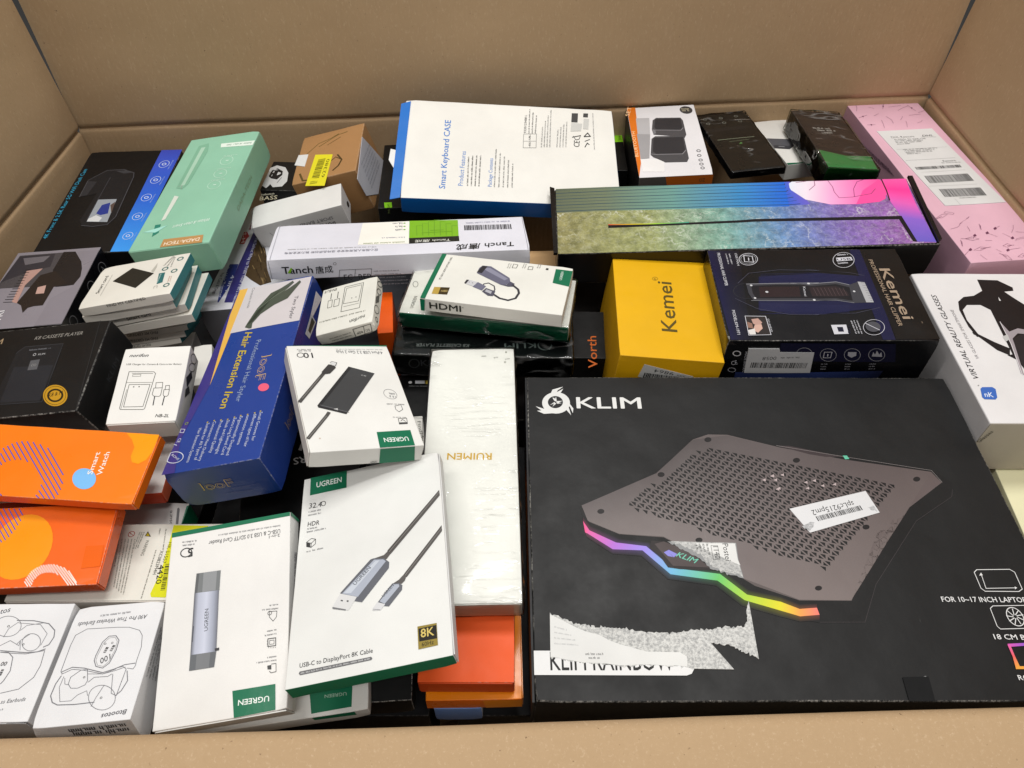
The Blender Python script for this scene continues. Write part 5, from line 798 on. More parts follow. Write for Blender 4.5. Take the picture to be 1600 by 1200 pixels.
   ('f','#888888',42.01,10.33,1.4842,37.12,1.91,154),
   ('f','#888888',45.84,10.56,1.4931,47.17,1.91,161),
   ('f','#888888',49.68,10.8,1.4984,57.32,1.91,168),
   ('f','#888888',53.52,11.03,1.5017,67.57,1.92,175),
   ('f','#888888',63.21,11.62,1.4672,31.87,1.92,182),
   ('f','#888888',67.3,11.87,1.4752,36.68,1.92,189),
   ('f','#888888',71.39,12.12,1.481,41.51,1.92,196),
   ('f','#888888',75.48,12.37,1.4853,46.37,1.92,203),
   ('t','CE',93.36,13.46,1.4501,11,7.87,'#333333',0,0),
   ('p','#3a3a3a',[84.8,57.42,86.36,73.62,95.16,73.92,93.52,57.39]),
   ('p','#3a3a3a',[101.92,67.65,102.8,74.43,109.47,74.58,108.55,67.49]),
   ('p','#c4c4c0',[82.75,40.79,84.95,55.92,100.01,55.4,97.36,42.33]),
   ('p','#c4c4c0',[100.65,46.43,102.93,64.68,110.01,64.24,107.69,45.98]),
   ('l','#333333',1.2,0,[101.04,13.93,104.99,21.49,107.62,18.71]),
   ('l','#333333',1.31,0,[100.99,32.45,106.57,39.34,109.96,33.61,100.99,32.45]),
   ('l','#444444',1.21,0,[84.54,30.52,96.89,34.26]),
   ('l','#444444',0.81,0,[86.52,32.72,88.97,26.38,93.68,27.26,95.86,32.72]),
   ('l','#444444',1,0,[101.66,24.22,108.92,28.21]),
   ('f','#999999',114.8,10.97,1.5412,65.36,1.76,280)]),
  ('end_flap','T',[('s','#0a6ac2',0.6,[-136.52,79.41,-144.59,-82.92,-157.39,-86.59,-149.33,73.91])]),
  ('tab','T',[('s','#dedede',0.5,[-151.07,-7.09,-159.96,-4.8,-161.73,-23.12,-155.3,-35.21,-152.01,-35.85])]),
 ],
 'tanch': [
  ('printed_design','T',[('p','#f4f2ea',[-47.36,41.03,9.59,42.31,10.57,-18.94,-49.51,-16.76]),
   ('p','#7cb518',[10.2,43.14,70.26,40.47,69.6,-17.14,10.55,-17.66]),
   ('p','#15180e',[10.34,-4.67,70.08,-4.08,70.2,-17.19,10.57,-18.94]),
   ('l','#5c9210',0.64,0,[19.09,28.36,19.71,1.12]),
   ('l','#5c9210',0.64,0,[19.09,28.36,25.69,27.8]),
   ('l','#5c9210',0.64,0,[26.3,33.34,26.76,0.52]),
   ('l','#5c9210',0.64,0,[26.3,33.34,32.94,32.77]),
   ('l','#5c9210',0.65,0,[33.58,38.37,33.82,-0.09]),
   ('l','#5c9210',0.65,0,[33.58,38.37,40.25,37.8]),
   ('l','#5c9210',0.65,0,[40.94,43.14,40.87,-0.69]),
   ('l','#5c9210',0.65,0,[40.94,43.14,47.64,42.87]),
   ('l','#5c9210',0.65,0,[48.18,37.12,47.93,-1.3]),
   ('l','#5c9210',0.65,0,[48.18,37.12,54.85,36.55]),
   ('l','#5c9210',0.64,0,[55.34,30.86,54.99,-1.9]),
   ('l','#5c9210',0.64,0,[55.34,30.86,61.98,30.29]),
   ('l','#5c9210',0.64,0,[62.44,24.66,62.05,-2.5]),
   ('l','#5c9210',0.64,0,[62.44,24.66,69.05,24.09]),
   ('l','#5c9210',0.99,0,[25.33,7.32,61.97,8.68]),
   ('l','#5c9210',1,0,[35.51,13.2,51.87,13.62]),
   ('t','Tanch 唐成',59.39,-11.06,3.1386,41.98,5.96,'#e0e0d8',0.1,0.8),
   ('p','#6fae24',[5.63,36.64,5.18,37.73,4.08,38.19,2.99,37.73,2.54,36.64,2.99,35.55,4.08,35.09,5.18,35.55]),
   ('f','#70707a',1.33,39.23,-3.097,14.5,5.4,152),
   ('p','#6fae24',[5.8,27.31,5.36,28.39,4.28,28.83,3.2,28.39,2.75,27.31,3.2,26.23,4.28,25.78,5.36,26.23]),
   ('f','#70707a',1.55,29.86,-3.0981,14.39,5.32,166),
   ('p','#6fae24',[5.97,18.13,5.53,19.19,4.47,19.63,3.4,19.19,2.96,18.13,3.4,17.06,4.47,16.62,5.53,17.06]),
   ('f','#70707a',1.76,20.64,-3.0992,14.27,5.23,180),
   ('f','#86869a',5.27,-1.17,3.1185,28.04,3.33,187),
   ('f','#8a9a6a',5.51,-12.94,-3.1406,49.39,3.27,194),
   ('t','匠心服务人民用电安全 坚持品质创新 致力安全用电',-25.39,-28.49,3.1327,107.12,4.72,'#7a7a88',0,0),
   ('f','#9a9a9a',-27.64,-22.44,3.1194,105.01,2.37,208),
   ('t','Tanch 唐成',133.69,-24.2,-3.1028,68.63,12.66,'#1a1a1c',0.15,1),
   ('b','#2a2a30',135.44,22.8,3.1275,58.91,13.14,40),
   ('f','#8888a0',134.88,32.76,-3.1196,57.41,3.52,229),
   ('l','#9a9aa4',0.61,0,[-148.35,43.14,-147.02,-43.14]),
   ('l','#9a9aa4',0.65,0,[151.06,41.95,149.76,-42.56])]),
  ('printed_design','F',[('t','Tanch',-136.04,8.22,-0.0109,34.96,8.66,'#16161a',0,1.3),
   ('p','#7cb518',[-130.21,8.82,-125.14,15.83,-123.9,14.24,-127.26,8.24]),
   ('t','唐成',-97.92,7.25,0.0402,19.96,8.67,'#16161a',0,0.6),
   ('l','#333333',0.36,1,[-73.23,18.39,-73.23,18.73,-73.31,19.06,-73.47,19.36,-73.71,19.61,-74,19.81,-74.35,19.94,-74.73,19.99,-75.11,19.97,-75.49,19.88,-75.84,19.71,-76.15,19.48,-76.39,19.21,-76.56,18.89,-76.65,18.55,-76.66,18.21,-76.58,17.89,-76.42,17.59,-76.18,17.34,-75.88,17.14,-75.53,17.01,-75.16,16.96,-74.77,16.98,-74.39,17.07,-74.04,17.24,-73.74,17.46,-73.49,17.74,-73.32,18.06]),
   ('l','#2c2c30',0.47,1,[-70.58,9.91,-33.83,9.91,-35.46,0.2,-72.62,0.2]),
   ('l','#2c2c30',0.47,0,[-52.43,9.92,-54.45,0.2]),
   ('t','EC',-66.95,-3.23,-0.0054,10.13,6.79,'#222226',0,0),
   ('t','REP',-49.81,-3.41,-0.0017,14.08,6.81,'#222226',0,0),
   ('f','#8a8a90',-31.77,5.8,-0.0116,30.22,1.86,61),
   ('f','#8a8a90',-32.26,1.35,-0.0081,34.25,1.87,68),
   ('f','#8a8a90',-32.76,-3.13,-0.0053,38.31,1.88,75),
   ('f','#8a8a90',-33.26,-7.64,-0.0032,42.4,1.89,82),
   ('f','#8a8a90',-33.76,-12.18,-0.0014,46.51,1.9,89),
   ('l','#55555a',0.45,0,[-149.31,25.02,-148.98,0.42])]),
 ],
 'hdmi': [
  ('printed_design','T',[('p','#0b6b4a',[-76.3,45.28,-70.96,45.28,-71.17,-45.28,-76.71,-45.09]),
   ('p','#0b6b4a',[57.51,39,76.71,38.62,76.71,7.21,58.01,10.71]),
   ('t','UGREEN',67.23,17.95,1.5806,17.06,2.84,'#d8e4dc',0,1),
   ('t','PD USB-C HDMI CAPTURE CARD',-64.03,-7.4,1.5361,47.07,2.19,'#55554f',0,0),
   ('p','#3c3018',[-67.08,-22.66,-50.07,-20.51,-49.71,-34.03,-66.5,-35.52]),
   ('p','#b89a48',[-67.08,-22.66,-60.1,-21.9,-59.52,-35.06,-66.5,-35.52]),
   ('t','1080',-57.4,-30.45,0.2004,6.9,3.59,'#c8b070',0,0),
   ('f','#8a8a86',4.25,29.91,1.5512,10.69,1.47,53),
   ('f','#8a8a86',6.61,29.68,1.5491,10.69,1.47,60),
   ('f','#8a8a86',20.98,33.31,1.5367,10.73,1.47,67),
   ('f','#8a8a86',23.34,33.09,1.5346,10.72,1.47,74),
   ('f','#8a8a86',37.35,36.65,1.5225,10.77,1.47,81),
   ('f','#8a8a86',39.69,36.42,1.5205,10.76,1.46,88),
   ('l','#55554f',0.61,1,[9.11,39.76,14.11,38.99,13.54,31.8,8.76,31.53]),
   ('l','#55554f',0.6,1,[26.89,38.04,31.67,38.31,31.8,32.01,26.67,31.67]),
   ('p','#333333',[46.65,38.54,49.31,38.73,49.53,34.92,46.45,34.99])]),
  ('printed_picture','T',[('p','#66667a',[-27.34,23.47,-24.77,29.29,-15.07,29.5,10.05,10.37,12.55,2.47,8.21,-4.06,2.68,-4.52,-27.81,12.93]),
   ('p','#8a8a9e',[-23.63,24.23,-15.27,25.93,8.55,8.37,5.56,4.4,-18.79,19.96]),
   ('p','#2a2a30',[-28.19,14.58,-24.62,28.61,-18.8,28.74,-22.14,13.39]),
   ('p','#505060',[2.68,-4.52,9.11,-3.88,12.36,3.43,17.7,0.19,16.94,-5.58,11.55,-6.68]),
   ('l','#35353c',2.47,0,[15.3,-1.96,23.28,-9.52,25.47,-16.19,23.67,-26.11,16.47,-31.35,6.94,-29.51,-1.74,-23.32]),
   ('l','#44444c',1.31,0,[-16.08,-13.28,-15.17,-6.5,-10.64,-3.91,-3.45,-8.41,-1.26,-15.16,-2.96,-21.97]),
   ('p','#c8c8cc',[-36.85,-9.24,-33.87,-1.94,-22.76,-4.71,-25.27,-14.16]),
   ('p','#2c2c34',[-36.85,-9.24,-35.69,-2.31,-32.81,-2.4,-34.65,-10.46]),
   ('p','#6e6e82',[-26.17,-14.34,-22.4,-4.64,-11.94,-10.8,-14.67,-19.51]),
   ('p','#50505e',[-14.31,-21.05,-11.25,-13.93,-0.06,-18.16,-0.88,-27.3,-6.39,-27.46]),
   ('p','#b0b0b8',[-11.29,-20.44,-10.33,-16.35,-3.63,-18.88,-3.87,-23.76]),
   ('p','#222222',[-31.15,-6.55,-31.48,-5.98,-32.14,-5.98,-32.47,-6.55,-32.14,-7.13,-31.48,-7.13]),
   ('p','#222222',[-27.15,-7.41,-27.48,-6.83,-28.14,-6.83,-28.47,-7.41,-28.14,-7.98,-27.48,-7.98])]),
  ('printed_design','F',[('p','#0b6b4a',[-76.71,15.92,-71.21,15.27,-72.74,0.21,-76.71,0.39]),
   ('t','HDMI',-66.75,4.87,-0.001,35.04,7.6,'#26261f',0,1.8),
   ('f','#666660',-30.57,10.09,0.1432,2.81,1.62,18)]),
 ],
 'greenbase': [
  ('printed_design','T',[('t','UGREEN',-80.35,-31.18,1.5615,20.01,3.68,'#55574f',0,0.4),
   ('l','#6a6c66',0.61,1,[-84.83,9.77,-85.18,10.86,-85.66,11.88,-86.25,12.78,-86.91,13.51,-87.61,14.03,-88.32,14.31,-88.99,14.36,-89.61,14.15,-90.13,13.7,-90.53,13.04,-90.79,12.2,-90.9,11.21,-90.85,10.14,-90.64,9.02,-90.29,7.93,-89.81,6.91,-89.22,6.01,-88.56,5.29,-87.86,4.76,-87.16,4.48,-86.48,4.43,-85.86,4.64,-85.34,5.09,-84.94,5.75,-84.68,6.59,-84.57,7.58,-84.62,8.65])]),
 ],
 'k8wrap': [
  ('printed_design','T',[('t','KLIM',58.25,-27.2,-3.0678,35.41,8.03,'#67736f',0,1.2),
   ('l','#67736f',1.44,1,[76.19,-30.11,76.01,-28.35,75.46,-26.68,74.56,-25.2,73.37,-23.97,71.94,-23.07,70.35,-22.53,68.67,-22.38,66.99,-22.62,65.39,-23.26,63.96,-24.25,62.76,-25.54,61.86,-27.08,61.29,-28.77,61.1,-30.55,61.28,-32.31,61.84,-33.98,62.73,-35.46,63.92,-36.68,65.35,-37.59,66.94,-38.13,68.62,-38.28,70.3,-38.04,71.9,-37.4,73.33,-36.41,74.53,-35.12,75.43,-33.58,76,-31.89]),
   ('t','K8 CASSETTE PLAYER',-16.26,-32,-3.1303,59.52,4.6,'#8a928e',0.15,0.5)]),
  ('printed_design','F',[('l','#6a6e6e',1.44,1,[-71.93,18.32,-71.92,19.85,-72.2,21.3,-72.75,22.58,-73.54,23.65,-74.54,24.44,-75.69,24.91,-76.94,25.05,-78.22,24.83,-79.48,24.29,-80.63,23.43,-81.64,22.31,-82.45,20.98,-83.01,19.5,-83.3,17.96,-83.31,16.43,-83.03,14.99,-82.48,13.7,-81.68,12.63,-80.69,11.84,-79.53,11.37,-78.28,11.24,-77,11.45,-75.75,12,-74.59,12.85,-73.58,13.97,-72.78,15.3,-72.22,16.78]),
   ('t','KLIM',-70.36,14.75,-0.0386,28,9.54,'#70747a',0,1.2)]),
 ],
 'k8low': [
  ('printed_design','T',[('p','#d0d0d0',[-18.52,32.31,-18.59,32.87,-18.8,33.38,-19.14,33.83,-19.59,34.17,-20.1,34.38,-20.66,34.45,-21.21,34.38,-21.73,34.17,-22.17,33.83,-22.51,33.38,-22.72,32.87,-22.8,32.31,-22.72,31.76,-22.51,31.24,-22.17,30.8,-21.73,30.46,-21.21,30.25,-20.66,30.17,-20.1,30.25,-19.59,30.46,-19.14,30.8,-18.8,31.24,-18.59,31.76]),
   ('p','#c8c8cc',[-15.08,34.92,-4,34.99,-3.62,30.36,-14.65,30.29]),
   ('p','#b8a040',[-3.03,35,0.85,35.02,1.26,29.87,-2.61,29.85]),
   ('f','#888888',-21.58,25.91,-0.013,27.05,1.92,26)]),
 ],
 'ruimen': [
  ('printed_design','T',[('t','RUIMEN',20.29,6.27,3.1181,42.8,7.54,'#c79f10',0,1.2),
   ('f','#8a8a84',39.78,131.35,-2.9417,5.55,2.21,13),
   ('f','#8a8a84',27.14,133.51,-3.0071,5.49,2.25,20),
   ('f','#8a8a84',14.46,135.68,-3.0744,5.45,2.27,27),
   ('p','#9a9a90',[33.92,126.58,35.72,126.53,35.68,124.34,33.89,124.38]),
   ('p','#9a9a90',[35.41,141.41,37.05,141.37,37.01,138.87,35.37,138.91])]),
  ('tuck_flap','F',[('s','#d8d8d2',0.35,[-43.21,1,43.21,1,43.21,21.42,41.21,21.92,-41.21,21.92,-43.21,21.42])]),
 ],
 'amber_c': [
  ('printed_design','F',[('p','#e8890a',[7.38,19.31,40.16,19.31,40.5,1.35,9.72,0.2]),
   ('p','#e8700a',[-40.08,19.31,-16.42,19.31,7.32,19.31,1.17,1.11,-40.25,1.87])]),
  ('tuck_flap','R',[('s','#e8860c',0.35,[-113.4,1,113.4,1,113.4,17.91,111.4,18.41,-111.4,18.41,-113.4,17.91])]),
 ],
 'cable8k': [
  ('printed_design','T',[('p','#0b6b4a',[-56.35,97.46,-22.42,97.46,-22.05,77.56,-55.67,77.41]),
   ('t','UGREEN',-50.29,84.94,0.0097,23.32,5.85,'#e6ece8',0,1.4),
   ('t','32.4',-55.72,62.95,-0.0626,11.46,5.42,'#2c2c2e',0,0.3),
   ('l','#3a3a3a',0.57,1,[-40.64,64.97,-40.72,65.52,-40.89,66.04,-41.16,66.52,-41.49,66.93,-41.88,67.25,-42.32,67.46,-42.76,67.55,-43.2,67.52,-43.61,67.37,-43.97,67.1,-44.26,66.74,-44.47,66.3,-44.59,65.79,-44.61,65.25,-44.53,64.71,-44.35,64.19,-44.09,63.71,-43.75,63.3,-43.36,62.98,-42.93,62.77,-42.48,62.68,-42.04,62.71,-41.63,62.86,-41.27,63.12,-40.98,63.49,-40.77,63.93,-40.65,64.44]),
   ('f','#77777a',-55.85,58.45,-0.029,12.12,2.04,35),
   ('f','#77777a',-55.89,54.86,-0.027,13.58,2.02,42),
   ('t','HDR',-55.53,43.79,-0.047,10.45,4.58,'#2c2c2e',0,0.3),
   ('f','#77777a',-55.59,40.5,-0.0396,9.22,1.95,56),
   ('f','#77777a',-55.79,37.26,-0.0027,17.72,1.96,63),
   ('l','#3a3a3a',0.47,1,[-55.36,27.45,-51.19,30.49,-47.42,28.89,-47.26,24.14,-50.99,21.37]),
   ('l','#3a3a3a',0.47,0,[-55.36,27.45,-50.86,25.68,-47.42,28.89]),
   ('l','#3a3a3a',0.47,0,[-50.86,25.68,-50.99,21.37]),
   ('p','#3a3a3a',[-55.34,27.1,-51.72,25.55,-51.73,21.55,-55.03,23.01]),
   ('f','#88888a',-54.6,17.27,0.0167,15.42,1.89,98),
   ('t','USB-C to DisplayPort 8K Cable',-52.49,-83.09,0.0027,55.55,3.42,'#3c3c3e',0,0.2),
   ('p','#6a6a6c',[-52,-86,1.82,-85.92,2.84,-87.42,1.97,-88.52,-51.51,-88.89,-52.65,-87.39]),
   ('f','#c8c8c8',-51.2,-88.07,0.0068,52.4,1.45,119)]),
  ('printed_picture','T',[('p','#4e4a48',[60.98,53.45,61.23,47.54,17.44,-1.57,14.36,0.29,14.94,2.57]),
   ('l','#8a8682',0.5,0,[60.83,50.92,16.05,0.69]),
   ('l','#6a6664',0.31,0,[61.01,48.87,16.88,-0.8]),
   ('p','#4e4a48',[60.82,16.48,60.89,10.76,30.11,-26.03,27.03,-24.11,28.16,-22.54]),
   ('l','#8a8682',0.47,0,[60.8,13.79,28.8,-24.21]),
   ('l','#6a6664',0.29,0,[60.83,12.11,29.59,-25.31]),
   ('p','#5a5654',[14.37,1.09,17.44,-1.25,14.32,-5.29,11.11,-6.9,3.13,-2.63,11.82,-1.19]),
   ('p','#63656c',[3.12,-2.32,12.09,-4.44,16.25,-8.91,15.92,-14.3,-5.73,-40.08,-10.47,-38.29,-24.2,-31.54,-23.67,-27.96,0.6,-2.83]),
   ('p','#a9afbc',[3.69,-3.72,11.25,-5.2,13.47,-7.46,-9.21,-34.63,-22,-28.78]),
   ('p','#c2c8d2',[4.82,-5.1,8.32,-5.45,-14.75,-29.98,-20.64,-28.64]),
   ('p','#d4d4d4',[-23.65,-28.41,-9.89,-34.47,-16.32,-44.62,-29.35,-40.29,-28.67,-37.55]),
   ('p','#77777a',[-29.42,-38.83,-18.37,-43.31,-18.74,-44.23,-29.34,-40.44]),
   ('p','#4a4a4c',[-22.74,-34.07,-20.95,-34.91,-21.45,-35.97,-23.11,-35.01]),
   ('p','#4a4a4c',[-17.96,-35.58,-16.32,-36.24,-16.81,-37.59,-18.19,-36.7]),
   ('p','#5a5654',[27.04,-23.8,29.72,-25.64,28.69,-28.72,25.93,-31.08,19.19,-29.23,23.98,-26.88]),
   ('p','#63656c',[18.51,-29.08,23.92,-30.02,26.57,-32.42,26.22,-36.34,15.63,-48.45,10.34,-46.84,6.34,-43.51]),
   ('p','#aab0bc',[19.04,-30.25,23.63,-30.85,24.13,-32.9,12.33,-45.57,8.34,-42.51]),
   ('p','#d0d0d2',[6.61,-42.84,12.73,-45.94,9.01,-50.25,2.65,-49.12,3.03,-47.07]),
   ('l','#77777a',0.42,0,[3.04,-48.07,8.74,-49.76]),
   ('t','UGREEN',-11.5,-24,0.7943,18.37,3.07,'#50545c',0,0.4),
   ('t','UGREEN',11.69,-39.64,0.7665,11.68,2.65,'#50545c',0,0.4)]),
  ('resolution_badge','T',[('p','#8f7c34',[37.21,-69.94,51.85,-70.14,51.87,-87.69,37.3,-87.97]),
   ('p','#1d1a14',[37.91,-71.85,51.5,-71.7,51.54,-82.39,38.16,-82.15]),
   ('t','8K',39.41,-79.26,-0.006,10.15,6.55,'#cfb866',0,1.6),
   ('t','60Hz',39.88,-86.44,0.0171,9.06,3.23,'#2a2410',0,0.5)]),
  ('tuck_flap','R',[('s','#cfcfce',0.35,[-96.06,1,96.06,1,96.06,13.83,94.06,14.33,-94.06,14.33,-96.06,13.83])]),
 ],
 'hub4': [
  ('printed_design','T',[('p','#0b6b4a',[-49.43,73.03,49.43,73.03,49.43,71.33,-49.43,72.81]),
   ('t','4-Port USB 3.2 Gen 2 Hub',42.49,62.95,3.1006,46.09,4.57,'#55555a',0,0.3),
   ('f','#aaaaaa',43.33,66.58,3.1206,47.22,2.03,18),
   ('t','10',-26.86,61.08,3.1285,9.02,7.89,'#2c2c2e',0,1),
   ('l','#3a3a3a',0.72,1,[-35.29,57.76,-35.25,58.52,-35.38,59.25,-35.66,59.9,-36.08,60.45,-36.62,60.87,-37.24,61.13,-37.93,61.23,-38.64,61.15,-39.34,60.91,-39.99,60.51,-40.56,59.98,-41.03,59.33,-41.37,58.61,-41.56,57.85,-41.59,57.09,-41.46,56.37,-41.18,55.71,-40.76,55.16,-40.23,54.75,-39.6,54.48,-38.91,54.39,-38.2,54.46,-37.5,54.7,-36.85,55.1,-36.28,55.64,-35.81,56.28,-35.47,57.0]),
   ('f','#77777a',-27.5,67.25,3.1321,14.28,2.19,39),
   ('f','#77777a',-27.83,65.1,3.1309,12.67,2.18,46),
   ('l','#77777a',0.37,1,[41.09,-4.88,41.08,-3.31,40.77,-1.75,40.18,-0.27,39.33,1.06,38.27,2.16,37.05,2.99,35.73,3.5,34.38,3.67,33.07,3.48,31.85,2.95,30.8,2.11,29.96,0.99,29.38,-0.35,29.09,-1.84,29.09,-3.4,29.4,-4.96,29.99,-6.44,30.84,-7.77,31.9,-8.87,33.12,-9.7,34.44,-10.21,35.79,-10.38,37.11,-10.19,38.32,-9.67,39.37,-8.82,40.21,-7.7,40.79,-6.36]),
   ('f','#77777a',39.74,-2.36,2.921,7.15,2.84,60),
   ('f','#77777a',39.54,-6.51,2.8587,6.34,2.85,67),
   ('l','#666666',0.51,1,[35.41,-20.19,41.43,-18.65,41.7,-25.28,37.37,-28.52,35.07,-24.87]),
   ('f','#888888',44.86,-17.89,3.0436,17.39,1.77,81),
   ('l','#444444',0.5,1,[34.35,-37.53,42.32,-37.39,41.21,-44.82,33.62,-44.94]),
   ('p','#444444',[34.16,-42.73,41.72,-42.82,41.31,-45.05,33.77,-44.95]),
   ('l','#444444',0.49,0,[35.84,-41.04,37.96,-38.92,40.39,-41.82]),
   ('f','#888888',41.88,-35.98,3.0373,12.43,1.71,109),
   ('p','#0b6b4a',[10.78,-53.67,41.7,-53.24,40.94,-72.74,9.47,-73.03]),
   ('t','UGREEN',37.18,-61.66,3.1365,22.15,5.07,'#e6ece8',0,1.4),
   ('p','#c8b8a8',[-38.27,-57.45,-38.5,-56.9,-39.06,-56.67,-39.61,-56.9,-39.84,-57.45,-39.61,-58,-39.06,-58.23,-38.5,-58.0])]),
  ('printed_picture','T',[('p','#3f4042',[3.82,38.65,26.93,27.62,-11.01,-28.82,-34.41,-15.62]),
   ('p','#2b2b2d',[3.82,38.65,6.37,36.76,-31.75,-17.37,-34.41,-15.62]),
   ('l','#6c6c70',0.56,0,[-32.11,-15.08,-8.5,-26.73]),
   ('p','#2b2b2d',[-34.41,-15.62,-10.59,-26.6,-11.45,-28.79,-34.12,-18.36]),
   ('f','#aaaaaa',18,24.32,2.7337,4.88,2.17,32),
   ('p','#b8b8b8',[-21.31,-21.4,-17.41,-20.5,-17.65,-23.44]),
   ('l','#4c4a48',3.06,0,[-25.68,-25.18,-28.7,-29.88,-49.05,-57.13]),
   ('l','#8a8682',0.48,0,[-28.7,-29.88,-48.35,-56.16]),
   ('l','#4c4a48',3.35,0,[-20.86,29.89,-25.95,22.59,-49.25,-10.23]),
   ('l','#8a8682',0.53,0,[-25.87,23.08,-48.48,-8.91]),
   ('p','#3c3a3a',[-14.77,42.48,-9.44,41.06,-8.54,37.16,-15.62,28.47,-22.83,27.45,-22.98,31.22]),
   ('p','#d0d0d0',[-12.74,45.03,-10.5,46.81,-6.34,44.89,-8.55,39.74,-11.82,41.12]),
   ('l','#555555',0.63,0,[-12.74,45.03,-10.5,46.81,-6.34,44.89,-8.55,39.74])]),
  ('printed_design','F',[('p','#0b6b4a',[9.81,17.72,40.72,18.41,43.74,0.41,11.58,0.2]),
   ('t','UGREEN',9.41,3.82,-3.0658,5.92,3.98,'#555555',0,0)]),
  ('tuck_flap','L',[('s','#cfccc6',0.35,[-71.63,1,71.63,1,71.63,17.01,69.63,17.51,-69.63,17.51,-71.63,17.01])]),
 ],
 'reader': [
  ('printed_design','T',[('p','#0b6b4a',[-51.56,78.09,51.42,78.2,51.56,74.73,-51.56,73.86]),
   ('t','2-in-1',43.04,60.29,-3.1302,9.24,2.55,'#4a4a4c',0,0.2),
   ('t','USB-C & USB 3.0 SD/TF Card Reader',43.38,64.4,3.1342,61.73,3.53,'#4a4a4c',0,0.2),
   ('f','#8a8a8c',43.3,68.17,3.118,53.96,1.71,27),
   ('t','5',-31.46,61.59,-3.0732,4.78,7.42,'#2c2c2e',0,1.4),
   ('l','#3a3a3a',0.87,1,[-42.16,57.91,-42.02,59.6,-40.98,61.02,-39.22,61.89,-37.11,62.04,-35.05,61.43,-33.46,60.19,-32.66,58.56,-32.79,56.87,-33.84,55.46,-35.59,54.59,-37.71,54.44,-39.76,55.05,-41.35,56.29]),
   ('f','#77777a',-30.74,65.16,3.0884,11.73,1.78,48),
   ('f','#77777a',-29.06,67.84,3.0703,13.7,1.78,55),
   ('f','#77777a',42.94,1.3,3.0835,7.17,1.42,62),
   ('f','#77777a',43.01,-1.8,3.0669,14.05,1.4,69),
   ('l','#444444',0.41,1,[35.94,-3.66,42.11,-4.31,41.81,-8.9,39.17,-11.74,36.07,-7.93]),
   ('l','#444444',0.41,1,[37.78,-4.91,37.73,-4.52,37.58,-4.15,37.33,-3.83,37.02,-3.59,36.65,-3.44,36.25,-3.38,35.86,-3.44,35.49,-3.59,35.17,-3.83,34.93,-4.15,34.78,-4.52,34.72,-4.91,34.78,-5.31,34.93,-5.68,35.17,-5.99,35.49,-6.24,35.86,-6.39,36.25,-6.44,36.65,-6.39,37.02,-6.24,37.33,-5.99,37.58,-5.68,37.73,-5.31]),
   ('f','#77777a',42.04,-18.36,3.1346,8.1,1.38,90),
   ('f','#77777a',42.11,-21.35,3.1368,10.37,1.37,97),
   ('l','#444444',0.6,1,[35.48,-24.76,41.66,-25.01,41.81,-30.91,35.66,-30.53]),
   ('l','#444444',0.35,1,[36.87,-26.27,40.36,-26.46,40.43,-29.41,36.95,-29.21]),
   ('l','#444444',0.3,0,[36.2,-31,36.23,-31.89]),
   ('l','#444444',0.3,0,[34.71,-25.65,35.51,-25.66]),
   ('l','#444444',0.3,0,[37.55,-31.22,37.57,-32.11]),
   ('l','#444444',0.3,0,[34.74,-26.81,35.55,-26.81]),
   ('l','#444444',0.3,0,[38.89,-31.44,38.91,-32.33]),
   ('l','#444444',0.3,0,[34.78,-27.96,35.58,-27.97]),
   ('l','#444444',0.3,0,[40.23,-31.66,40.25,-32.55]),
   ('l','#444444',0.3,0,[34.81,-29.11,35.61,-29.12]),
   ('l','#444444',0.3,0,[41.56,-31.88,41.59,-32.77]),
   ('l','#444444',0.3,0,[34.85,-30.26,35.65,-30.27]),
   ('f','#77777a',42.53,-38.59,3.1038,7.97,1.32,188),
   ('f','#77777a',42.59,-41.34,3.1119,16.82,1.32,195),
   ('p','#444444',[35.56,-44.92,38.72,-44.81,38.81,-48.16,35.91,-47.69]),
   ('l','#555555',0.44,0,[38.71,-44.19,42.4,-44.29,42.55,-50.36,38.62,-50.58,37.27,-49.13]),
   ('p','#0b6b4a',[8.9,-58.92,42.24,-59.18,42.69,-77.5,11.04,-78.2]),
   ('t','UGREEN',37.78,-66.84,3.1173,23.95,3.82,'#e6ece8',0,1.6)]),
  ('printed_picture','T',[('p','#75787a',[-26.66,38.23,-6.12,37.47,-6.19,20.93,-27.12,21.5]),
   ('p','#5c5e60',[-26.66,38.23,-24.23,38.09,-24.73,21.37,-27.12,21.5]),
   ('p','#8f9194',[-20.66,38.04,-9.26,37.59,-9.31,21.47,-20.55,21.75]),
   ('g',['#55565c','#b4b8c8','#c9cddd','#9fa4b4','#6c6e78'],[-27.15,21.79,-23.35,21.68,-16.59,21.34,-10.26,21.08,-6.47,20.98],[-26.46,-27.04,-23.09,-27.21,-15.67,-27.54,-9.61,-27.77,-5.59,-27.54]),
   ('p','#63666a',[-26.46,-27.04,-5.59,-27.54,-6.55,-39.08,-26.52,-38.83]),
   ('p','#77797c',[-21.35,-27.12,-10.29,-27.66,-10.82,-38.88,-21.46,-38.78]),
   ('p','#3c3c40',[-7.1,-25.13,-3.48,-24.96,-3.35,-27.02,-6.56,-27.13]),
   ('l','#3a3c42',0.51,0,[-25.63,-4.8,-25.68,-17.19]),
   ('t','UGREEN',-13.57,-10.37,1.6047,17.65,3.05,'#55585e',0,0.7)]),
  ('printed_design','R',[('p','#0b6b4a',[78.2,19.94,78.2,0.2,75.63,0.89,74.98,20.01]),
   ('f','#8a8a8e',45.29,10.91,-3.1337,47.79,3.44,13),
   ('f','#8a8a8e',45.91,8.97,-3.1353,47.96,3.45,20),
   ('f','#8a8a8e',46.54,7.01,-3.1369,48.13,3.46,27)]),
  ('tuck_flap','F',[('s','#d6d4d0',0.35,[-50.16,1,50.16,1,50.16,18.61,48.16,19.11,-48.16,19.11,-50.16,18.61])]),
 ],
 'green_low': [
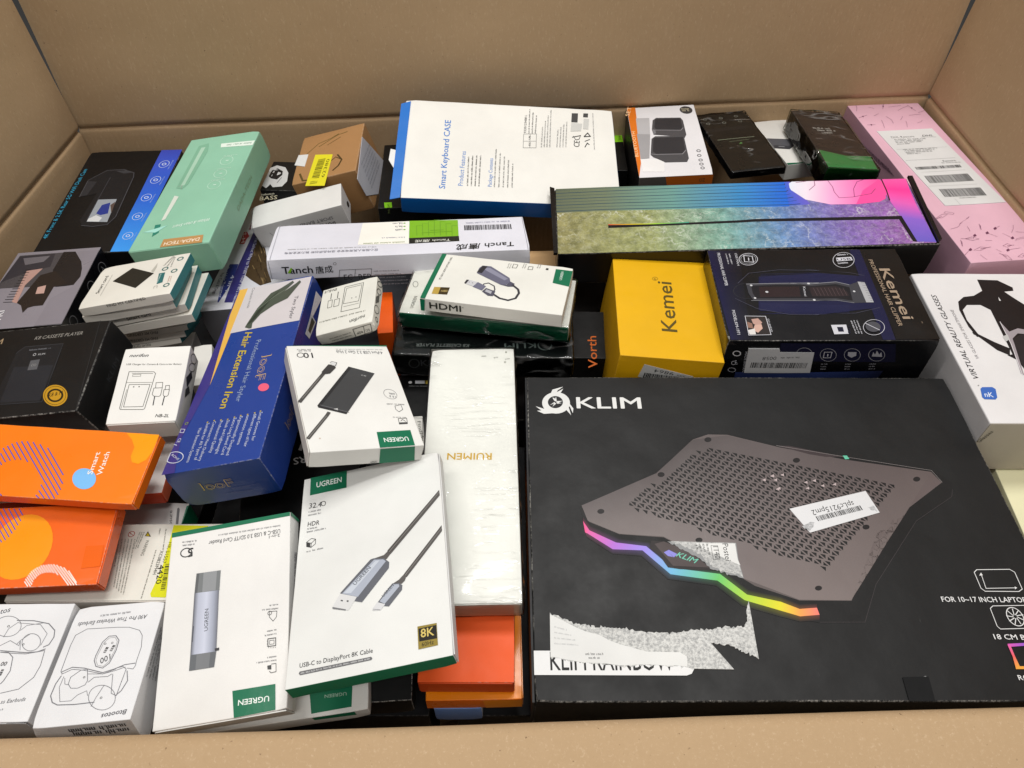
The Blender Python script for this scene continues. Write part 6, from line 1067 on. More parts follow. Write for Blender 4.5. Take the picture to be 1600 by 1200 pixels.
  ('printed_design','T',[('p','#0b6b4a',[33.16,-29.52,67.33,-30.09,66.61,-46.2,35.06,-47.14]),
   ('t','UGREEN',62.63,-34.21,3.1258,17.36,2.52,'#9fb8a8',0,1)]),
  ('printed_design','F',[('p','#0b6b4a',[35.54,16.19,68.61,16.19,69.32,8.58,36.63,10.7])]),
 ],
 'budsR': [
  ('printed_design','T',[('t','A90 Pro True Wireless Earbuds',23.43,38.25,-3.0977,53.12,3.8,'#55555a',0.2,0.2),
   ('f','#88888c',8.94,42.77,-3.0894,24.47,2.35,12),
   ('l','#77777c',0.43,0,[-26.68,-8.92,-28.45,-6.67,-28.56,-1.78,-28.89,15.47,-28.07,24.31,-20.73,29.3,2.86,28.39,12.24,27.41,21.06,23.75,24.46,18.85,26.58,8.24,26.2,-3.25,26.51,-7.51,25.4,-10.19,20.73,-9.01]),
   ('l','#77777c',0.67,0,[-28.2,-7.38,-21.03,-3.97,-11.84,-5.62,-3.5,-8.57,3.4,-10.95,11.36,-8.73,17.98,-5.92,25.91,-5.34]),
   ('l','#77777c',0.43,0,[-27.22,-9.14,-20.44,-5.7,-11.23,-7.49,-3.04,-10,3.76,-12.09,12.98,-10.01,19.16,-7.87]),
   ('l','#77777c',0.59,1,[-6.38,4.42,-4.94,15.93,-1.31,20.78,3.85,20.69,7.51,16.13,7.84,7.27,5.99,-3.27,2.2,-7.08,-3.36,-5.1,-6.27,0.13]),
   ('l','#999999',0.3,1,[-5.09,4.29,-3.65,15.06,-0.58,19.2,3.65,19.21,6.42,15.5,6.8,7.38,5.04,-2.18,2.01,-5.66,-2.4,-4.22,-4.98,-0.0]),
   ('t','100',4.18,4.76,-2.6549,7.68,5.06,'#333336',0.2,0),
   ('b','#333333',4.04,12.35,-1.7928,5.41,2.12,7),
   ('b','#333333',-0.64,11.07,-1.7663,5.08,2.09,7),
   ('l','#444444',0.25,1,[3.64,14.38,3.5,14.8,3.14,15.05,2.71,15.05,2.35,14.8,2.21,14.38,2.35,13.96,2.71,13.7,3.14,13.7,3.5,13.96]),
   ('l','#444444',0.25,1,[-1.65,14.19,-1.79,14.61,-2.14,14.86,-2.58,14.86,-2.94,14.61,-3.07,14.19,-2.94,13.77,-2.58,13.51,-2.14,13.51,-1.79,13.77]),
   ('l','#77777c',0.66,0,[-26.82,-10.28,-28.74,-16.87,-29.02,-26.13,-25.84,-31.66,-21.44,-34.05,-9.33,-34.93,4.79,-34.6]),
   ('l','#77777c',0.33,0,[-24.67,-11.19,-25,-19.94,-20.55,-31.57,-12.78,-31.73,-9.44,-27.52,-3.74,-24.81,-1.79,-28.97]),
   ('l','#77777c',0.39,0,[-8.96,-6.89,-13.78,-7.23,-19.37,-12.42,-19.34,-17.85,-16.27,-21.51,-11.28,-22.03,-6.57,-19.85,-5.82,-16.56,-8.96,-6.89]),
   ('l','#77777c',0.33,0,[-23.55,-12.67,-21.84,-17.59,-19.1,-18.54]),
   ('l','#77777c',0.34,0,[-7.66,-10.9,3.76,-12.09,12.64,-8.86]),
   ('l','#77777c',0.38,0,[-5.12,-17.98,-1.68,-14.27,8.21,-14.61,10.74,-12.82]),
   ('l','#77777c',0.39,0,[12.42,-8.15,17.11,-7.24,20.29,-9.66,19.27,-31.17,14.93,-28.74,11.37,-12.88]),
   ('l','#77777c',0.58,0,[21.34,-11.16,24.15,-19.68,21.79,-27.48,19.06,-30.49]),
   ('l','#77777c',0.36,1,[19.05,-32.45,19.49,-34.65,19.42,-36.68,18.83,-38.45,17.75,-39.87,16.25,-40.86,14.39,-41.38,12.26,-41.41,9.99,-40.93,7.67,-39.97,5.42,-38.58,3.36,-36.84,1.6,-34.82,0.21,-32.64,-0.73,-30.39,-1.17,-28.19,-1.1,-26.16,-0.51,-24.39,0.56,-22.97,2.07,-21.98,3.93,-21.46,6.05,-21.44,8.33,-21.92,10.65,-22.87,12.9,-24.26,14.95,-26,16.72,-28.02,18.11,-30.21]),
   ('l','#77777c',0.32,0,[3.49,-37.94,4.83,-30.97,7.85,-21.35]),
   ('l','#555555',0.28,1,[9.36,-31.63,9.22,-31.19,8.85,-30.92,8.4,-30.92,8.03,-31.19,7.88,-31.63,8.03,-32.06,8.4,-32.33,8.85,-32.33,9.22,-32.06]),
   ('l','#555555',0.29,1,[-8.6,-13.48,-8.73,-13.08,-9.06,-12.84,-9.47,-12.84,-9.8,-13.08,-9.93,-13.48,-9.8,-13.87,-9.47,-14.11,-9.06,-14.11,-8.73,-13.87]),
   ('t','Btootos',30.37,-42.66,-3.0289,17.56,3.63,'#55555a',0.2,0.4)]),
  ('printed_design','F',[('f','#2c2c30',29.7,37.1,-3.1338,45.64,5.52,5),
   ('f','#2c2c30',30.07,30.72,3.1095,41.91,5.8,12)]),
  ('printed_design','R',[('f','#66666a',-14.72,35.07,-0.0054,44.09,2.4,5),
   ('f','#66666a',-12.64,29.53,0.0608,42.3,2.62,12),
   ('f','#66666a',-10.53,23.9,0.1346,40.68,2.89,19),
   ('f','#66666a',-8.37,18.16,0.2164,39.28,3.23,26),
   ('f','#66666a',-6.17,12.31,0.3061,38.16,3.61,33)]),
 ],
 'budsL': [
  ('printed_design','T',[('t','tos',-2.43,37.62,0.256,7.55,4.41,'#55555a',0.2,0.4),
   ('t','ss Earbuds',28.99,-32.94,0.1102,18.03,2.87,'#66666a',0.2,0.2),
   ('f','#88888c',31.25,-38.01,0.2511,2.3,1.86,19),
   ('l','#77777c',0.38,0,[3.06,7.63,9.18,11.56,15.34,15.53,23.73,11.4,23.44,15.17]),
   ('l','#77777c',0.7,0,[13.51,32.08,27.17,31.64,40.37,28.98,47.3,23.36,48.82,17.87,47.27,11.8,43.46,9.84]),
   ('l','#77777c',0.35,0,[15.77,29.95,33.91,28.36,42.38,20.67,40.93,11.2]),
   ('l','#77777c',0.41,1,[18.69,27.83,17.61,29.7,16.05,31.44,14.1,32.97,11.85,34.22,9.43,35.12,6.94,35.62,4.51,35.7,2.27,35.36,0.33,34.61,-1.21,33.5,-2.28,32.07,-2.83,30.4,-2.82,28.57,-2.26,26.68,-1.17,24.81,0.39,23.07,2.34,21.53,4.58,20.29,7.01,19.39,9.5,18.89,11.92,18.8,14.16,19.14,16.1,19.89,17.65,21.01,18.72,22.44,19.26,24.11,19.26,25.94]),
   ('l','#77777c',0.34,0,[8.82,18.31,9.81,25.16,15.47,30.66]),
   ('l','#77777c',0.35,0,[19.8,23.67,23.41,27.78,36.03,29.73]),
   ('l','#77777c',0.4,1,[39.27,15.26,38.32,16.75,37.07,18.1,35.6,19.24,33.98,20.12,32.28,20.69,30.6,20.93,29.01,20.82,27.59,20.36,26.43,19.59,25.57,18.53,25.06,17.25,24.92,15.8,25.17,14.26,25.78,12.71,26.73,11.22,27.98,9.87,29.45,8.73,31.07,7.85,32.77,7.28,34.46,7.04,36.04,7.15,37.46,7.61,38.62,8.38,39.48,9.44,39.99,10.72,40.13,12.17,39.88,13.71]),
   ('l','#77777c',0.34,0,[21.46,12.09,23.32,15.44,29.01,20.82]),
   ('l','#77777c',0.34,0,[23.44,15.17,26.39,7.63]),
   ('l','#555555',0.3,1,[9.69,27.25,9.53,27.71,9.14,28,8.65,28,8.25,27.71,8.1,27.25,8.25,26.78,8.65,26.49,9.14,26.49,9.53,26.78]),
   ('l','#555555',0.29,1,[27.72,12.3,27.59,12.7,27.24,12.95,26.82,12.95,26.48,12.7,26.35,12.3,26.48,11.9,26.82,11.65,27.24,11.65,27.59,11.9]),
   ('l','#77777c',0.67,0,[10.97,7.54,19.16,6.78,31.4,5.72,40.38,6.15,45.99,8.48]),
   ('l','#77777c',0.43,0,[11.56,6.2,19.74,5.45,31.85,4.66,45.87,7.15,47.43,-4.66,45.96,-13.59,38.17,-22.27,25.55,-25.22]),
   ('l','#77777c',0.53,0,[11.56,6.2,18.14,6.13,23.15,2.12,25.73,-8.28,23.94,-15.87,22.5,-18.37]),
   ('t','00',16.36,-4.57,0.0471,4.44,3.21,'#333333',0.2,0),
   ('b','#333333',20.33,-12.04,1.5103,5.11,2.01,6)]),
  ('printed_design','F',[('p','#9c9c9e',[39.79,39.8,54.8,39.8,46.21,23.06,26.45,23.82])]),
  ('tuck_flap','F',[('s','#b0b0b2',0.35,[-53.4,1,53.4,1,53.4,38.4,51.4,38.9,-51.4,38.9,-53.4,38.4])]),
 ],
 'watchU': [
  ('printed_design','T',[('p','#f59a08',[68.55,34.28,99.25,34.72,99.25,16.21,96.77,8.27,91.15,3.6,85,4.85,81.72,10.61,81.49,20.14,76.27,27.7]),
   ('p','#7ab8ec',[58.93,-12.2,57.49,-10.07,55.64,-8.15,53.46,-6.53,51.06,-5.3,48.57,-4.52,46.1,-4.23,43.79,-4.44,41.75,-5.14,40.08,-6.29,38.86,-7.85,38.16,-9.72,38.02,-11.83,38.43,-14.05,39.37,-16.28,40.81,-18.41,42.67,-20.33,44.85,-21.95,47.25,-23.18,49.74,-23.96,52.2,-24.25,54.51,-24.04,56.55,-23.34,58.23,-22.18,59.44,-20.63,60.14,-18.75,60.29,-16.65,59.88,-14.43]),
   ('l','#6a5ab0',0.9,0,[-31.06,-24.46,-15.57,-35.27]),
   ('l','#6a5ab0',0.91,0,[-34.1,-16.71,-29.07,-21.43]),
   ('l','#6a5ab0',0.92,0,[-34.99,-10.91,-31.37,-14.32]),
   ('l','#6a5ab0',0.93,0,[-35.16,-5.74,-30.81,-9.87]),
   ('l','#6a5ab0',0.93,0,[-35.34,-0.52,-29.51,-6.07]),
   ('l','#6a5ab0',0.94,0,[-36.25,5.45,-27.48,-2.94]),
   ('l','#6a5ab0',0.95,0,[-36.44,10.78,-23.98,-1.19]),
   ('l','#6a5ab0',0.95,0,[-33.65,13.28,-19.76,-0.13]),
   ('l','#6a5ab0',0.9,0,[13.83,-32.56,17.88,-35.27]),
   ('l','#6a5ab0',0.95,0,[-30.86,15.8,-14.81,0.23]),
   ('l','#6a5ab0',0.9,0,[14.56,-28.27,22.66,-35.27]),
   ('l','#6a5ab0',0.96,0,[-27.31,17.6,-7.72,-1.5]),
   ('l','#6a5ab0',0.91,0,[13.92,-22.6,27.43,-35.27]),
   ('l','#6a5ab0',0.96,0,[-23.02,18.69,31.55,-34.78]),
   ('l','#6a5ab0',0.96,0,[-17.99,19.06,33.01,-31.16]),
   ('l','#6a5ab0',0.96,0,[-12.23,18.7,33.14,-26.2]),
   ('l','#6a5ab0',0.96,0,[-5.03,16.91,32.6,-20.52]),
   ('l','#6a5ab0',0.95,0,[3.57,13.69,29.35,-12.07]),
   ('t','Smart',54.55,-9.69,1.6408,22.57,4.52,'#f6ece0',0,0.9),
   ('t','Watch',63.24,-9.72,1.6428,23.24,4.52,'#f6ece0',0,0.9)]),
  ('tuck_flap','R',[('s','#e06a14',0.35,[-33.87,1,33.87,1,33.87,11.13,31.87,11.63,-31.87,11.63,-33.87,11.13])]),
 ],
 'watchL': [
  ('printed_design','T',[('p','#f5960a',[52.42,3.93,50.37,10.36,47.16,16.27,42.97,21.33,38,25.32,32.5,28.01,26.74,29.29,21.02,29.08,15.62,27.4,10.82,24.32,6.84,20.01,3.9,14.68,2.14,8.59,1.65,2.06,2.45,-4.59,4.51,-11.03,7.71,-16.93,11.9,-22,16.88,-25.98,22.38,-28.68,28.13,-29.95,33.85,-29.74,39.25,-28.06,44.06,-24.98,48.03,-20.67,50.97,-15.34,52.73,-9.26,53.22,-2.73]),
   ('l','#6a5ab0',0.88,0,[0.06,9.75,6.54,2.1]),
   ('l','#6a5ab0',0.88,0,[-2.59,18.02,9.24,3.98]),
   ('l','#6a5ab0',0.89,0,[-5.28,26.41,11.95,5.87]),
   ('l','#6a5ab0',0.9,0,[-6.17,32.73,14.09,8.47]),
   ('l','#6a5ab0',0.91,0,[-4.64,36.18,15.66,11.78]),
   ('l','#6a5ab0',0.91,0,[-0.05,35.99,17.23,15.12]),
   ('l','#6a5ab0',0.91,0,[4.53,35.79,18.23,19.18]),
   ('l','#6a5ab0',0.91,0,[9.12,35.59,19.23,23.27]),
   ('l','#6a5ab0',0.91,0,[13.71,35.4,19.06,28.84]),
   ('l','#f0e6dc',0.84,0,[39.76,-31.84,43.92,-36.32]),
   ('l','#f0e6dc',0.84,0,[39.91,-29.68,46.15,-36.41]),
   ('l','#f0e6dc',0.84,0,[40.59,-28.08,46.83,-34.84]),
   ('l','#f0e6dc',0.84,0,[41.26,-26.48,46.99,-32.69]),
   ('l','#f0e6dc',0.84,0,[41.94,-24.88,47.16,-30.54]),
   ('l','#f0e6dc',0.85,0,[42.62,-23.27,48.36,-29.51]),
   ('l','#f0e6dc',0.85,0,[43.83,-22.22,49.05,-27.91]),
   ('l','#f0e6dc',0.85,0,[45.04,-21.18,50.25,-26.88]),
   ('l','#f0e6dc',0.85,0,[46.25,-20.13,51.47,-25.84]),
   ('l','#f0e6dc',0.85,0,[47.99,-19.65,53.2,-25.37]),
   ('l','#f0e6dc',0.85,0,[49.2,-18.6,54.93,-24.9]),
   ('l','#f0e6dc',0.85,0,[50.94,-18.12,57.18,-25.0]),
   ('l','#f0e6dc',0.85,0,[53.21,-18.22,59.44,-25.1]),
   ('l','#f0e6dc',0.86,0,[54.96,-17.75,62.2,-25.76]),
   ('l','#f0e6dc',0.86,0,[57.22,-17.85,65.99,-27.57]),
   ('l','#f0e6dc',0.86,0,[59.49,-17.95,77.35,-36.86]),
   ('l','#f0e6dc',0.86,0,[62.27,-18.62,79.58,-36.86]),
   ('l','#f0e6dc',0.86,0,[65.57,-19.87,81.81,-36.86]),
   ('l','#f0e6dc',0.85,0,[68.86,-21.12,84.04,-36.86]),
   ('l','#f0e6dc',0.85,0,[73.68,-24.08,83.28,-34.83])]),
  ('tape','T',[('p','#e8620a',[82.34,-2.72,97.61,-2.32,99.01,-21.41,83.53,-22.64],2)]),
  ('tuck_flap','R',[('s','#e25c1a',0.35,[-35.46,1,35.46,1,35.46,14.32,33.46,14.82,-33.46,14.82,-35.46,14.32])]),
 ],
 'watchW': [
  ('printed_design','T',[('f','#999999',68.82,28.8,1.6832,4.36,2.47,6)]),
  ('tuck_flap','F',[('s','#cc4a26',0.35,[-88.4,1,88.4,1,88.4,16.4,86.4,16.9,-86.4,16.9,-88.4,16.4])]),
 ],
 'enclosure': [
  ('printed_design','T',[('t','Enclosure',44.96,-2.56,1.8933,30.49,3.2,'#4a4a4c',0,0),
   ('p','#77777a',[39.68,28.5,41.03,29.53,42.54,27.65,47.06,9.65,44.57,9.54]),
   ('p','#2c8a6c',[48.31,31.81,49.8,32.09,49.8,8.45,49.8,8.15])]),
 ],
 'warning': [
  ('printed_design','T',[('t','WARNING',4.89,21.14,-1.5896,15.84,2.95,'#6a6a60',0,0),
   ('p','#2a2a20',[2.38,25.15,3.62,30.05,8.18,24.41]),
   ('p','#d0b820',[3.35,25.5,4.06,28.64,6.72,25.12]),
   ('l','#2a2a20',0.37,0,[4.4,27.58,4.95,25.83]),
   ('l','#b03028',0.55,1,[-7.87,27.19,-7.97,27.91,-8.25,28.59,-8.69,29.17,-9.27,29.61,-9.95,29.89,-10.67,29.98,-11.39,29.89,-12.07,29.61,-12.65,29.17,-13.09,28.59,-13.37,27.91,-13.46,27.19,-13.37,26.46,-13.09,25.79,-12.65,25.21,-12.07,24.77,-11.39,24.49,-10.67,24.39,-9.95,24.49,-9.27,24.77,-8.69,25.21,-8.25,25.79,-7.97,26.46]),
   ('l','#b03028',0.49,0,[-13.17,29.14,-8.02,25.24]),
   ('f','#77776e',-0.05,29.38,-1.6248,17.64,1.33,49),
   ('f','#77776e',-2,29.39,-1.6099,17.63,1.32,56),
   ('f','#77776e',-3.95,29.41,-1.595,17.62,1.31,63),
   ('f','#77776e',-6.22,22.1,-1.4305,55.56,1.24,70),
   ('f','#77776e',-9.15,22.13,-1.4205,53.92,1.23,77),
   ('f','#77776e',-12.09,22.15,-1.4099,52.27,1.23,84),
   ('f','#77776e',-15.03,22.18,-1.3989,50.62,1.23,91),
   ('f','#77776e',-17.97,22.2,-1.3873,48.97,1.22,98),
   ('f','#77776e',-20.91,22.23,-1.375,28.39,1.22,105),
   ('t','XC0823M4H',21.31,10.22,-1.5649,23.5,2.9,'#4a4a44',0,0),
   ('f','#77776e',19.25,32.38,-1.4082,22.82,1.36,119),
   ('f','#77776e',13.67,32.78,-1.4259,6.42,1.37,126),
   ('f','#77776e',16.56,10.76,-1.5369,47.72,1.38,133)]),
  ('price_sticker','T',[('s','#d6d614',0.15,[25.91,36.23,58.25,35.24,46.57,-16.72,39.5,-35.26,26.93,-34.69,25.23,-31.57,28.23,-10.1]),
   ('t','4420',24.23,-4.33,-1.4251,18.8,4.94,'#26260c',0,0.6),
   ('t','HK S1557',26.52,18.36,-1.5602,21.07,3.21,'#55551a',0,0),
   ('b','#1c1c0c',30.01,-3.56,-1.443,25.94,3.87,22)]),
  ('tuck_flap','F',[('s','#d6d0c8',0.35,[-98.4,1,98.4,1,98.4,23.4,96.4,23.9,-96.4,23.9,-98.4,23.4])]),
 ],
 'loof': [
  ('printed_design','T',[('p','#3d3480',[-45.12,137.34,-38.85,137.34,-38.2,103.48,-32.73,-21.44,-46.12,-69.03,-33.62,-137.34,-46.12,-137.34]),
   ('p','#e6b552',[-44.31,137.34,-34.3,137.34,-32.91,61.79,-33.12,-26.19,-38.72,34.22,-43.61,89.95]),
   ('p','#cfc9cc',[-34.3,137.34,44.42,134.34,45.37,53.94,-33.97,55.0]),
   ('t','Two Styler',30.97,100.55,-1.5382,41.23,4.38,'#3a3a44',0.2,0.6),
   ('t','Constant mode',-28.08,135.75,-1.4986,39.5,3.02,'#55555c',0,0),
   ('t','looF',15.18,5.31,-1.5474,38.98,10.14,'#d9b257',0,2.6),
   ('t','looF',15.18,5.31,-1.5474,38.98,10.14,'#223f8e',0,0),
   ('p','#e8607c',[33.71,-43.9,33.08,-42.63,32.2,-41.45,31.13,-40.42,29.92,-39.58,28.63,-38.99,27.31,-38.66,26.05,-38.62,24.9,-38.88,23.92,-39.4,23.16,-40.18,22.65,-41.16,22.43,-42.31,22.51,-43.56,22.87,-44.85,23.5,-46.12,24.38,-47.3,25.45,-48.33,26.66,-49.17,27.96,-49.77,29.27,-50.09,30.53,-50.13,31.68,-49.88,32.66,-49.35,33.42,-48.58,33.93,-47.59,34.15,-46.44,34.08,-45.19]),
   ('t','Professional Hair Styler',2.41,32.76,-1.5633,91.5,5.25,'#8f9fc0',0,0.2),
   ('t','Hair Extension Iron',-14.87,50.79,-1.5429,115.39,8.52,'#c8b02c',0.25,1.4),
   ('t','Small Grooves for',32.69,-78.95,-1.5597,36.05,2.99,'#c4cbe2',0,0),
   ('t','different types of hair',27.22,-79.8,-1.5681,40.89,3,'#c4cbe2',0,0),
   ('t','extension systems',20.32,-80.31,-1.5861,36.11,3.03,'#c4cbe2',0,0),
   ('t','Ergonomically Designed',13.41,-80.18,-1.5945,47.07,3.05,'#c4cbe2',0,0),
   ('t','Extra Long Swivel Cord',7.39,-80.9,-1.5797,44.59,3.04,'#c4cbe2',0,0),
   ('t','Sleek and Lightweight',1.01,-82.19,-1.5775,41.15,3.04,'#c4cbe2',0,0),
   ('t','Professional Quality',-5.96,-81.41,-1.5641,39.34,3.03,'#c4cbe2',0,0),
   ('t','Consistent Heat Delivery',-13.04,-80.39,-1.5885,48.02,3.07,'#c4cbe2',0,0),
   ('t','Suitable for All Types of',-19.65,-80.99,-1.5467,45.45,3.03,'#c4cbe2',0,0),
   ('t','Hair Extension Systems',-25.94,-85.96,-1.5608,41.51,3.04,'#c4cbe2',0,0),
   ('p','#c8b02c',[34.09,-77.78,33.67,-77.04,32.82,-77.04,32.39,-77.78,32.82,-78.51,33.67,-78.51]),
   ('p','#c8b02c',[28.62,-78.63,28.19,-77.89,27.34,-77.89,26.92,-78.63,27.34,-79.37,28.19,-79.37]),
   ('p','#c8b02c',[21.71,-79.14,21.29,-78.41,20.44,-78.41,20.01,-79.14,20.44,-79.88,21.29,-79.88]),
   ('p','#c8b02c',[14.79,-79,14.37,-78.27,13.52,-78.27,13.09,-79,13.52,-79.74,14.37,-79.74]),
   ('p','#c8b02c',[8.76,-79.73,8.33,-78.99,7.49,-78.99,7.06,-79.73,7.49,-80.46,8.33,-80.46]),
   ('p','#c8b02c',[2.37,-81.02,1.95,-80.29,1.1,-80.29,0.68,-81.02,1.1,-81.75,1.95,-81.75]),
   ('p','#c8b02c',[-4.61,-80.23,-5.03,-79.5,-5.88,-79.5,-6.3,-80.23,-5.88,-80.96,-5.03,-80.96]),
   ('p','#c8b02c',[-11.69,-79.21,-12.11,-78.47,-12.96,-78.47,-13.38,-79.21,-12.96,-79.94,-12.11,-79.94]),
   ('p','#c8b02c',[-18.31,-79.81,-18.73,-79.08,-19.58,-79.08,-20,-79.81,-19.58,-80.54,-18.73,-80.54]),
   ('l','#d0d4e4',0.74,1,[-33.63,-115.24,-35.28,-113.88,-37.16,-112.74,-39.2,-111.87,-41.27,-111.32,-43.29,-111.12,-45.14,-111.27,-46.12,-111.77,-46.12,-112.6,-46.12,-113.71,-46.12,-115.05,-46.12,-116.55,-46.12,-118.13,-46.12,-119.72,-46.12,-121.23,-44.83,-122.59,-42.94,-123.74,-40.91,-124.61,-38.84,-125.16,-36.82,-125.36,-34.97,-125.2,-33.37,-124.7,-32.11,-123.87,-31.24,-122.76,-30.82,-121.42,-30.86,-119.93,-31.36,-118.34,-32.3,-116.76]),
   ('t','ROHS',-44.51,-114.87,-0.7086,12.25,2.15,'#d0d4e4',0,0),
   ('t','CE',-43.85,-94.54,-1.63,5.15,3.26,'#d0d4e4',0,0),
   ('l','#d0d4e4',0.56,1,[-45.44,-82.08,-41.02,-83.53,-40.98,-87.81,-45.2,-86.41]),
   ('l','#d0d4e4',0.68,0,[-46.12,-101.18,-42.67,-103.1]),
   ('l','#8a9a3a',0.57,1,[-40.42,-75.77,-40.46,-75.41,-40.61,-75.07,-40.83,-74.77,-41.12,-74.55,-41.46,-74.41,-41.83,-74.36,-42.2,-74.41,-42.54,-74.55,-42.83,-74.77,-43.06,-75.07,-43.2,-75.41,-43.24,-75.77,-43.2,-76.14,-43.06,-76.48,-42.83,-76.77,-42.54,-77,-42.2,-77.14,-41.83,-77.19,-41.46,-77.14,-41.12,-77,-40.83,-76.77,-40.61,-76.48,-40.46,-76.14])]),
  ('printed_picture','T',[('p','#4a5248',[-17.88,60.17,-16.72,67.01,-11.13,91.93,-0.91,116.54,9.9,122.55,21.9,133.12,24.36,129.03,15.74,114.26,27.33,126.42,30.85,131.08,33.27,127.01,22.89,99.45,8.75,91.73,-4.1,79.26,-10.39,65.1,-9.11,56.14,-12.09,56.45]),
   ('p','#2d332c',[-15.92,63.88,-7.62,93.86,10.28,120.82,2.2,103.01,-3.91,86.65,-11.18,68.23]),
   ('l','#7a8474',0.73,0,[-10.33,88.66,4.99,108.33,18.62,119.67])]),
  ('printed_design','F',[('t','looF',-21.77,19.68,-0.0276,31.94,9.61,'#c2a24e',0,2.6),
   ('t','looF',-21.77,19.68,-0.0276,31.94,9.61,'#17346f',0,0),
   ('f','#3a4a82',5.04,15.21,0.0066,27.72,2.22,18),
   ('f','#34447a',-2.71,9.75,-0.0631,25.49,2.33,25)]),
  ('printed_design','R',[('t','looF',-77.13,16.69,-0.0536,28.44,8.94,'#a88c48',0,2.6),
   ('t','looF',-77.13,16.69,-0.0536,28.44,8.94,'#1b357c',0,0),
   ('p','#cfcdd2',[121.65,35.27,126.67,20.54,79.22,28.74,80.15,32.77]),
   ('p','#b9bdc0',[83.19,32.72,84.59,19.54,51.12,23.31,48.17,32.97]),
   ('p','#3c463c',[81.16,29.57,81.98,21.68,58.47,24.28,58.05,29.42])]),
 ],
 'norU': [
  ('printed_design','T',[('l','#55554f',0.61,1,[-5.22,30.12,16.17,29.33,15.24,-9.68,-5.5,-8.6]),
   ('l','#55554f',0.52,1,[-2.93,27.09,14.52,26.43,13.2,1.3,-4.04,3.18]),
   ('l','#77776f',0.42,0,[-3.48,-1.67,13.94,-2.32]),
   ('l','#55554f',0.51,1,[-22.71,14.42,-17.88,14.5,-17.42,3.36,-22.17,2.99]),
   ('l','#55554f',0.51,1,[-15.25,13.53,-9.47,13.52,-9.29,2.49,-15.02,2.49]),
   ('l','#33332f',0.78,0,[-20.26,25.5,-20.02,16.07]),
   ('l','#33332f',0.78,0,[-12.43,25.27,-12.16,15.04]),
   ('t','EN-EL15',-14.83,32.12,-3.1323,14.13,3.59,'#33332f',0.1,0.4),
   ('t','norifon',22.57,-22.33,-2.9811,17.08,5.05,'#33332f',0.2,0.6),
   ('f','#77776f',22.3,-15.5,3.1394,51.49,2.27,67),
   ('p','#55554f',[5.52,8.78,5.19,9.36,4.51,9.36,4.17,8.78,4.51,8.2,5.19,8.2]),
   ('p','#55554f',[10.3,8.59,9.96,9.18,9.28,9.18,8.95,8.59,9.28,8.01,9.96,8.01])]),
  ('printed_design','F',[('l','#33302c',0.66,1,[8.76,11.25,28.4,12.25,25.58,2.17,7.2,0.32]),
   ('l','#33302c',0.58,0,[20.65,12.02,17.44,1.27]),
   ('t','EC',24.1,6.89,-3.0741,4.17,2.64,'#33302c',0,0),
   ('t','REP',16.61,6.54,-3.11,6.53,2.68,'#33302c',0,0),
   ('f','#66625c',4.76,8.68,-3.0865,24.83,1.71,32),
   ('f','#66625c',3.89,4.99,-3.1071,23.68,1.73,39),
   ('f','#66625c',3.02,1.28,-3.1303,22.52,1.76,46)]),
  ('printed_design','R',[('l','#3a3834',1.03,1,[31.76,3.67,32.25,4.19,32.52,4.92,32.54,5.83,32.32,6.88,31.88,8.01,31.22,9.17,30.39,10.29,29.42,11.33,28.37,12.23,27.28,12.95,26.22,13.44,25.23,13.69,24.37,13.68,23.68,13.41,23.18,12.9,22.92,12.17,22.9,11.26,23.11,10.21,23.56,9.08,24.22,7.92,25.05,6.79,26.02,5.75,27.07,4.85,28.16,4.14,29.22,3.64,30.21,3.4,31.07,3.41]),
   ('l','#3a3834',1.01,1,[19.19,4.06,19.82,4.49,20.25,5.12,20.44,5.92,20.4,6.85,20.12,7.87,19.61,8.92,18.91,9.94,18.05,10.9,17.06,11.74,16.01,12.42,14.94,12.9,13.91,13.16,12.96,13.19,12.15,12.99,11.52,12.56,11.1,11.93,10.9,11.13,10.94,10.2,11.23,9.18,11.73,8.13,12.43,7.1,13.29,6.15,14.28,5.31,15.33,4.63,16.4,4.15,17.43,3.89,18.38,3.86]),
   ('p','#3a3834',[2.75,13.68,12.44,7.11,1.28,6.79,-6.59,12.78]),
   ('l','#4a4844',0.77,1,[-8.67,5.01,-7.83,5.57,-7.22,6.34,-6.9,7.27,-6.86,8.31,-7.11,9.43,-7.65,10.55,-8.44,11.63,-9.44,12.6,-10.6,13.43,-11.87,14.06,-13.18,14.48,-14.46,14.65,-15.66,14.56,-16.7,14.24,-17.55,13.67,-18.15,12.91,-18.48,11.98,-18.51,10.93,-18.26,9.82,-17.72,8.7,-16.94,7.62,-15.94,6.65,-14.77,5.82,-13.51,5.18,-12.2,4.77,-10.91,4.6,-9.72,4.68]),
   ('l','#3a3834',0.87,1,[-22.71,7.32,-22.8,7.99,-23.06,8.62,-23.48,9.16,-24.01,9.57,-24.64,9.83,-25.31,9.92,-25.99,9.83,-26.61,9.57,-27.15,9.16,-27.57,8.62,-27.82,7.99,-27.91,7.32,-27.82,6.65,-27.57,6.02,-27.15,5.48,-26.61,5.07,-25.99,4.81,-25.31,4.72,-24.64,4.81,-24.01,5.07,-23.48,5.48,-23.06,6.02,-22.8,6.65])]),
 ],
 'norL': [
  ('printed_design','T',[('t','norifon',-25.66,33.8,-0.038,18.42,3.82,'#2c2c2c',0.35,0.9),
   ('t','USB Charger for Camera & Camcorder Battery',-26.58,23.86,-0.0538,53.24,1.94,'#55554f',0,0),
   ('l','#55554f',0.54,1,[-22.11,15.57,1.41,14.11,3.38,11.94,0.67,-29.27,-0.7,-30.13,-21.54,-28.77,-22.39,-26.81]),
   ('l','#55554f',0.41,0,[-19,13.34,0.98,12.09]),
   ('l','#77776f',0.4,0,[-22.05,2.44,2.11,1.31]),
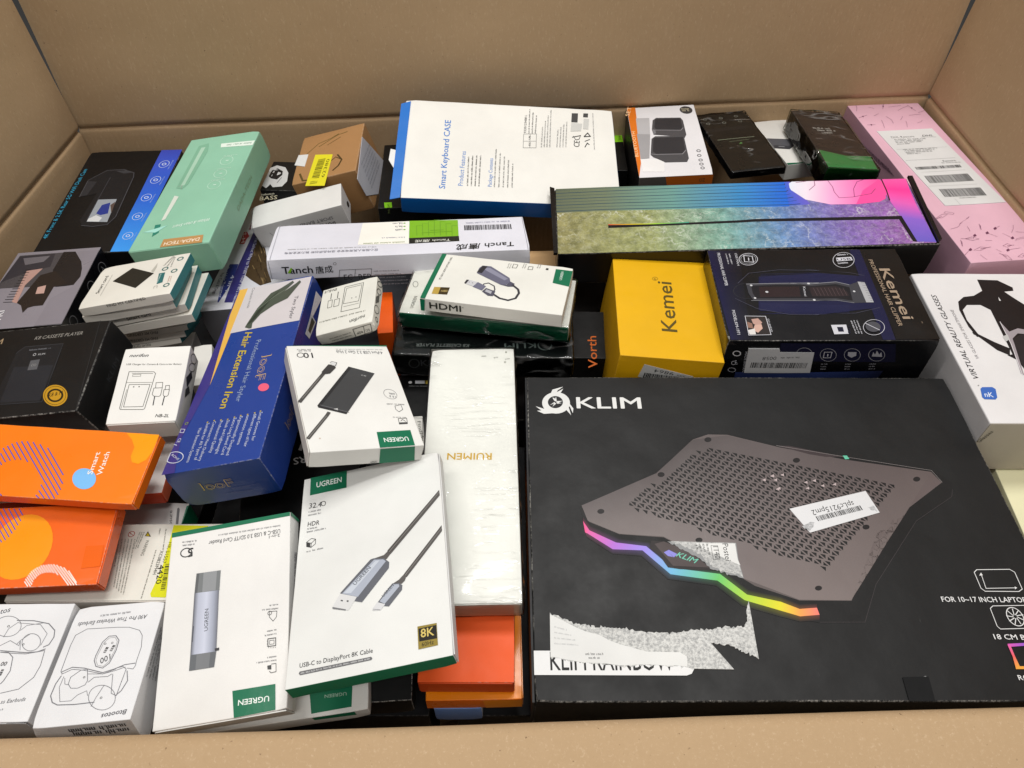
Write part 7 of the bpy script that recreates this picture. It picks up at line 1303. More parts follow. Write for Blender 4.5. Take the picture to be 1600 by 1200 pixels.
   ('l','#55554f',0.47,1,[-19.05,-0.14,0.48,-0.98,-1.34,-26.66,-19.03,-26.07]),
   ('l','#77776f',0.34,1,[-17.92,11.85,-10.3,11.58,-10.2,9.34,-17.81,9.61]),
   ('p','#33332f',[-13.62,-3.03,-13.95,-2.45,-14.62,-2.45,-14.95,-3.03,-14.62,-3.6,-13.95,-3.6]),
   ('p','#33332f',[-8.61,-3.15,-8.94,-2.57,-9.61,-2.57,-9.94,-3.15,-9.61,-3.72,-8.94,-3.72]),
   ('l','#77776f',0.33,0,[-20,-5.63,-20.96,-27.85]),
   ('l','#55554f',0.47,1,[4.91,-5.64,12.74,-5.74,12.7,-14.61,11.37,-15.89,6.6,-15.19,4.68,-13.11]),
   ('l','#55554f',0.47,0,[6.49,-5.74,5.83,0.68,12.11,0.68,12.74,-5.74]),
   ('l','#55554f',0.47,1,[14.73,-8.25,19.87,-8.18,19.77,-15.06,18.43,-16.34,16.01,-15.8,14.89,-13.77]),
   ('l','#55554f',0.47,0,[15.83,-8.32,15.5,-3.53,19.08,-3.36,19.56,-8.16]),
   ('l','#26262a',0.86,0,[7.45,-15.64,7.72,-25.91]),
   ('l','#26262a',0.86,0,[16.55,-16.22,16.28,-26.47]),
   ('t','NB-2L',11.99,-39.67,-0.0662,12.5,3.42,'#3a3a36',0.15,0.5)]),
  ('printed_design','R',[('l','#44443f',0.8,1,[42.35,8.47,42.91,9.58,43.18,10.91,43.13,12.4,42.77,13.99,42.12,15.58,41.21,17.1,40.09,18.47,38.8,19.63,37.43,20.52,36.03,21.08,34.68,21.3,33.44,21.16,32.38,20.67,31.54,19.85,30.98,18.75,30.71,17.42,30.76,15.92,31.12,14.34,31.77,12.75,32.68,11.23,33.81,9.85,35.09,8.69,36.46,7.81,37.86,7.25,39.21,7.03,40.45,7.17,41.52,7.66]),
   ('l','#55554f',0.79,1,[32.36,7.46,32.93,8.23,33.17,9.31,33.05,10.64,32.59,12.16,31.81,13.78,30.75,15.43,29.46,17.02,28.01,18.48,26.47,19.73,24.92,20.71,23.42,21.36,22.07,21.67,20.93,21.6,20.05,21.17,19.48,20.4,19.25,19.32,19.36,17.99,19.82,16.47,20.6,14.85,21.66,13.2,22.95,11.61,24.4,10.15,25.94,8.9,27.5,7.92,28.99,7.26,30.34,6.96,31.48,7.03]),
   ('p','#26262a',[7.12,23.41,21.67,14.77,16.99,9.73,-1.02,17.77]),
   ('p','#3a3a3a',[-4.66,20.09,3.75,13.86,-0.91,8.88,-13.36,18.29])]),
  ('tuck_flap','F',[('s','#d8d6d0',0.35,[-30.26,1,30.26,1,30.26,24.64,28.26,25.14,-28.26,25.14,-30.26,24.64])]),
 ],
 'k8L': [
  ('printed_design','T',[('t','K8 CASSETE PLAYER',7.34,38.47,0.0056,51.95,4.23,'#8a8680',0.2,0.6),
   ('t','KLIM',-52.05,32.11,0.2332,25.7,6.76,'#9a8468',0.1,1.4),
   ('p','#191a1e',[-5.9,25.35,0.38,30.32,42.26,29.35,44.36,-0.45,42.62,-40.58,4.08,-39.25,1.35,-38.96,-7.78,-37.97]),
   ('l','#3a3c42',0.43,0,[-6.5,22.25,0.38,30.32,42.26,29.35,45.31,-40.88,1.52,-39.36]),
   ('p','#22242a',[-1.43,4.98,41.35,2.96,42.77,-38.69,0.53,-36.95]),
   ('f','#6a6c72',7.26,24.36,-0.003,24.52,2.21,38),
   ('t','KLIM',19.53,17.38,-0.0065,7.23,2.18,'#a8a8aa',0,1),
   ('l','#a8a8aa',0.57,1,[16.82,18.73,16.55,19.56,15.84,20.07,14.97,20.07,14.26,19.56,13.99,18.73,14.26,17.89,14.97,17.38,15.84,17.38,16.55,17.89]),
   ('p','#55565a',[14.06,11.38,23.77,11.87,25.27,-0.63,15.12,-0.65]),
   ('t','CO',16.97,3.82,-0.0046,5.37,2.85,'#888888',0,0),
   ('l','#2c2c2e',0.67,0,[73.5,55.08,84.34,-52.63])]),
  ('seal_sticker','T',[('p','#b98a1e',[68.84,-33.9,67.04,-31.08,64.73,-28.45,62.03,-26.14,59.06,-24.27,55.99,-22.93,52.95,-22.19,50.11,-22.09,47.61,-22.62,45.57,-23.77,44.09,-25.48,43.26,-27.66,43.1,-30.2,43.63,-32.98,44.83,-35.85,46.62,-38.67,48.93,-41.3,51.64,-43.61,54.6,-45.48,57.68,-46.82,60.71,-47.56,63.55,-47.67,66.05,-47.13,68.09,-45.98,69.57,-44.27,70.41,-42.09,70.56,-39.55,70.03,-36.78]),
   ('l','#3a2a08',0.46,1,[67.12,-33.91,65.6,-31.5,63.64,-29.27,61.33,-27.32,58.8,-25.74,56.17,-24.63,53.58,-24.02,51.14,-23.97,49,-24.46,47.24,-25.47,45.97,-26.95,45.24,-28.83,45.09,-31.02,45.53,-33.4,46.54,-35.85,48.06,-38.25,50.03,-40.49,52.33,-42.44,54.86,-44.01,57.49,-45.13,60.09,-45.73,62.52,-45.79,64.67,-45.3,66.42,-44.29,67.69,-42.8,68.42,-40.92,68.57,-38.74,68.13,-36.36]),
   ('p','#2a2008',[64.84,-34.23,63.72,-32.46,62.26,-30.82,60.53,-29.38,58.61,-28.22,56.6,-27.39,54.61,-26.93,52.72,-26.88,51.04,-27.22,49.66,-27.95,48.63,-29.03,48.01,-30.4,47.84,-31.99,48.11,-33.73,48.83,-35.53,49.94,-37.29,51.4,-38.93,53.14,-40.37,55.05,-41.54,57.06,-42.37,59.06,-42.82,60.94,-42.88,62.62,-42.53,64.01,-41.8,65.04,-40.73,65.65,-39.36,65.83,-37.76,65.55,-36.03]),
   ('p','#b98a1e',[62.84,-34.39,62.02,-33.08,60.93,-31.86,59.65,-30.8,58.22,-29.93,56.72,-29.32,55.23,-28.98,53.82,-28.94,52.56,-29.2,51.51,-29.74,50.73,-30.54,50.26,-31.56,50.11,-32.74,50.31,-34.03,50.83,-35.36,51.65,-36.67,52.73,-37.89,54.02,-38.96,55.44,-39.82,56.94,-40.43,58.43,-40.77,59.85,-40.81,61.11,-40.55,62.15,-40.01,62.93,-39.21,63.41,-38.2,63.55,-37.01,63.36,-35.72]),
   ('t','K8 & F1',50.11,-36.25,0.1401,13.86,4.36,'#2a1e08',0,1)]),
  ('printed_design','R',[('t','KLIM',-4.51,16.16,-0.0636,28.56,6.11,'#2a2c30',0,1)]),
 ],
 'trimmer': [
  ('printed_design','T',[('p','#4b484c',[-44.95,65.83,7.06,66.13,19.01,0.16,-44.36,1.78,-49.6,-6.5]),
   ('p','#35333a',[-44.29,64.03,-2.58,64.93,0.49,38.04,-20.46,30.77,-42.65,17.36,-48.16,11.68]),
   ('p','#6c686e',[-38.8,59.89,-7.28,61.03,-11.34,49.6,-31.6,45.43]),
   ('p','#1e1c1f',[6.7,67.22,21.15,66.07,35.13,43.71,46.1,12.67,44.34,-1.43,31.47,-2.96,20.1,-3.11,5.88,30.74]),
   ('p','#26201f',[-5.87,22.41,9.51,28.64,31.87,1.7,18.11,-2.87,17.25,-36.19,7.16,-36.43,1.51,-38.69,-0.95,-47.13,-7.89,-33.11,-14.46,-27.85]),
   ('p','#b8938a',[-25.16,33,-7.55,35.73,-16.88,4.62,-14.11,-28.78,-20.88,-25.56]),
   ('p','#c4a096',[-0.54,-1.17,8.06,1.52,10.82,-13.72,1.42,-13.79]),
   ('l','#1a181c',0.92,0,[-30.39,-24.99,-19.9,-25.68]),
   ('l','#1a181c',0.93,0,[-30.15,-20.22,-20.02,-20.86]),
   ('l','#1a181c',0.94,0,[-29.91,-15.4,-20.13,-16.0]),
   ('l','#1a181c',0.94,0,[-29.67,-10.55,-20.24,-11.11]),
   ('l','#1a181c',0.95,0,[-29.43,-5.66,-20.36,-6.17]),
   ('l','#1a181c',0.95,0,[-29.18,-0.73,-20.48,-1.19]),
   ('l','#1a181c',0.96,0,[-28.94,4.24,-20.6,3.83]),
   ('l','#1a181c',0.97,0,[-28.69,9.25,-20.71,8.89]),
   ('l','#1a181c',0.97,0,[-28.44,14.3,-20.83,13.99]),
   ('l','#1a181c',0.98,0,[-28.19,19.4,-20.95,19.14]),
   ('l','#1a181c',0.99,0,[-27.93,24.53,-21.08,24.32]),
   ('l','#1a181c',0.99,0,[-27.68,29.71,-21.2,29.55]),
   ('l','#1a181c',1,0,[-27.42,34.93,-21.32,34.82]),
   ('t','TRI',-20.5,-60.47,1.6833,20.5,6.56,'#e6e6ea',0,1),
   ('p','#86818a',[43.69,12.97,39.93,-5.58,21.72,-24.8,20.36,-72.28,49.6,-71.85,49.6,65.68,23.25,65.8,38.27,39.94])]),
  ('printed_design','R',[('l','#8a8a8e',0.82,1,[59.26,88.92,60.28,90.13,60.89,91.63,61.06,93.33,60.79,95.15,60.09,97,59,98.79,57.56,100.43,55.86,101.83,53.97,102.93,52,103.66,50.04,104,48.18,103.93,46.53,103.44,45.16,102.57,44.15,101.36,43.54,99.86,43.37,98.16,43.64,96.34,44.34,94.49,45.43,92.7,46.87,91.06,48.57,89.66,50.45,88.56,52.43,87.83,54.39,87.49,56.25,87.56,57.9,88.05]),
   ('l','#8a8a8e',0.77,1,[19.02,91.11,20,92.28,20.62,93.73,20.84,95.37,20.64,97.14,20.04,98.92,19.07,100.65,17.77,102.23,16.21,103.58,14.48,104.64,12.65,105.35,10.82,105.67,9.07,105.6,7.51,105.12,6.2,104.28,5.21,103.11,4.59,101.66,4.38,100.02,4.58,98.25,5.18,96.47,6.15,94.74,7.45,93.16,9,91.81,10.74,90.75,12.57,90.04,14.4,89.72,16.14,89.79,17.71,90.27]),
   ('l','#8a8a8e',0.69,1,[-46.82,92.73,-45.87,93.84,-45.24,95.21,-44.97,96.77,-45.06,98.44,-45.5,100.13,-46.29,101.76,-47.38,103.25,-48.7,104.53,-50.21,105.53,-51.82,106.2,-53.45,106.5,-55.02,106.43,-56.45,105.98,-57.67,105.18,-58.62,104.07,-59.24,102.7,-59.52,101.14,-59.43,99.48,-58.98,97.78,-58.2,96.15,-57.11,94.66,-55.78,93.38,-54.28,92.38,-52.67,91.72,-51.04,91.41,-49.47,91.48,-48.04,91.93]),
   ('l','#8a8a8e',1.01,0,[50.95,98.72,54.21,93.74,50.09,94.27])]),
 ],
 'dashcam': [
  ('printed_design','T',[('g',['#3f4fc0','#2a62d0','#3c98ee'],[35.1,114.69,33.89,-4.46,30.55,-114.69],[64.24,114.69,60.73,-5.77,56.67,-114.69]),
   ('t','4K Front & 2.5K Rear 5G WiFi Dash Cam',-57.03,-84.23,1.5616,154.86,5.15,'#3aa0c4',0,0.4),
   ('l','#c8d4ee',0.71,1,[54.6,79.57,54.27,81.43,53.62,83.1,52.7,84.5,51.55,85.57,50.22,86.24,48.78,86.49,47.3,86.31,45.86,85.69,44.53,84.68,43.38,83.32,42.46,81.69,41.82,79.85,41.49,77.92,41.5,75.97,41.83,74.12,42.47,72.45,43.39,71.04,44.55,69.98,45.88,69.3,47.32,69.05,48.79,69.24,50.23,69.85,51.56,70.86,52.71,72.22,53.63,73.86,54.27,75.69,54.6,77.63]),
   ('l','#c8d4ee',1.18,1,[50.63,77.77,50.55,78.44,50.29,79.07,49.88,79.6,49.34,80.01,48.72,80.27,48.05,80.36,47.38,80.27,46.75,80.01,46.22,79.6,45.8,79.07,45.55,78.44,45.46,77.77,45.55,77.1,45.8,76.48,46.22,75.94,46.75,75.53,47.38,75.27,48.05,75.18,48.72,75.27,49.34,75.53,49.88,75.94,50.29,76.48,50.55,77.1]),
   ('f','#9ab0e0',57.11,64.75,1.4847,23.21,1.81,35),
   ('l','#c8d4ee',0.69,1,[52.93,40.38,52.6,42.15,51.97,43.74,51.07,45.08,49.95,46.09,48.65,46.74,47.24,46.98,45.8,46.8,44.4,46.22,43.11,45.26,41.98,43.97,41.09,42.41,40.47,40.67,40.15,38.83,40.16,36.98,40.48,35.21,41.11,33.62,42.01,32.29,43.14,31.27,44.43,30.63,45.84,30.39,47.28,30.56,48.68,31.14,49.98,32.11,51.1,33.4,51.99,34.95,52.61,36.69,52.93,38.54]),
   ('l','#c8d4ee',1.13,1,[49.03,38.68,48.94,39.32,48.69,39.92,48.3,40.44,47.78,40.83,47.18,41.08,46.54,41.17,45.9,41.08,45.3,40.83,44.78,40.44,44.39,39.92,44.14,39.32,44.06,38.68,44.14,38.04,44.39,37.44,44.78,36.92,45.3,36.53,45.9,36.28,46.54,36.2,47.18,36.28,47.78,36.53,48.3,36.92,48.69,37.44,48.94,38.04]),
   ('f','#9ab0e0',55.4,26.28,1.4836,22.08,1.76,56),
   ('l','#c8d4ee',0.67,1,[51.23,-0.74,50.92,0.93,50.3,2.44,49.43,3.71,48.33,4.67,47.06,5.29,45.7,5.52,44.3,5.35,42.93,4.8,41.67,3.89,40.58,2.67,39.71,1.2,39.11,-0.45,38.8,-2.2,38.81,-3.95,39.12,-5.62,39.74,-7.13,40.61,-8.4,41.71,-9.36,42.98,-9.97,44.34,-10.2,45.74,-10.04,47.11,-9.49,48.37,-8.58,49.46,-7.36,50.33,-5.89,50.93,-4.24,51.24,-2.49]),
   ('l','#c8d4ee',1.08,1,[47.4,-2.34,47.32,-1.73,47.08,-1.15,46.7,-0.66,46.21,-0.28,45.64,-0.05,45.02,0.03,44.4,-0.05,43.83,-0.28,43.34,-0.66,42.96,-1.15,42.72,-1.73,42.64,-2.34,42.72,-2.96,42.96,-3.53,43.34,-4.02,43.83,-4.4,44.4,-4.64,45.02,-4.72,45.64,-4.64,46.21,-4.4,46.7,-4.02,47.08,-3.53,47.32,-2.96]),
   ('f','#9ab0e0',53.66,-14.11,1.4824,20.92,1.72,77),
   ('l','#c8d4ee',0.65,1,[50.76,-42.32,50.45,-40.74,49.86,-39.31,49,-38.11,47.93,-37.2,46.7,-36.62,45.38,-36.4,44.01,-36.55,42.69,-37.07,41.46,-37.93,40.4,-39.08,39.55,-40.47,38.97,-42.03,38.67,-43.68,38.68,-45.34,38.99,-46.92,39.58,-48.34,40.44,-49.54,41.5,-50.46,42.73,-51.04,44.06,-51.26,45.43,-51.11,46.75,-50.59,47.98,-49.73,49.04,-48.58,49.88,-47.19,50.47,-45.63,50.77,-43.98]),
   ('l','#c8d4ee',1.03,1,[46.99,-43.83,46.91,-43.24,46.69,-42.69,46.33,-42.22,45.86,-41.86,45.31,-41.63,44.72,-41.56,44.13,-41.63,43.58,-41.86,43.11,-42.22,42.75,-42.69,42.52,-43.24,42.45,-43.83,42.52,-44.42,42.75,-44.96,43.11,-45.44,43.58,-45.8,44.13,-46.02,44.72,-46.1,45.31,-46.02,45.86,-45.8,46.33,-45.44,46.69,-44.96,46.91,-44.42]),
   ('f','#9ab0e0',53.12,-54.97,1.4803,19.79,1.67,98),
   ('l','#c8d4ee',0.64,1,[49.54,-82.66,49.24,-81.16,48.66,-79.81,47.83,-78.68,46.79,-77.81,45.59,-77.26,44.3,-77.05,42.98,-77.19,41.69,-77.68,40.5,-78.49,39.46,-79.58,38.64,-80.89,38.07,-82.37,37.79,-83.93,37.79,-85.49,38.09,-86.99,38.68,-88.34,39.51,-89.48,40.55,-90.34,41.74,-90.89,43.04,-91.1,44.36,-90.96,45.65,-90.47,46.84,-89.66,47.87,-88.57,48.69,-87.26,49.26,-85.78,49.55,-84.23]),
   ('l','#c8d4ee',0.99,1,[45.84,-84.08,45.77,-83.51,45.55,-82.99,45.2,-82.54,44.75,-82.19,44.23,-81.98,43.67,-81.9,43.11,-81.98,42.58,-82.19,42.13,-82.54,41.79,-82.99,41.57,-83.51,41.5,-84.08,41.57,-84.64,41.79,-85.16,42.13,-85.61,42.58,-85.96,43.11,-86.17,43.67,-86.25,44.23,-86.17,44.75,-85.96,45.2,-85.61,45.55,-85.16,45.77,-84.64]),
   ('f','#9ab0e0',51.85,-94.63,1.4787,18.72,1.63,119)]),
  ('printed_picture','T',[('p','#1c1c1f',[-45.28,40.32,-26.97,65.91,-4.21,66.89,12.15,57.83,15.03,47.48,16.93,-44.27,10.94,-59.97,-4.83,-63.76,-20.19,-61.96,-26.83,-49.28,-23.39,9.8,-31.17,6.33,-44.51,3.16]),
   ('l','#4a4a50',0.99,0,[-45.67,41.54,-26.72,65.07,-3.97,66.05,12.38,57,14.8,46.68,16.93,-44.27,10.94,-59.97,-6.12,-63,-21.83,-60.13]),
   ('l','#3c3c42',0.89,0,[-16.72,46.99,-18.32,-47.92]),
   ('p','#3a3a3e',[-14.67,63.25,1.3,63.72,9.82,57.94,-0.98,55.59]),
   ('p','#303034',[-45.28,40.32,-32.03,37.68,-35.66,6.55,-44.76,3.93]),
   ('p','#9aa0a8',[-17.04,-5.02,7.17,-5.06,9.32,-54.6,-17.25,-52.59]),
   ('p','#2c3a8a',[-8.41,-17.44,0.96,-12.29,4.94,-36.46,-3.77,-39.66,-10.37,-35.71]),
   ('p','#d4d6d8',[-16.73,-46.21,-9.23,-39.39,0.08,-45.24,-1.7,-53.35,-17.05,-51.89]),
   ('p','#5a4a44',[2.66,-17.98,7.07,-10.71,9.31,-36.67]),
   ('l','#55555a',0.74,0,[-44.51,3.16,-45.28,40.32])]),
  ('tuck_flap','F',[('s','#0c0c0d',0.35,[-62.84,1,62.84,1,62.84,101.4,60.84,101.9,-60.84,101.9,-62.84,101.4])]),
 ],
 'mint': [
  ('printed_design','T',[('p','#e2efe6',[0.61,99.66,49.39,95.69,48.89,84.03,2.72,89.82]),
   ('f','#6a8f7c',45.57,92.44,3.057,37.53,4.06,11),
   ('l','#c2e2d0',0.69,1,[30.03,53.14,29.49,55.37,28.54,57.5,27.23,59.41,25.62,61.02,23.78,62.23,21.83,63,19.84,63.28,17.93,63.05,16.18,62.34,14.69,61.17,13.53,59.61,12.76,57.72,12.41,55.62,12.51,53.39,13.05,51.16,14,49.04,15.31,47.12,16.93,45.52,18.76,44.3,20.71,43.54,22.7,43.26,24.61,43.48,26.36,44.2,27.85,45.36,29.01,46.93,29.78,48.81,30.13,50.92]),
   ('l','#dcefe4',1.34,0,[20.04,53.57,23.99,53.41]),
   ('f','#c2e2d0',32.8,65.78,3.0999,19.95,2.7,32),
   ('l','#c2e2d0',0.68,1,[29.77,23.07,29.24,25.2,28.31,27.23,27.03,29.06,25.45,30.59,23.65,31.75,21.74,32.48,19.8,32.74,17.92,32.52,16.21,31.83,14.76,30.7,13.62,29.2,12.86,27.39,12.52,25.37,12.62,23.24,13.15,21.11,14.08,19.07,15.36,17.25,16.94,15.72,18.73,14.56,20.65,13.83,22.59,13.57,24.46,13.79,26.17,14.48,27.63,15.61,28.77,17.11,29.52,18.92,29.86,20.94]),
   ('l','#dcefe4',1.3,0,[19.99,23.44,23.85,23.3]),
   ('f','#c2e2d0',32.48,35.18,3.1045,19.52,2.6,53),
   ('l','#c2e2d0',0.67,1,[28.73,-2.27,28.21,-0.22,27.3,1.74,26.04,3.5,24.48,4.97,22.72,6.08,20.84,6.77,18.93,7.02,17.1,6.8,15.42,6.13,13.99,5.04,12.87,3.59,12.13,1.84,11.8,-0.11,11.89,-2.16,12.41,-4.22,13.32,-6.17,14.59,-7.93,16.14,-9.4,17.9,-10.51,19.78,-11.21,21.69,-11.45,23.53,-11.23,25.21,-10.56,26.64,-9.47,27.75,-8.02,28.5,-6.27,28.83,-4.33]),
   ('l','#dcefe4',1.26,0,[19.13,-1.95,22.92,-2.07]),
   ('f','#c2e2d0',31.38,9.41,3.1084,19.16,2.51,74),
   ('t','Whiten & clean Smart',36.36,-74.58,-3.0034,44.7,5.71,'#e8f6ee',0.5,0),
   ('p','#b98d58',[-10.61,-106.55,38.36,-107.27,41.13,-122.05,-10.13,-121.58]),
   ('t','DADA-TECH',35.66,-111.76,-3.1152,42.66,6.03,'#f2e4d0',0,0.8)]),
  ('printed_picture','T',[('p','#7fb398',[-31.74,101.46,-18.52,105.38,-13.89,84.35,-17.49,8.19,-22.07,-1.93,-31.21,1.96]),
   ('p','#a8cdb8',[-26.43,95.88,-20.66,96.54,-21.69,7.27,-26.46,4.61]),
   ('p','#d6ded4',[-27.69,-15.3,-21.06,-18.55,-22.79,-65.11,-27.31,-67.54]),
   ('l','#8a9a8e',0.84,0,[-29.62,5.32,-24.95,6.88,-23.28,-1.66]),
   ('p','#2e8270',[-32.21,-74.86,-25.27,-74.6,-22.09,-91.57,-28.05,-98.41]),
   ('p','#a4dccf',[-43.66,-87.31,-31.36,-83.24,-15.08,-78.31,-23.31,-88.09,-26.61,-90.68])]),
  ('printed_design','R',[('t','DADA-TECH',-30.63,16.74,0.0176,70.44,5.1,'#7d9a7c',0,0.6)]),
  ('tuck_flap','F',[('s','#8abaa0',0.35,[-47.99,1,47.99,1,47.99,38.18,45.99,38.68,-45.99,38.68,-47.99,38.18])]),
 ],
 'headphones': [
  ('printed_design','T',[('p','#c9c9c9',[-27.3,-25.26,-27.3,-5.14,-27.3,17.89,-19.62,24.73,-6.41,20.3,1.34,6.84,4.63,-13.54,0.76,-25.81,-11.39,-28.43,-16.77,-21.5,-20.06,-30.86]),
   ('p','#1a1a1c',[-24.21,-2.76,-23.39,11.84,-16.44,17.25,-7.5,10.56,-5.75,1.08,-10.37,-10.24,-19.28,-7.84]),
   ('l','#55555a',0.92,0,[-8.25,-18.25,-5.21,-4.66]),
   ('t','BASS',-21.38,-59.4,0.1833,23.28,8.71,'#b0a890',0,1),
   ('f','#a8a494',-22.1,-48.64,0.2266,22.28,4.49,38)]),
 ],
 'brown': [
  ('printed_design','T',[('l','#5a4a22',2.73,0,[-37.06,-33.1,-29.85,-50.22,-15.22,-53.81,0.84,-53.81]),
   ('l','#4a3a1c',2.25,0,[12.17,-43.39,19.4,-35.02,22.58,-23.2,14.46,-8.88]),
   ('l','#4a3a1c',1.14,0,[2.14,-25.02,12.73,-13.92,21.14,-21.55]),
   ('l','#6a5a2a',0.94,0,[-35.52,7.88,-18.76,29,-1.83,34.42,9.75,41.95]),
   ('l','#6a5a2a',0.96,0,[-17.41,20.57,7.67,38.73,22.41,41.79]),
   ('l','#5a4a22',0.72,0,[-4.65,19.63,13.62,32.39])]),
  ('barcode_sticker','T',[('s','#e0d62a',0.2,[-19.55,2.69,7.24,-6.56,5.19,-73.08,-23.59,-63.84]),
   ('b','#46420e',-6.8,-63.63,1.4768,52.34,11.01,30),
   ('t','62380',1.77,-54.15,1.4975,38.81,4.56,'#4a4610',0,0)]),
  ('tape_tab','T',[('s','#d9d9d9',0.4,[-46.38,11.93,-30.95,7.72,-32.06,-19.3,-48.67,-10.25])]),
  ('side_label','R',[('s','#b9b9c0',0.4,[20.06,65.29,56.85,-0.46,-20.69,-1,-61.89,28.98,-63.98,58.42]),
   ('f','#8a8a92',-29.65,54.42,-0.1853,63.57,3.44,12),
   ('f','#8a8a92',-30.51,48.64,-0.1798,65.21,3.48,19),
   ('f','#8a8a92',-31.37,42.82,-0.1746,66.86,3.51,26),
   ('f','#8a8a92',-32.24,36.94,-0.1698,68.54,3.54,33),
   ('f','#8a8a92',-33.12,31.03,-0.1653,70.23,3.58,40),
   ('f','#8a8a92',-34.01,25.06,-0.1611,71.94,3.61,47),
   ('f','#8a8a92',-34.9,19.05,-0.1572,73.67,3.65,54)]),
 ],
 'sport': [
  ('printed_design','F',[('t','SPORT BAND',42.94,22.25,3.1199,44.31,4.8,'#55555a',0,0),
   ('t','BOND',43.17,13.16,3.038,23,7.94,'#2c2c30',0,0.8),
   ('l','#66666a',0.62,0,[-41.77,21.69,-39.59,16.63])]),
  ('printed_design','R',[('p','#1a1a1c',[12.31,6.99,13.18,7.47,13.8,8.14,14.13,8.99,14.16,9.95,13.88,10.99,13.32,12.05,12.5,13.09,11.46,14.04,10.25,14.86,8.93,15.51,7.57,15.95,6.25,16.17,5.01,16.16,3.93,15.9,3.06,15.43,2.45,14.75,2.12,13.91,2.09,12.94,2.36,11.9,2.92,10.84,3.75,9.81,4.79,8.86,6,8.04,7.31,7.39,8.67,6.94,10,6.72,11.23,6.74]),
   ('p','#33333a',[13.41,0.2,22.64,0.2,22.64,0.2,9.27,0.2])]),
  ('tuck_flap','L',[('s','#cbcaca',0.35,[-21.24,1,21.24,1,21.24,33.4,19.24,33.9,-19.24,33.9,-21.24,33.4])]),
 ],
 'smart1': [
  ('printed_design','T',[('t','Smart card',-36.29,-14.8,1.6129,33.79,3.85,'#44443f',0,0.4),
   ('f','#9a9a94',-31.91,-20.19,1.6033,40.46,1.12,13),
   ('p','#23231f',[-12.71,26.9,18.71,7.08,6.04,-17.21,-27.93,5.12]),
   ('p','#b8b6ac',[13.68,12.56,16.16,27.86,18.02,18.97,17.52,8.76]),
   ('p','#2c6a6c',[25.27,4.65,32.27,4.69,35.42,-15.06,29.5,-16.85]),
   ('f','#cfe0dc',29.75,-13.78,1.6251,17.38,1.66,41),
   ('l','#3a6a68',1.28,1,[32.91,12.46,32.32,14.28,30.76,15.41,28.84,15.41,27.29,14.28,26.69,12.46,27.29,10.63,28.84,9.5,30.76,9.5,32.32,10.63]),
   ('l','#3a6a68',1.27,1,[45.51,4.85,44.92,6.67,43.37,7.79,41.46,7.79,39.91,6.67,39.32,4.85,39.91,3.03,41.46,1.91,43.37,1.91,44.92,3.03]),
   ('l','#3a6a68',1.22,1,[44.98,-22.02,44.41,-20.27,42.92,-19.19,41.09,-19.19,39.6,-20.27,39.04,-22.02,39.6,-23.76,41.09,-24.84,42.92,-24.84,44.41,-23.76]),
   ('l','#3a6a68',1.32,1,[45.41,28.76,44.8,30.65,43.19,31.81,41.22,31.81,39.61,30.65,39,28.76,39.61,26.88,41.22,25.72,43.19,25.72,44.8,26.88]),
   ('f','#6a6a64',26.89,19.57,1.2632,19.52,2.07,76),
   ('f','#6a6a64',31.58,17,1.4522,19.8,1.84,83),
   ('f','#6a6a64',36.25,14.45,1.6288,20.74,1.7,90),
   ('f','#b88a7a',42.47,-17.58,1.6934,13.28,1.34,97),
   ('f','#b88a7a',44.5,-16.09,1.7112,11.17,1.34,104),
   ('l','#8a8a84',0.43,0,[28.65,-24.89,28.24,-20.64,31.44,-20.13,32.4,-24.96])]),
  ('printed_design','F',[('t','FIND MY CERTIFIED',-19.03,7.13,0.0288,43.08,3.03,'#4c4a46',0,0.7)]),
 ],
 'smart2': [
  ('printed_design','F',[('t','Smart card',-13.92,10.08,0.0133,25.38,3.98,'#33312e',0,1)]),
 ],
 'smart3': [
  ('printed_design','F',[('t','Smart card',-16.05,4.67,0.017,26.26,4.11,'#33312e',0,1)]),
 ],
 'smart5': [
  ('printed_design','F',[('t','Smart card',10.08,7.57,-3.1319,22.42,3.61,'#2c5a4a',0,0.3)]),
 ],
 'smart6': [
  ('printed_design','F',[('t','FIND MY CERTIFIED',15.46,5.24,3.0889,34.69,3.11,'#4c4a46',0,0.7)]),
 ],
 'smart7': [
  ('printed_design','F',[('t','FIND MY CERTIFIED',18.25,5.35,3.1046,33.78,3.13,'#4c4a46',0,0.7)]),
 ],
 'smart8': [
  ('printed_design','F',[('t','FIND MY CERTIFIED',15.17,6.27,3.1189,23.16,3.14,'#4c4a46',0,0.7)]),
 ],
 'pettrim': [
  ('printed_design','T',[('p','#3a3678',[-27.06,54.15,-19.54,52.83,-13.58,14.11,-9.23,-76.99,-7.7,-106.16,-20.99,-104.3,-25.59,-46.53]),
   ('p','#4a3a26',[-16.43,38.58,2.31,3.68,29.51,-71.26,16.46,-76.2,1.05,-62.37,-9.4,-51.38,-12.62,-19.26]),
   ('l','#8a7450',0.82,0,[15.68,-61.35,19.92,-74.18]),
   ('l','#8a7450',0.89,0,[-6.97,10.91,-0.6,-4.46]),
   ('l','#2a2014',0.84,0,[1.29,-39.15,4.06,-46.24]),
   ('l','#8a7450',0.82,0,[12.98,-59.25,18.16,-68.97]),
   ('l','#38291a',0.88,0,[-5.01,1.47,-0.19,-9.92]),
   ('l','#2a2014',0.87,0,[-2.44,-8.36,3.08,-24.66]),
   ('l','#38291a',0.84,0,[13.24,-39.32,17.3,-48.35]),
   ('l','#38291a',0.88,0,[0.52,-4.14,7.3,-18.91]),
   ('l','#8a7450',0.85,0,[-6.14,-30.23,-0.76,-39.61]),
   ('l','#6b5636',0.82,0,[15.57,-59.46,20.87,-72.84]),
   ('l','#38291a',0.86,0,[6.7,-21.18,11.77,-28.54]),
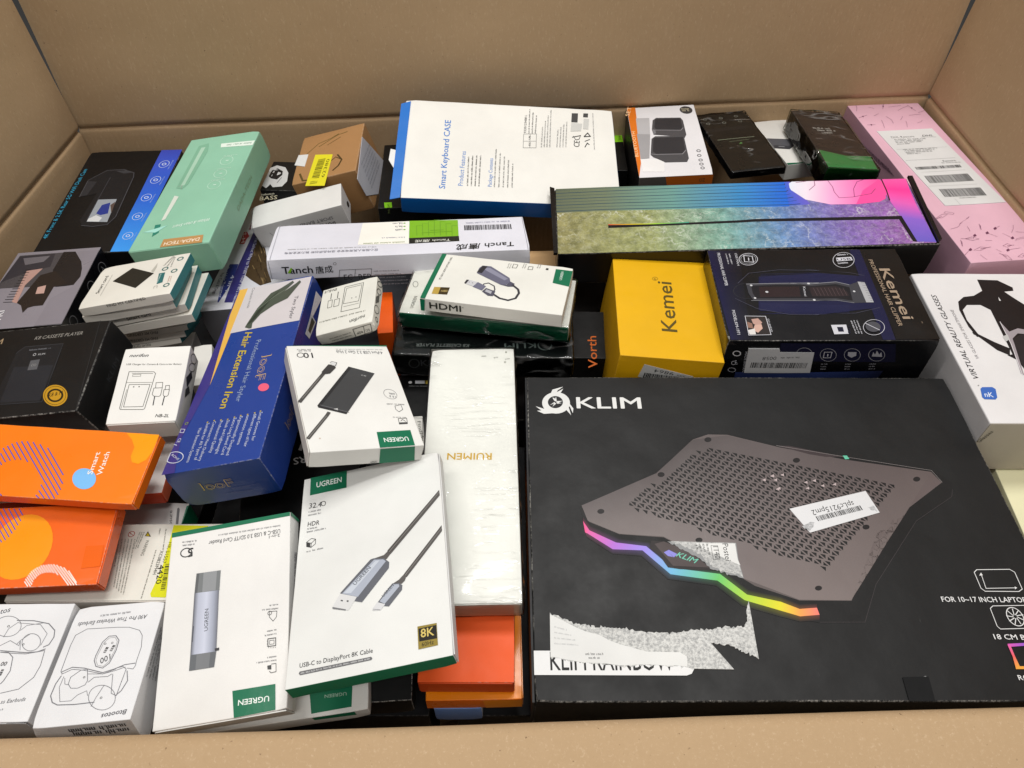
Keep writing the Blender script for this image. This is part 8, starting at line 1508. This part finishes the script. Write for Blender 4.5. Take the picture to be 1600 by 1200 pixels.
   ('l','#38291a',0.87,0,[5.33,-10.74,11.63,-21.84]),
   ('l','#8a7450',0.89,0,[-2.31,8.15,3.55,-4.12]),
   ('l','#2a2014',0.83,0,[7.57,-50.4,12.33,-61.44]),
   ('l','#2a2014',0.86,0,[-3.69,-16.41,-0.6,-23.18]),
   ('l','#2a2014',0.83,0,[16.61,-53.91,23.55,-71.14]),
   ('l','#2a2014',0.89,0,[-5.81,12.89,1.68,-2.52]),
   ('l','#8a7450',0.87,0,[-4.27,-7.2,3.89,-24.49]),
   ('l','#6b5636',0.82,0,[16.72,-60.35,21.68,-67.39]),
   ('l','#38291a',0.84,0,[12.08,-39.86,19.94,-56.69]),
   ('l','#6b5636',0.9,0,[-9.18,14.96,-4.96,4.24]),
   ('l','#2a2014',0.85,0,[3.74,-26.19,9.25,-43.15]),
   ('l','#2a2014',0.89,0,[-16.36,7.37,-10.86,-0.69]),
   ('l','#6b5636',0.89,0,[-14.19,7.26,-8.31,-9.23]),
   ('l','#6b5636',0.83,0,[14.71,-48.36,20.29,-61.18]),
   ('l','#38291a',0.84,0,[3.29,-43.04,8.21,-55.4]),
   ('t',"Pet Safest Way to Trim Your Pet's Nails",-19.81,33.75,-1.5,139.96,4.36,'#d4d4e4',0,0.5),
   ('p','#b03038',[-41.74,52.55,-37.13,53.13,-30.49,41,-32.27,34.53,-32.25,22.5,-39.63,23.73,-40.47,37.28]),
   ('t','S-H',-41.83,51.19,-1.4065,25.47,4.33,'#f0dede',0,1),
   ('f','#a85a60',-38.36,103.57,-1.5274,47.85,4.62,224),
   ('p','#2f3c86',[-38.82,-22.57,-26.15,-24.57,-24.31,-70.19,-28.41,-103.27,-29.9,-103.06,-35.77,-70.8]),
   ('t','Pet Hair Trimmer',-41.98,-29.47,-1.4184,65.22,4.5,'#d8dcf0',0,0.6),
   ('t','4 in 1',-28.72,-48.44,-1.5097,32.88,4.54,'#d8dcf0',0,0.6),
   ('t','For Cats & Dogs',-44.53,-41.23,-1.5158,44.65,4.17,'#3c3c50',0,0.5)]),
 ],
 'speakers': [
  ('printed_design','T',[('p','#d8721a',[-48.76,83.86,-36.37,83.86,-39.84,-10.2,-43.47,-52.89,-49.13,-82.27]),
   ('t','SET',-47.65,61.63,1.3174,24.54,5.59,'#f0c898',0,1),
   ('t','BLUETOOTH',-45.17,-37.37,1.5474,60.26,4.37,'#f0c898',0,0.8),
   ('p','#b4b2b4',[-38.55,55.57,-19.24,54.65,-22.82,14.78,-31.97,-42.35,-43.08,-43.34,-40.2,18.4]),
   ('p','#9c9a9c',[-41.61,16.45,-22.97,13.55,-30.84,-42.44,-42.4,-43.4]),
   ('p','#3c3a3a',[45.13,68.73,45.12,70.93,44.65,73.1,43.76,75.14,42.49,76.95,40.9,78.43,39.07,79.51,37.1,80.14,35.07,80.28,33.1,79.93,31.28,79.11,29.71,77.85,28.45,76.22,27.59,74.3,27.15,72.19,27.16,70,27.62,67.82,28.51,65.78,29.78,63.98,31.37,62.5,33.2,61.42,35.18,60.79,37.2,60.64,39.17,60.99,40.99,61.82,42.57,63.08,43.82,64.71,44.69,66.62]),
   ('f','#b0a890',29.29,71.99,-0.0943,13.77,5.01,50),
   ('f','#b0a890',29.86,67.53,-0.0939,11.56,4.99,57),
   ('p','#e6e4e4',[-43.08,-43.34,-11.25,-44.85,-14.42,-74.06,-43.34,-71.72]),
   ('l','#6a686a',1.16,1,[40.5,-30.75,39.75,-28.96,37.95,-28.21,36.15,-28.96,35.41,-30.75,36.15,-32.55,37.95,-33.3,39.75,-32.55]),
   ('l','#6a686a',1.14,1,[39.65,-41.58,38.91,-39.8,37.13,-39.06,35.35,-39.8,34.61,-41.58,35.35,-43.36,37.13,-44.1,38.91,-43.36]),
   ('l','#6a686a',1.13,1,[39.77,-51.96,39.04,-50.2,37.27,-49.47,35.51,-50.2,34.78,-51.96,35.51,-53.72,37.27,-54.45,39.04,-53.72]),
   ('l','#6a686a',1.12,1,[39.4,-61.04,38.68,-59.3,36.93,-58.57,35.19,-59.3,34.46,-61.04,35.19,-62.79,36.93,-63.51,38.68,-62.79]),
   ('l','#6a686a',1.11,1,[39.54,-69.69,38.82,-67.96,37.09,-67.24,35.36,-67.96,34.65,-69.69,35.36,-71.42,37.09,-72.14,38.82,-71.42])]),
  ('printed_picture','T',[('p','#4a484b',[-15.23,47.81,-9.65,53.76,25.08,51.41,27.59,43.87,27.05,8.29,21.9,-2.68,11.38,5.58,-18.38,12.32,-19.22,24.85]),
   ('p','#2e2d31',[-11.27,50.46,24.83,49.71,24.12,25.14,20.58,20.44,-13.33,24.32,-14.92,30.76]),
   ('p','#77767a',[-18.65,25.64,-14.61,23.6,-14.47,15.27,-18.28,13.14]),
   ('l','#8a888c',0.98,0,[-14.67,23.19,20.93,19.58,25.18,25.88]),
   ('p','#49484b',[-22.42,2.43,-16.55,8.05,23.09,5.36,22.19,-46.88,18.69,-54.99,-10.6,-53.7,-24.94,-41,-28.33,-34.9]),
   ('p','#2e2d31',[-19.38,4.2,21.58,3.04,19.82,-29.21,14.77,-35.42,-20.58,-33.6,-24.42,-27.41]),
   ('l','#8a888c',1.05,0,[-28.1,-32.97,-20.72,-34.76,15.05,-36.62,20.9,-28.12])]),
  ('printed_design','F',[('p','#b35c1c',[-14.33,127.8,49.13,127.8,49.13,112.45,-10.65,112.09]),
   ('t','OZ',31.44,117,0.046,7.79,5.15,'#4a3a2c',0,1)]),
 ],
 'darkA': [
  ('printed_design','T',[('l','#7a7a70',1.01,1,[-25.95,62.36,-26.69,64.15,-28.48,64.89,-30.26,64.15,-31.01,62.36,-30.26,60.57,-28.48,59.83,-26.69,60.57]),
   ('l','#7a7a70',1,1,[-25.1,50.07,-25.83,51.84,-27.6,52.57,-29.37,51.84,-30.1,50.07,-29.37,48.3,-27.6,47.57,-25.83,48.3]),
   ('l','#7a7a70',1.01,1,[-1.47,62.63,-2.21,64.41,-4,65.15,-5.78,64.41,-6.52,62.63,-5.78,60.85,-4,60.11,-2.21,60.85]),
   ('l','#7a7a70',0.99,1,[-1.3,48.96,-2.03,50.72,-3.79,51.44,-5.55,50.72,-6.28,48.96,-5.55,47.2,-3.79,46.47,-2.03,47.2]),
   ('l','#7a7a70',1.01,1,[22.25,64.05,21.51,65.83,19.73,66.57,17.96,65.83,17.22,64.05,17.96,62.28,19.73,61.54,21.51,62.28]),
   ('l','#7a7a70',0.99,1,[23.08,49.2,22.35,50.95,20.6,51.68,18.85,50.95,18.12,49.2,18.85,47.45,20.6,46.72,22.35,47.45]),
   ('l','#8a9078',1.08,0,[-29.56,5.05,25.11,4.87]),
   ('l','#707860',0.83,0,[-14.87,-2.23,15.48,-0.65]),
   ('p','#5a8a4a',[-3.51,-10.21,1.32,-5.26,2.03,-9.9]),
   ('p','#262220',[-37.07,36.2,24.34,35.49,23.82,27.51,-37.07,26.06])]),
 ],
 'darkgreen': [
  ('printed_design','T',[('f','#b8b4ac',-20.66,25.23,-0.023,29.58,5.39,9),
   ('f','#b8b4ac',-16.17,18.42,0.0425,29.57,5,16),
   ('f','#b8b4ac',-11.72,11.66,0.1068,17.82,4.65,23),
   ('f','#6a625c',-21.93,10.57,-0.1542,42.43,2.82,30),
   ('p','#3f7f46',[-33.24,-35.21,0.53,-48.38,35.55,-46.83,32.3,-80.11,-35.55,-80.11])]),
  ('printed_design','F',[('p','#24602c',[-35.55,29.65,35.55,26.66,35.55,9.39,-26.61,10.75])]),
  ('printed_design','L',[('p','#4a5a4a',[31.12,29.8,78.82,28.83,80.11,19.66,69.37,13.83])]),
 ],
 'whiteadapter': [
  ('printed_design','T',[('p','#55555a',[-49.8,12.47,-8.63,1.95,-11.6,-6.86,-29.42,-21.66,-49.8,-15.04]),
   ('p','#3c3c40',[-49.8,-15.04,-29.42,-21.66,-11.43,-9.23,-9.51,-2.59,-26.58,-13.03,-47.28,-6.36]),
   ('l','#a0a0a4',1.18,0,[-41.64,-11.26,-33.61,-13.87]),
   ('p','#0f5a3e',[-49.8,-54.22,-11.33,-59.1,-15.18,-59.1,-49.8,-59.1])]),
 ],
 'razer': [
  ('printed_design','T',[('p','#84c81e',[-92.14,-79.52,-81.8,-79.32,-80.52,-91.62,-90.62,-91.62]),
   ('t','PHIL 2047',-82.56,-104.24,1.6665,21.28,2.75,'#2c3a10',0,0.5)]),
 ],
 'razerR': [
  ('printed_design','T',[('p','#8ad020',[4.79,47.14,17.3,48.75,17.3,21.42,3.34,19.87]),
   ('t','2047',14.92,24.69,1.5363,19.16,3.87,'#2c3a10',0,0.6)]),
 ],
 'vorth': [
  ('printed_design','T',[('t','Vorth',0.19,-56.26,1.5499,52.66,10.49,'#c4601e',0,0.5)]),
 ],
 'blackR': [
  ('printed_design','T',[('t','RS',3.44,15.84,-3.0541,13.05,8.46,'#d8d8d8',0,1.6),
   ('p','#d8d8d8',[-4.62,24.88,-1.33,34.42,2.24,32.7,-1.08,23.19])]),
 ],
 'findmy': [
  ('printed_design','T',[('t','FindMy',19.18,14.88,-1.4719,26.15,3.28,'#6a6a64',0,0),
   ('l','#55554f',0.38,0,[15.62,20.28,24.8,18.55,22.37,-15.46])]),
 ],
 'orange_c': [
  ('tuck_flap','F',[('s','#d04c18',0.35,[-38.08,1,38.08,1,38.08,20.06,36.08,20.56,-36.08,20.56,-38.08,20.06])]),
 ],
}

# ------------------------------------------------------------------ setting and the big carton
g = make('ground', [(-4, -3, -.02), (4, -3, -.02), (4, 5, -.02), (-4, 5, -.02)], [(0, 1, 2, 3)], None, [MAT['concrete']]); tag(g, kind='structure')
carton = bpy.data.objects.new('pallet_carton', None); C.objects.link(carton); tag(carton, 'big brown cardboard carton holding all the boxes, flaps open', 'carton')
def panel(name, P0, P1, prof, th, n=48, seed=0, wob=.0016):
    """sweep a folded profile (outward, height) from P0 to P1"""
    P0, P1 = Vector(P0), Vector(P1); ax = (P1-P0); L = ax.length; ax.normalize(); out = Vector((-ax.y, ax.x, 0))
    # offset copy of the profile for thickness
    pr = [Vector(p) for p in prof]; m = len(pr); offp = []
    for i in range(m):
        d = (pr[min(i+1, m-1)]-pr[max(i-1, 0)]).normalized(); offp.append(pr[i]+Vector((d.y, -d.x))*th)
    ring = pr+offp[::-1]; k = len(ring); V, F = [], []
    for j in range(n+1):
        q = P0+ax*(L*j/n)
        for i, p in enumerate(ring):
            w = q+out*p.x; w.z = p.y
            s = noise.noise(Vector((w.x*2.3+seed, w.y*2.3, w.z*2.3)))*wob*2+noise.noise(Vector((w.x*9+seed, w.y*9, w.z*9)))*wob*.5
            V.append(tuple(w+out*s+Vector((0, 0, s*.6 if p.y > ZB else 0))))
    for j in range(n):
        for i in range(k): F.append((j*k+i, j*k+(i+1) % k, (j+1)*k+(i+1) % k, (j+1)*k+i))
    F.append(tuple(range(k))[::-1]); F.append(tuple(n*k+i for i in range(k)))
    o = make(name, V, F, None, [MAT['kraft']], None, carton, True)
    bm = bmesh.new(); bm.from_mesh(o.data); bmesh.ops.recalc_face_normals(bm, faces=bm.faces); bm.to_mesh(o.data); bm.free()
    o.data.set_sharp_from_angle(angle=math.radians(50)); return o
BLc, BRc, FLc, FRc = (-.614, .963, 0), (.627, 1.060, 0), (-.656, .142, 0), (.672, .181, 0)
zc = ZB+.045
def upright(lean, hgt=.34):
    r = math.radians(lean); s = [(0, .004), (0, zc-.12), (.001, zc-.04), (.0005, zc-.015), (.0005, zc-.006), (.001, zc-.003), (.0042, zc-.0005), (.0042, zc+.0012), (.0004, zc+.004), (-.0005, zc+.010)]
    for t in (.06, .12, .2, .28, hgt): s.append((-.0005+math.sin(r)*t, zc+.01+math.cos(r)*t))
    return s
Vec = lambda a, b, t: tuple(a[i]+(b[i]-a[i])*t for i in range(3))
panel('back_wall_and_flap', Vec(BLc, BRc, -.004), Vec(BLc, BRc, 1.004), upright(2.6), .006, 64, 1)
panel('left_wall_and_flap', FLc, Vec(FLc, BLc, .9945), upright(2.2), .006, 48, 5)
panel('right_wall_and_flap', Vec(BRc, FRc, .0055), FRc, upright(2.4), .006, 48, 9)
zf = ZB+.058; fr = [(0, .004), (0, zf-.1), (0, zf-.03), (.0005, zf-.012)]
for i in range(9):
    a = math.radians(90*i/8+0); fr.append((.012-.012*math.cos(a), zf-.012+.012*math.sin(a)))
for t in (.03, .08, .15, .22, .3): fr.append((.012+t*math.cos(math.radians(14)), zf-t*math.sin(math.radians(14))))
panel('front_wall_and_flap', FRc, FLc, fr, .006, 64, 13, .0012)
make('base_panel', [(-.66, .14, 0), (.675, .18, 0), (.63, 1.065, 0), (-.62, .966, 0), (-.66, .14, .004), (.675, .18, .004), (.63, 1.065, .004), (-.62, .966, .004)], [(0, 3, 2, 1), (4, 5, 6, 7), (0, 1, 5, 4), (1, 2, 6, 5), (2, 3, 7, 6), (3, 0, 4, 7)], None, [MAT['kraft']], None, carton)

# ------------------------------------------------------------------ the boxes
for i, (key, name, label, cat, group, loc, rot, dim, cols, fin, wear, wrap, bev) in enumerate(BOXES):
    W, D, H = (d/1000 for d in dim)
    root = bpy.data.objects.new(name, None); C.objects.link(root); root.empty_display_size = .03
    root.location = loc; root.rotation_euler = rot; tag(root, label, cat, group)
    carton_body(W, D, H, cols, fin, wear, bev, i+1, root)
    prints(key, root, W, D, H, fin, i+1)
    if wrap: film(W, D, H, wrap, i+1, root)
# filler boxes added underneath so the deep gaps go near black
GAP_FILLERS = [(-.47, .36, .26, .3, '#1a1a1c', 'added black filler box darkening the gaps under the orange smart watch boxes'), (-.2, .36, .25, .3, '#101014', 'added black filler box darkening the gaps under the card reader and cable boxes'),
         (.07, .36, .24, .3, '#16161a', 'added black filler box darkening the gap left of the big black box'), (.36, .36, .3, .3, '#6b5136', 'added kraft filler box under the big black laptop cooler box'),
         (-.46, .7, .27, .3, '#26282c', 'added dark grey filler box darkening the gaps under the dash camera box'), (-.17, .7, .27, .3, '#3a3c42', 'added grey filler box in the gaps below the power strip box'),
         (.12, .7, .27, .3, '#1c1a1a', 'added black filler box darkening the gaps below the yellow box'), (.42, .72, .28, .3, '#141416', 'added black filler box darkening the gaps below the hair clipper box')]
for j, (x, y, w, d, col, label) in enumerate(GAP_FILLERS):
    root = bpy.data.objects.new('gap_filler_box', None); C.objects.link(root); root.location = (x, y, .006)
    tag(root, label, 'box', 'filler boxes added to darken the gaps'); carton_body(w, d, .115, [col]*6, 'matte', .2, 1, 90+j, root)
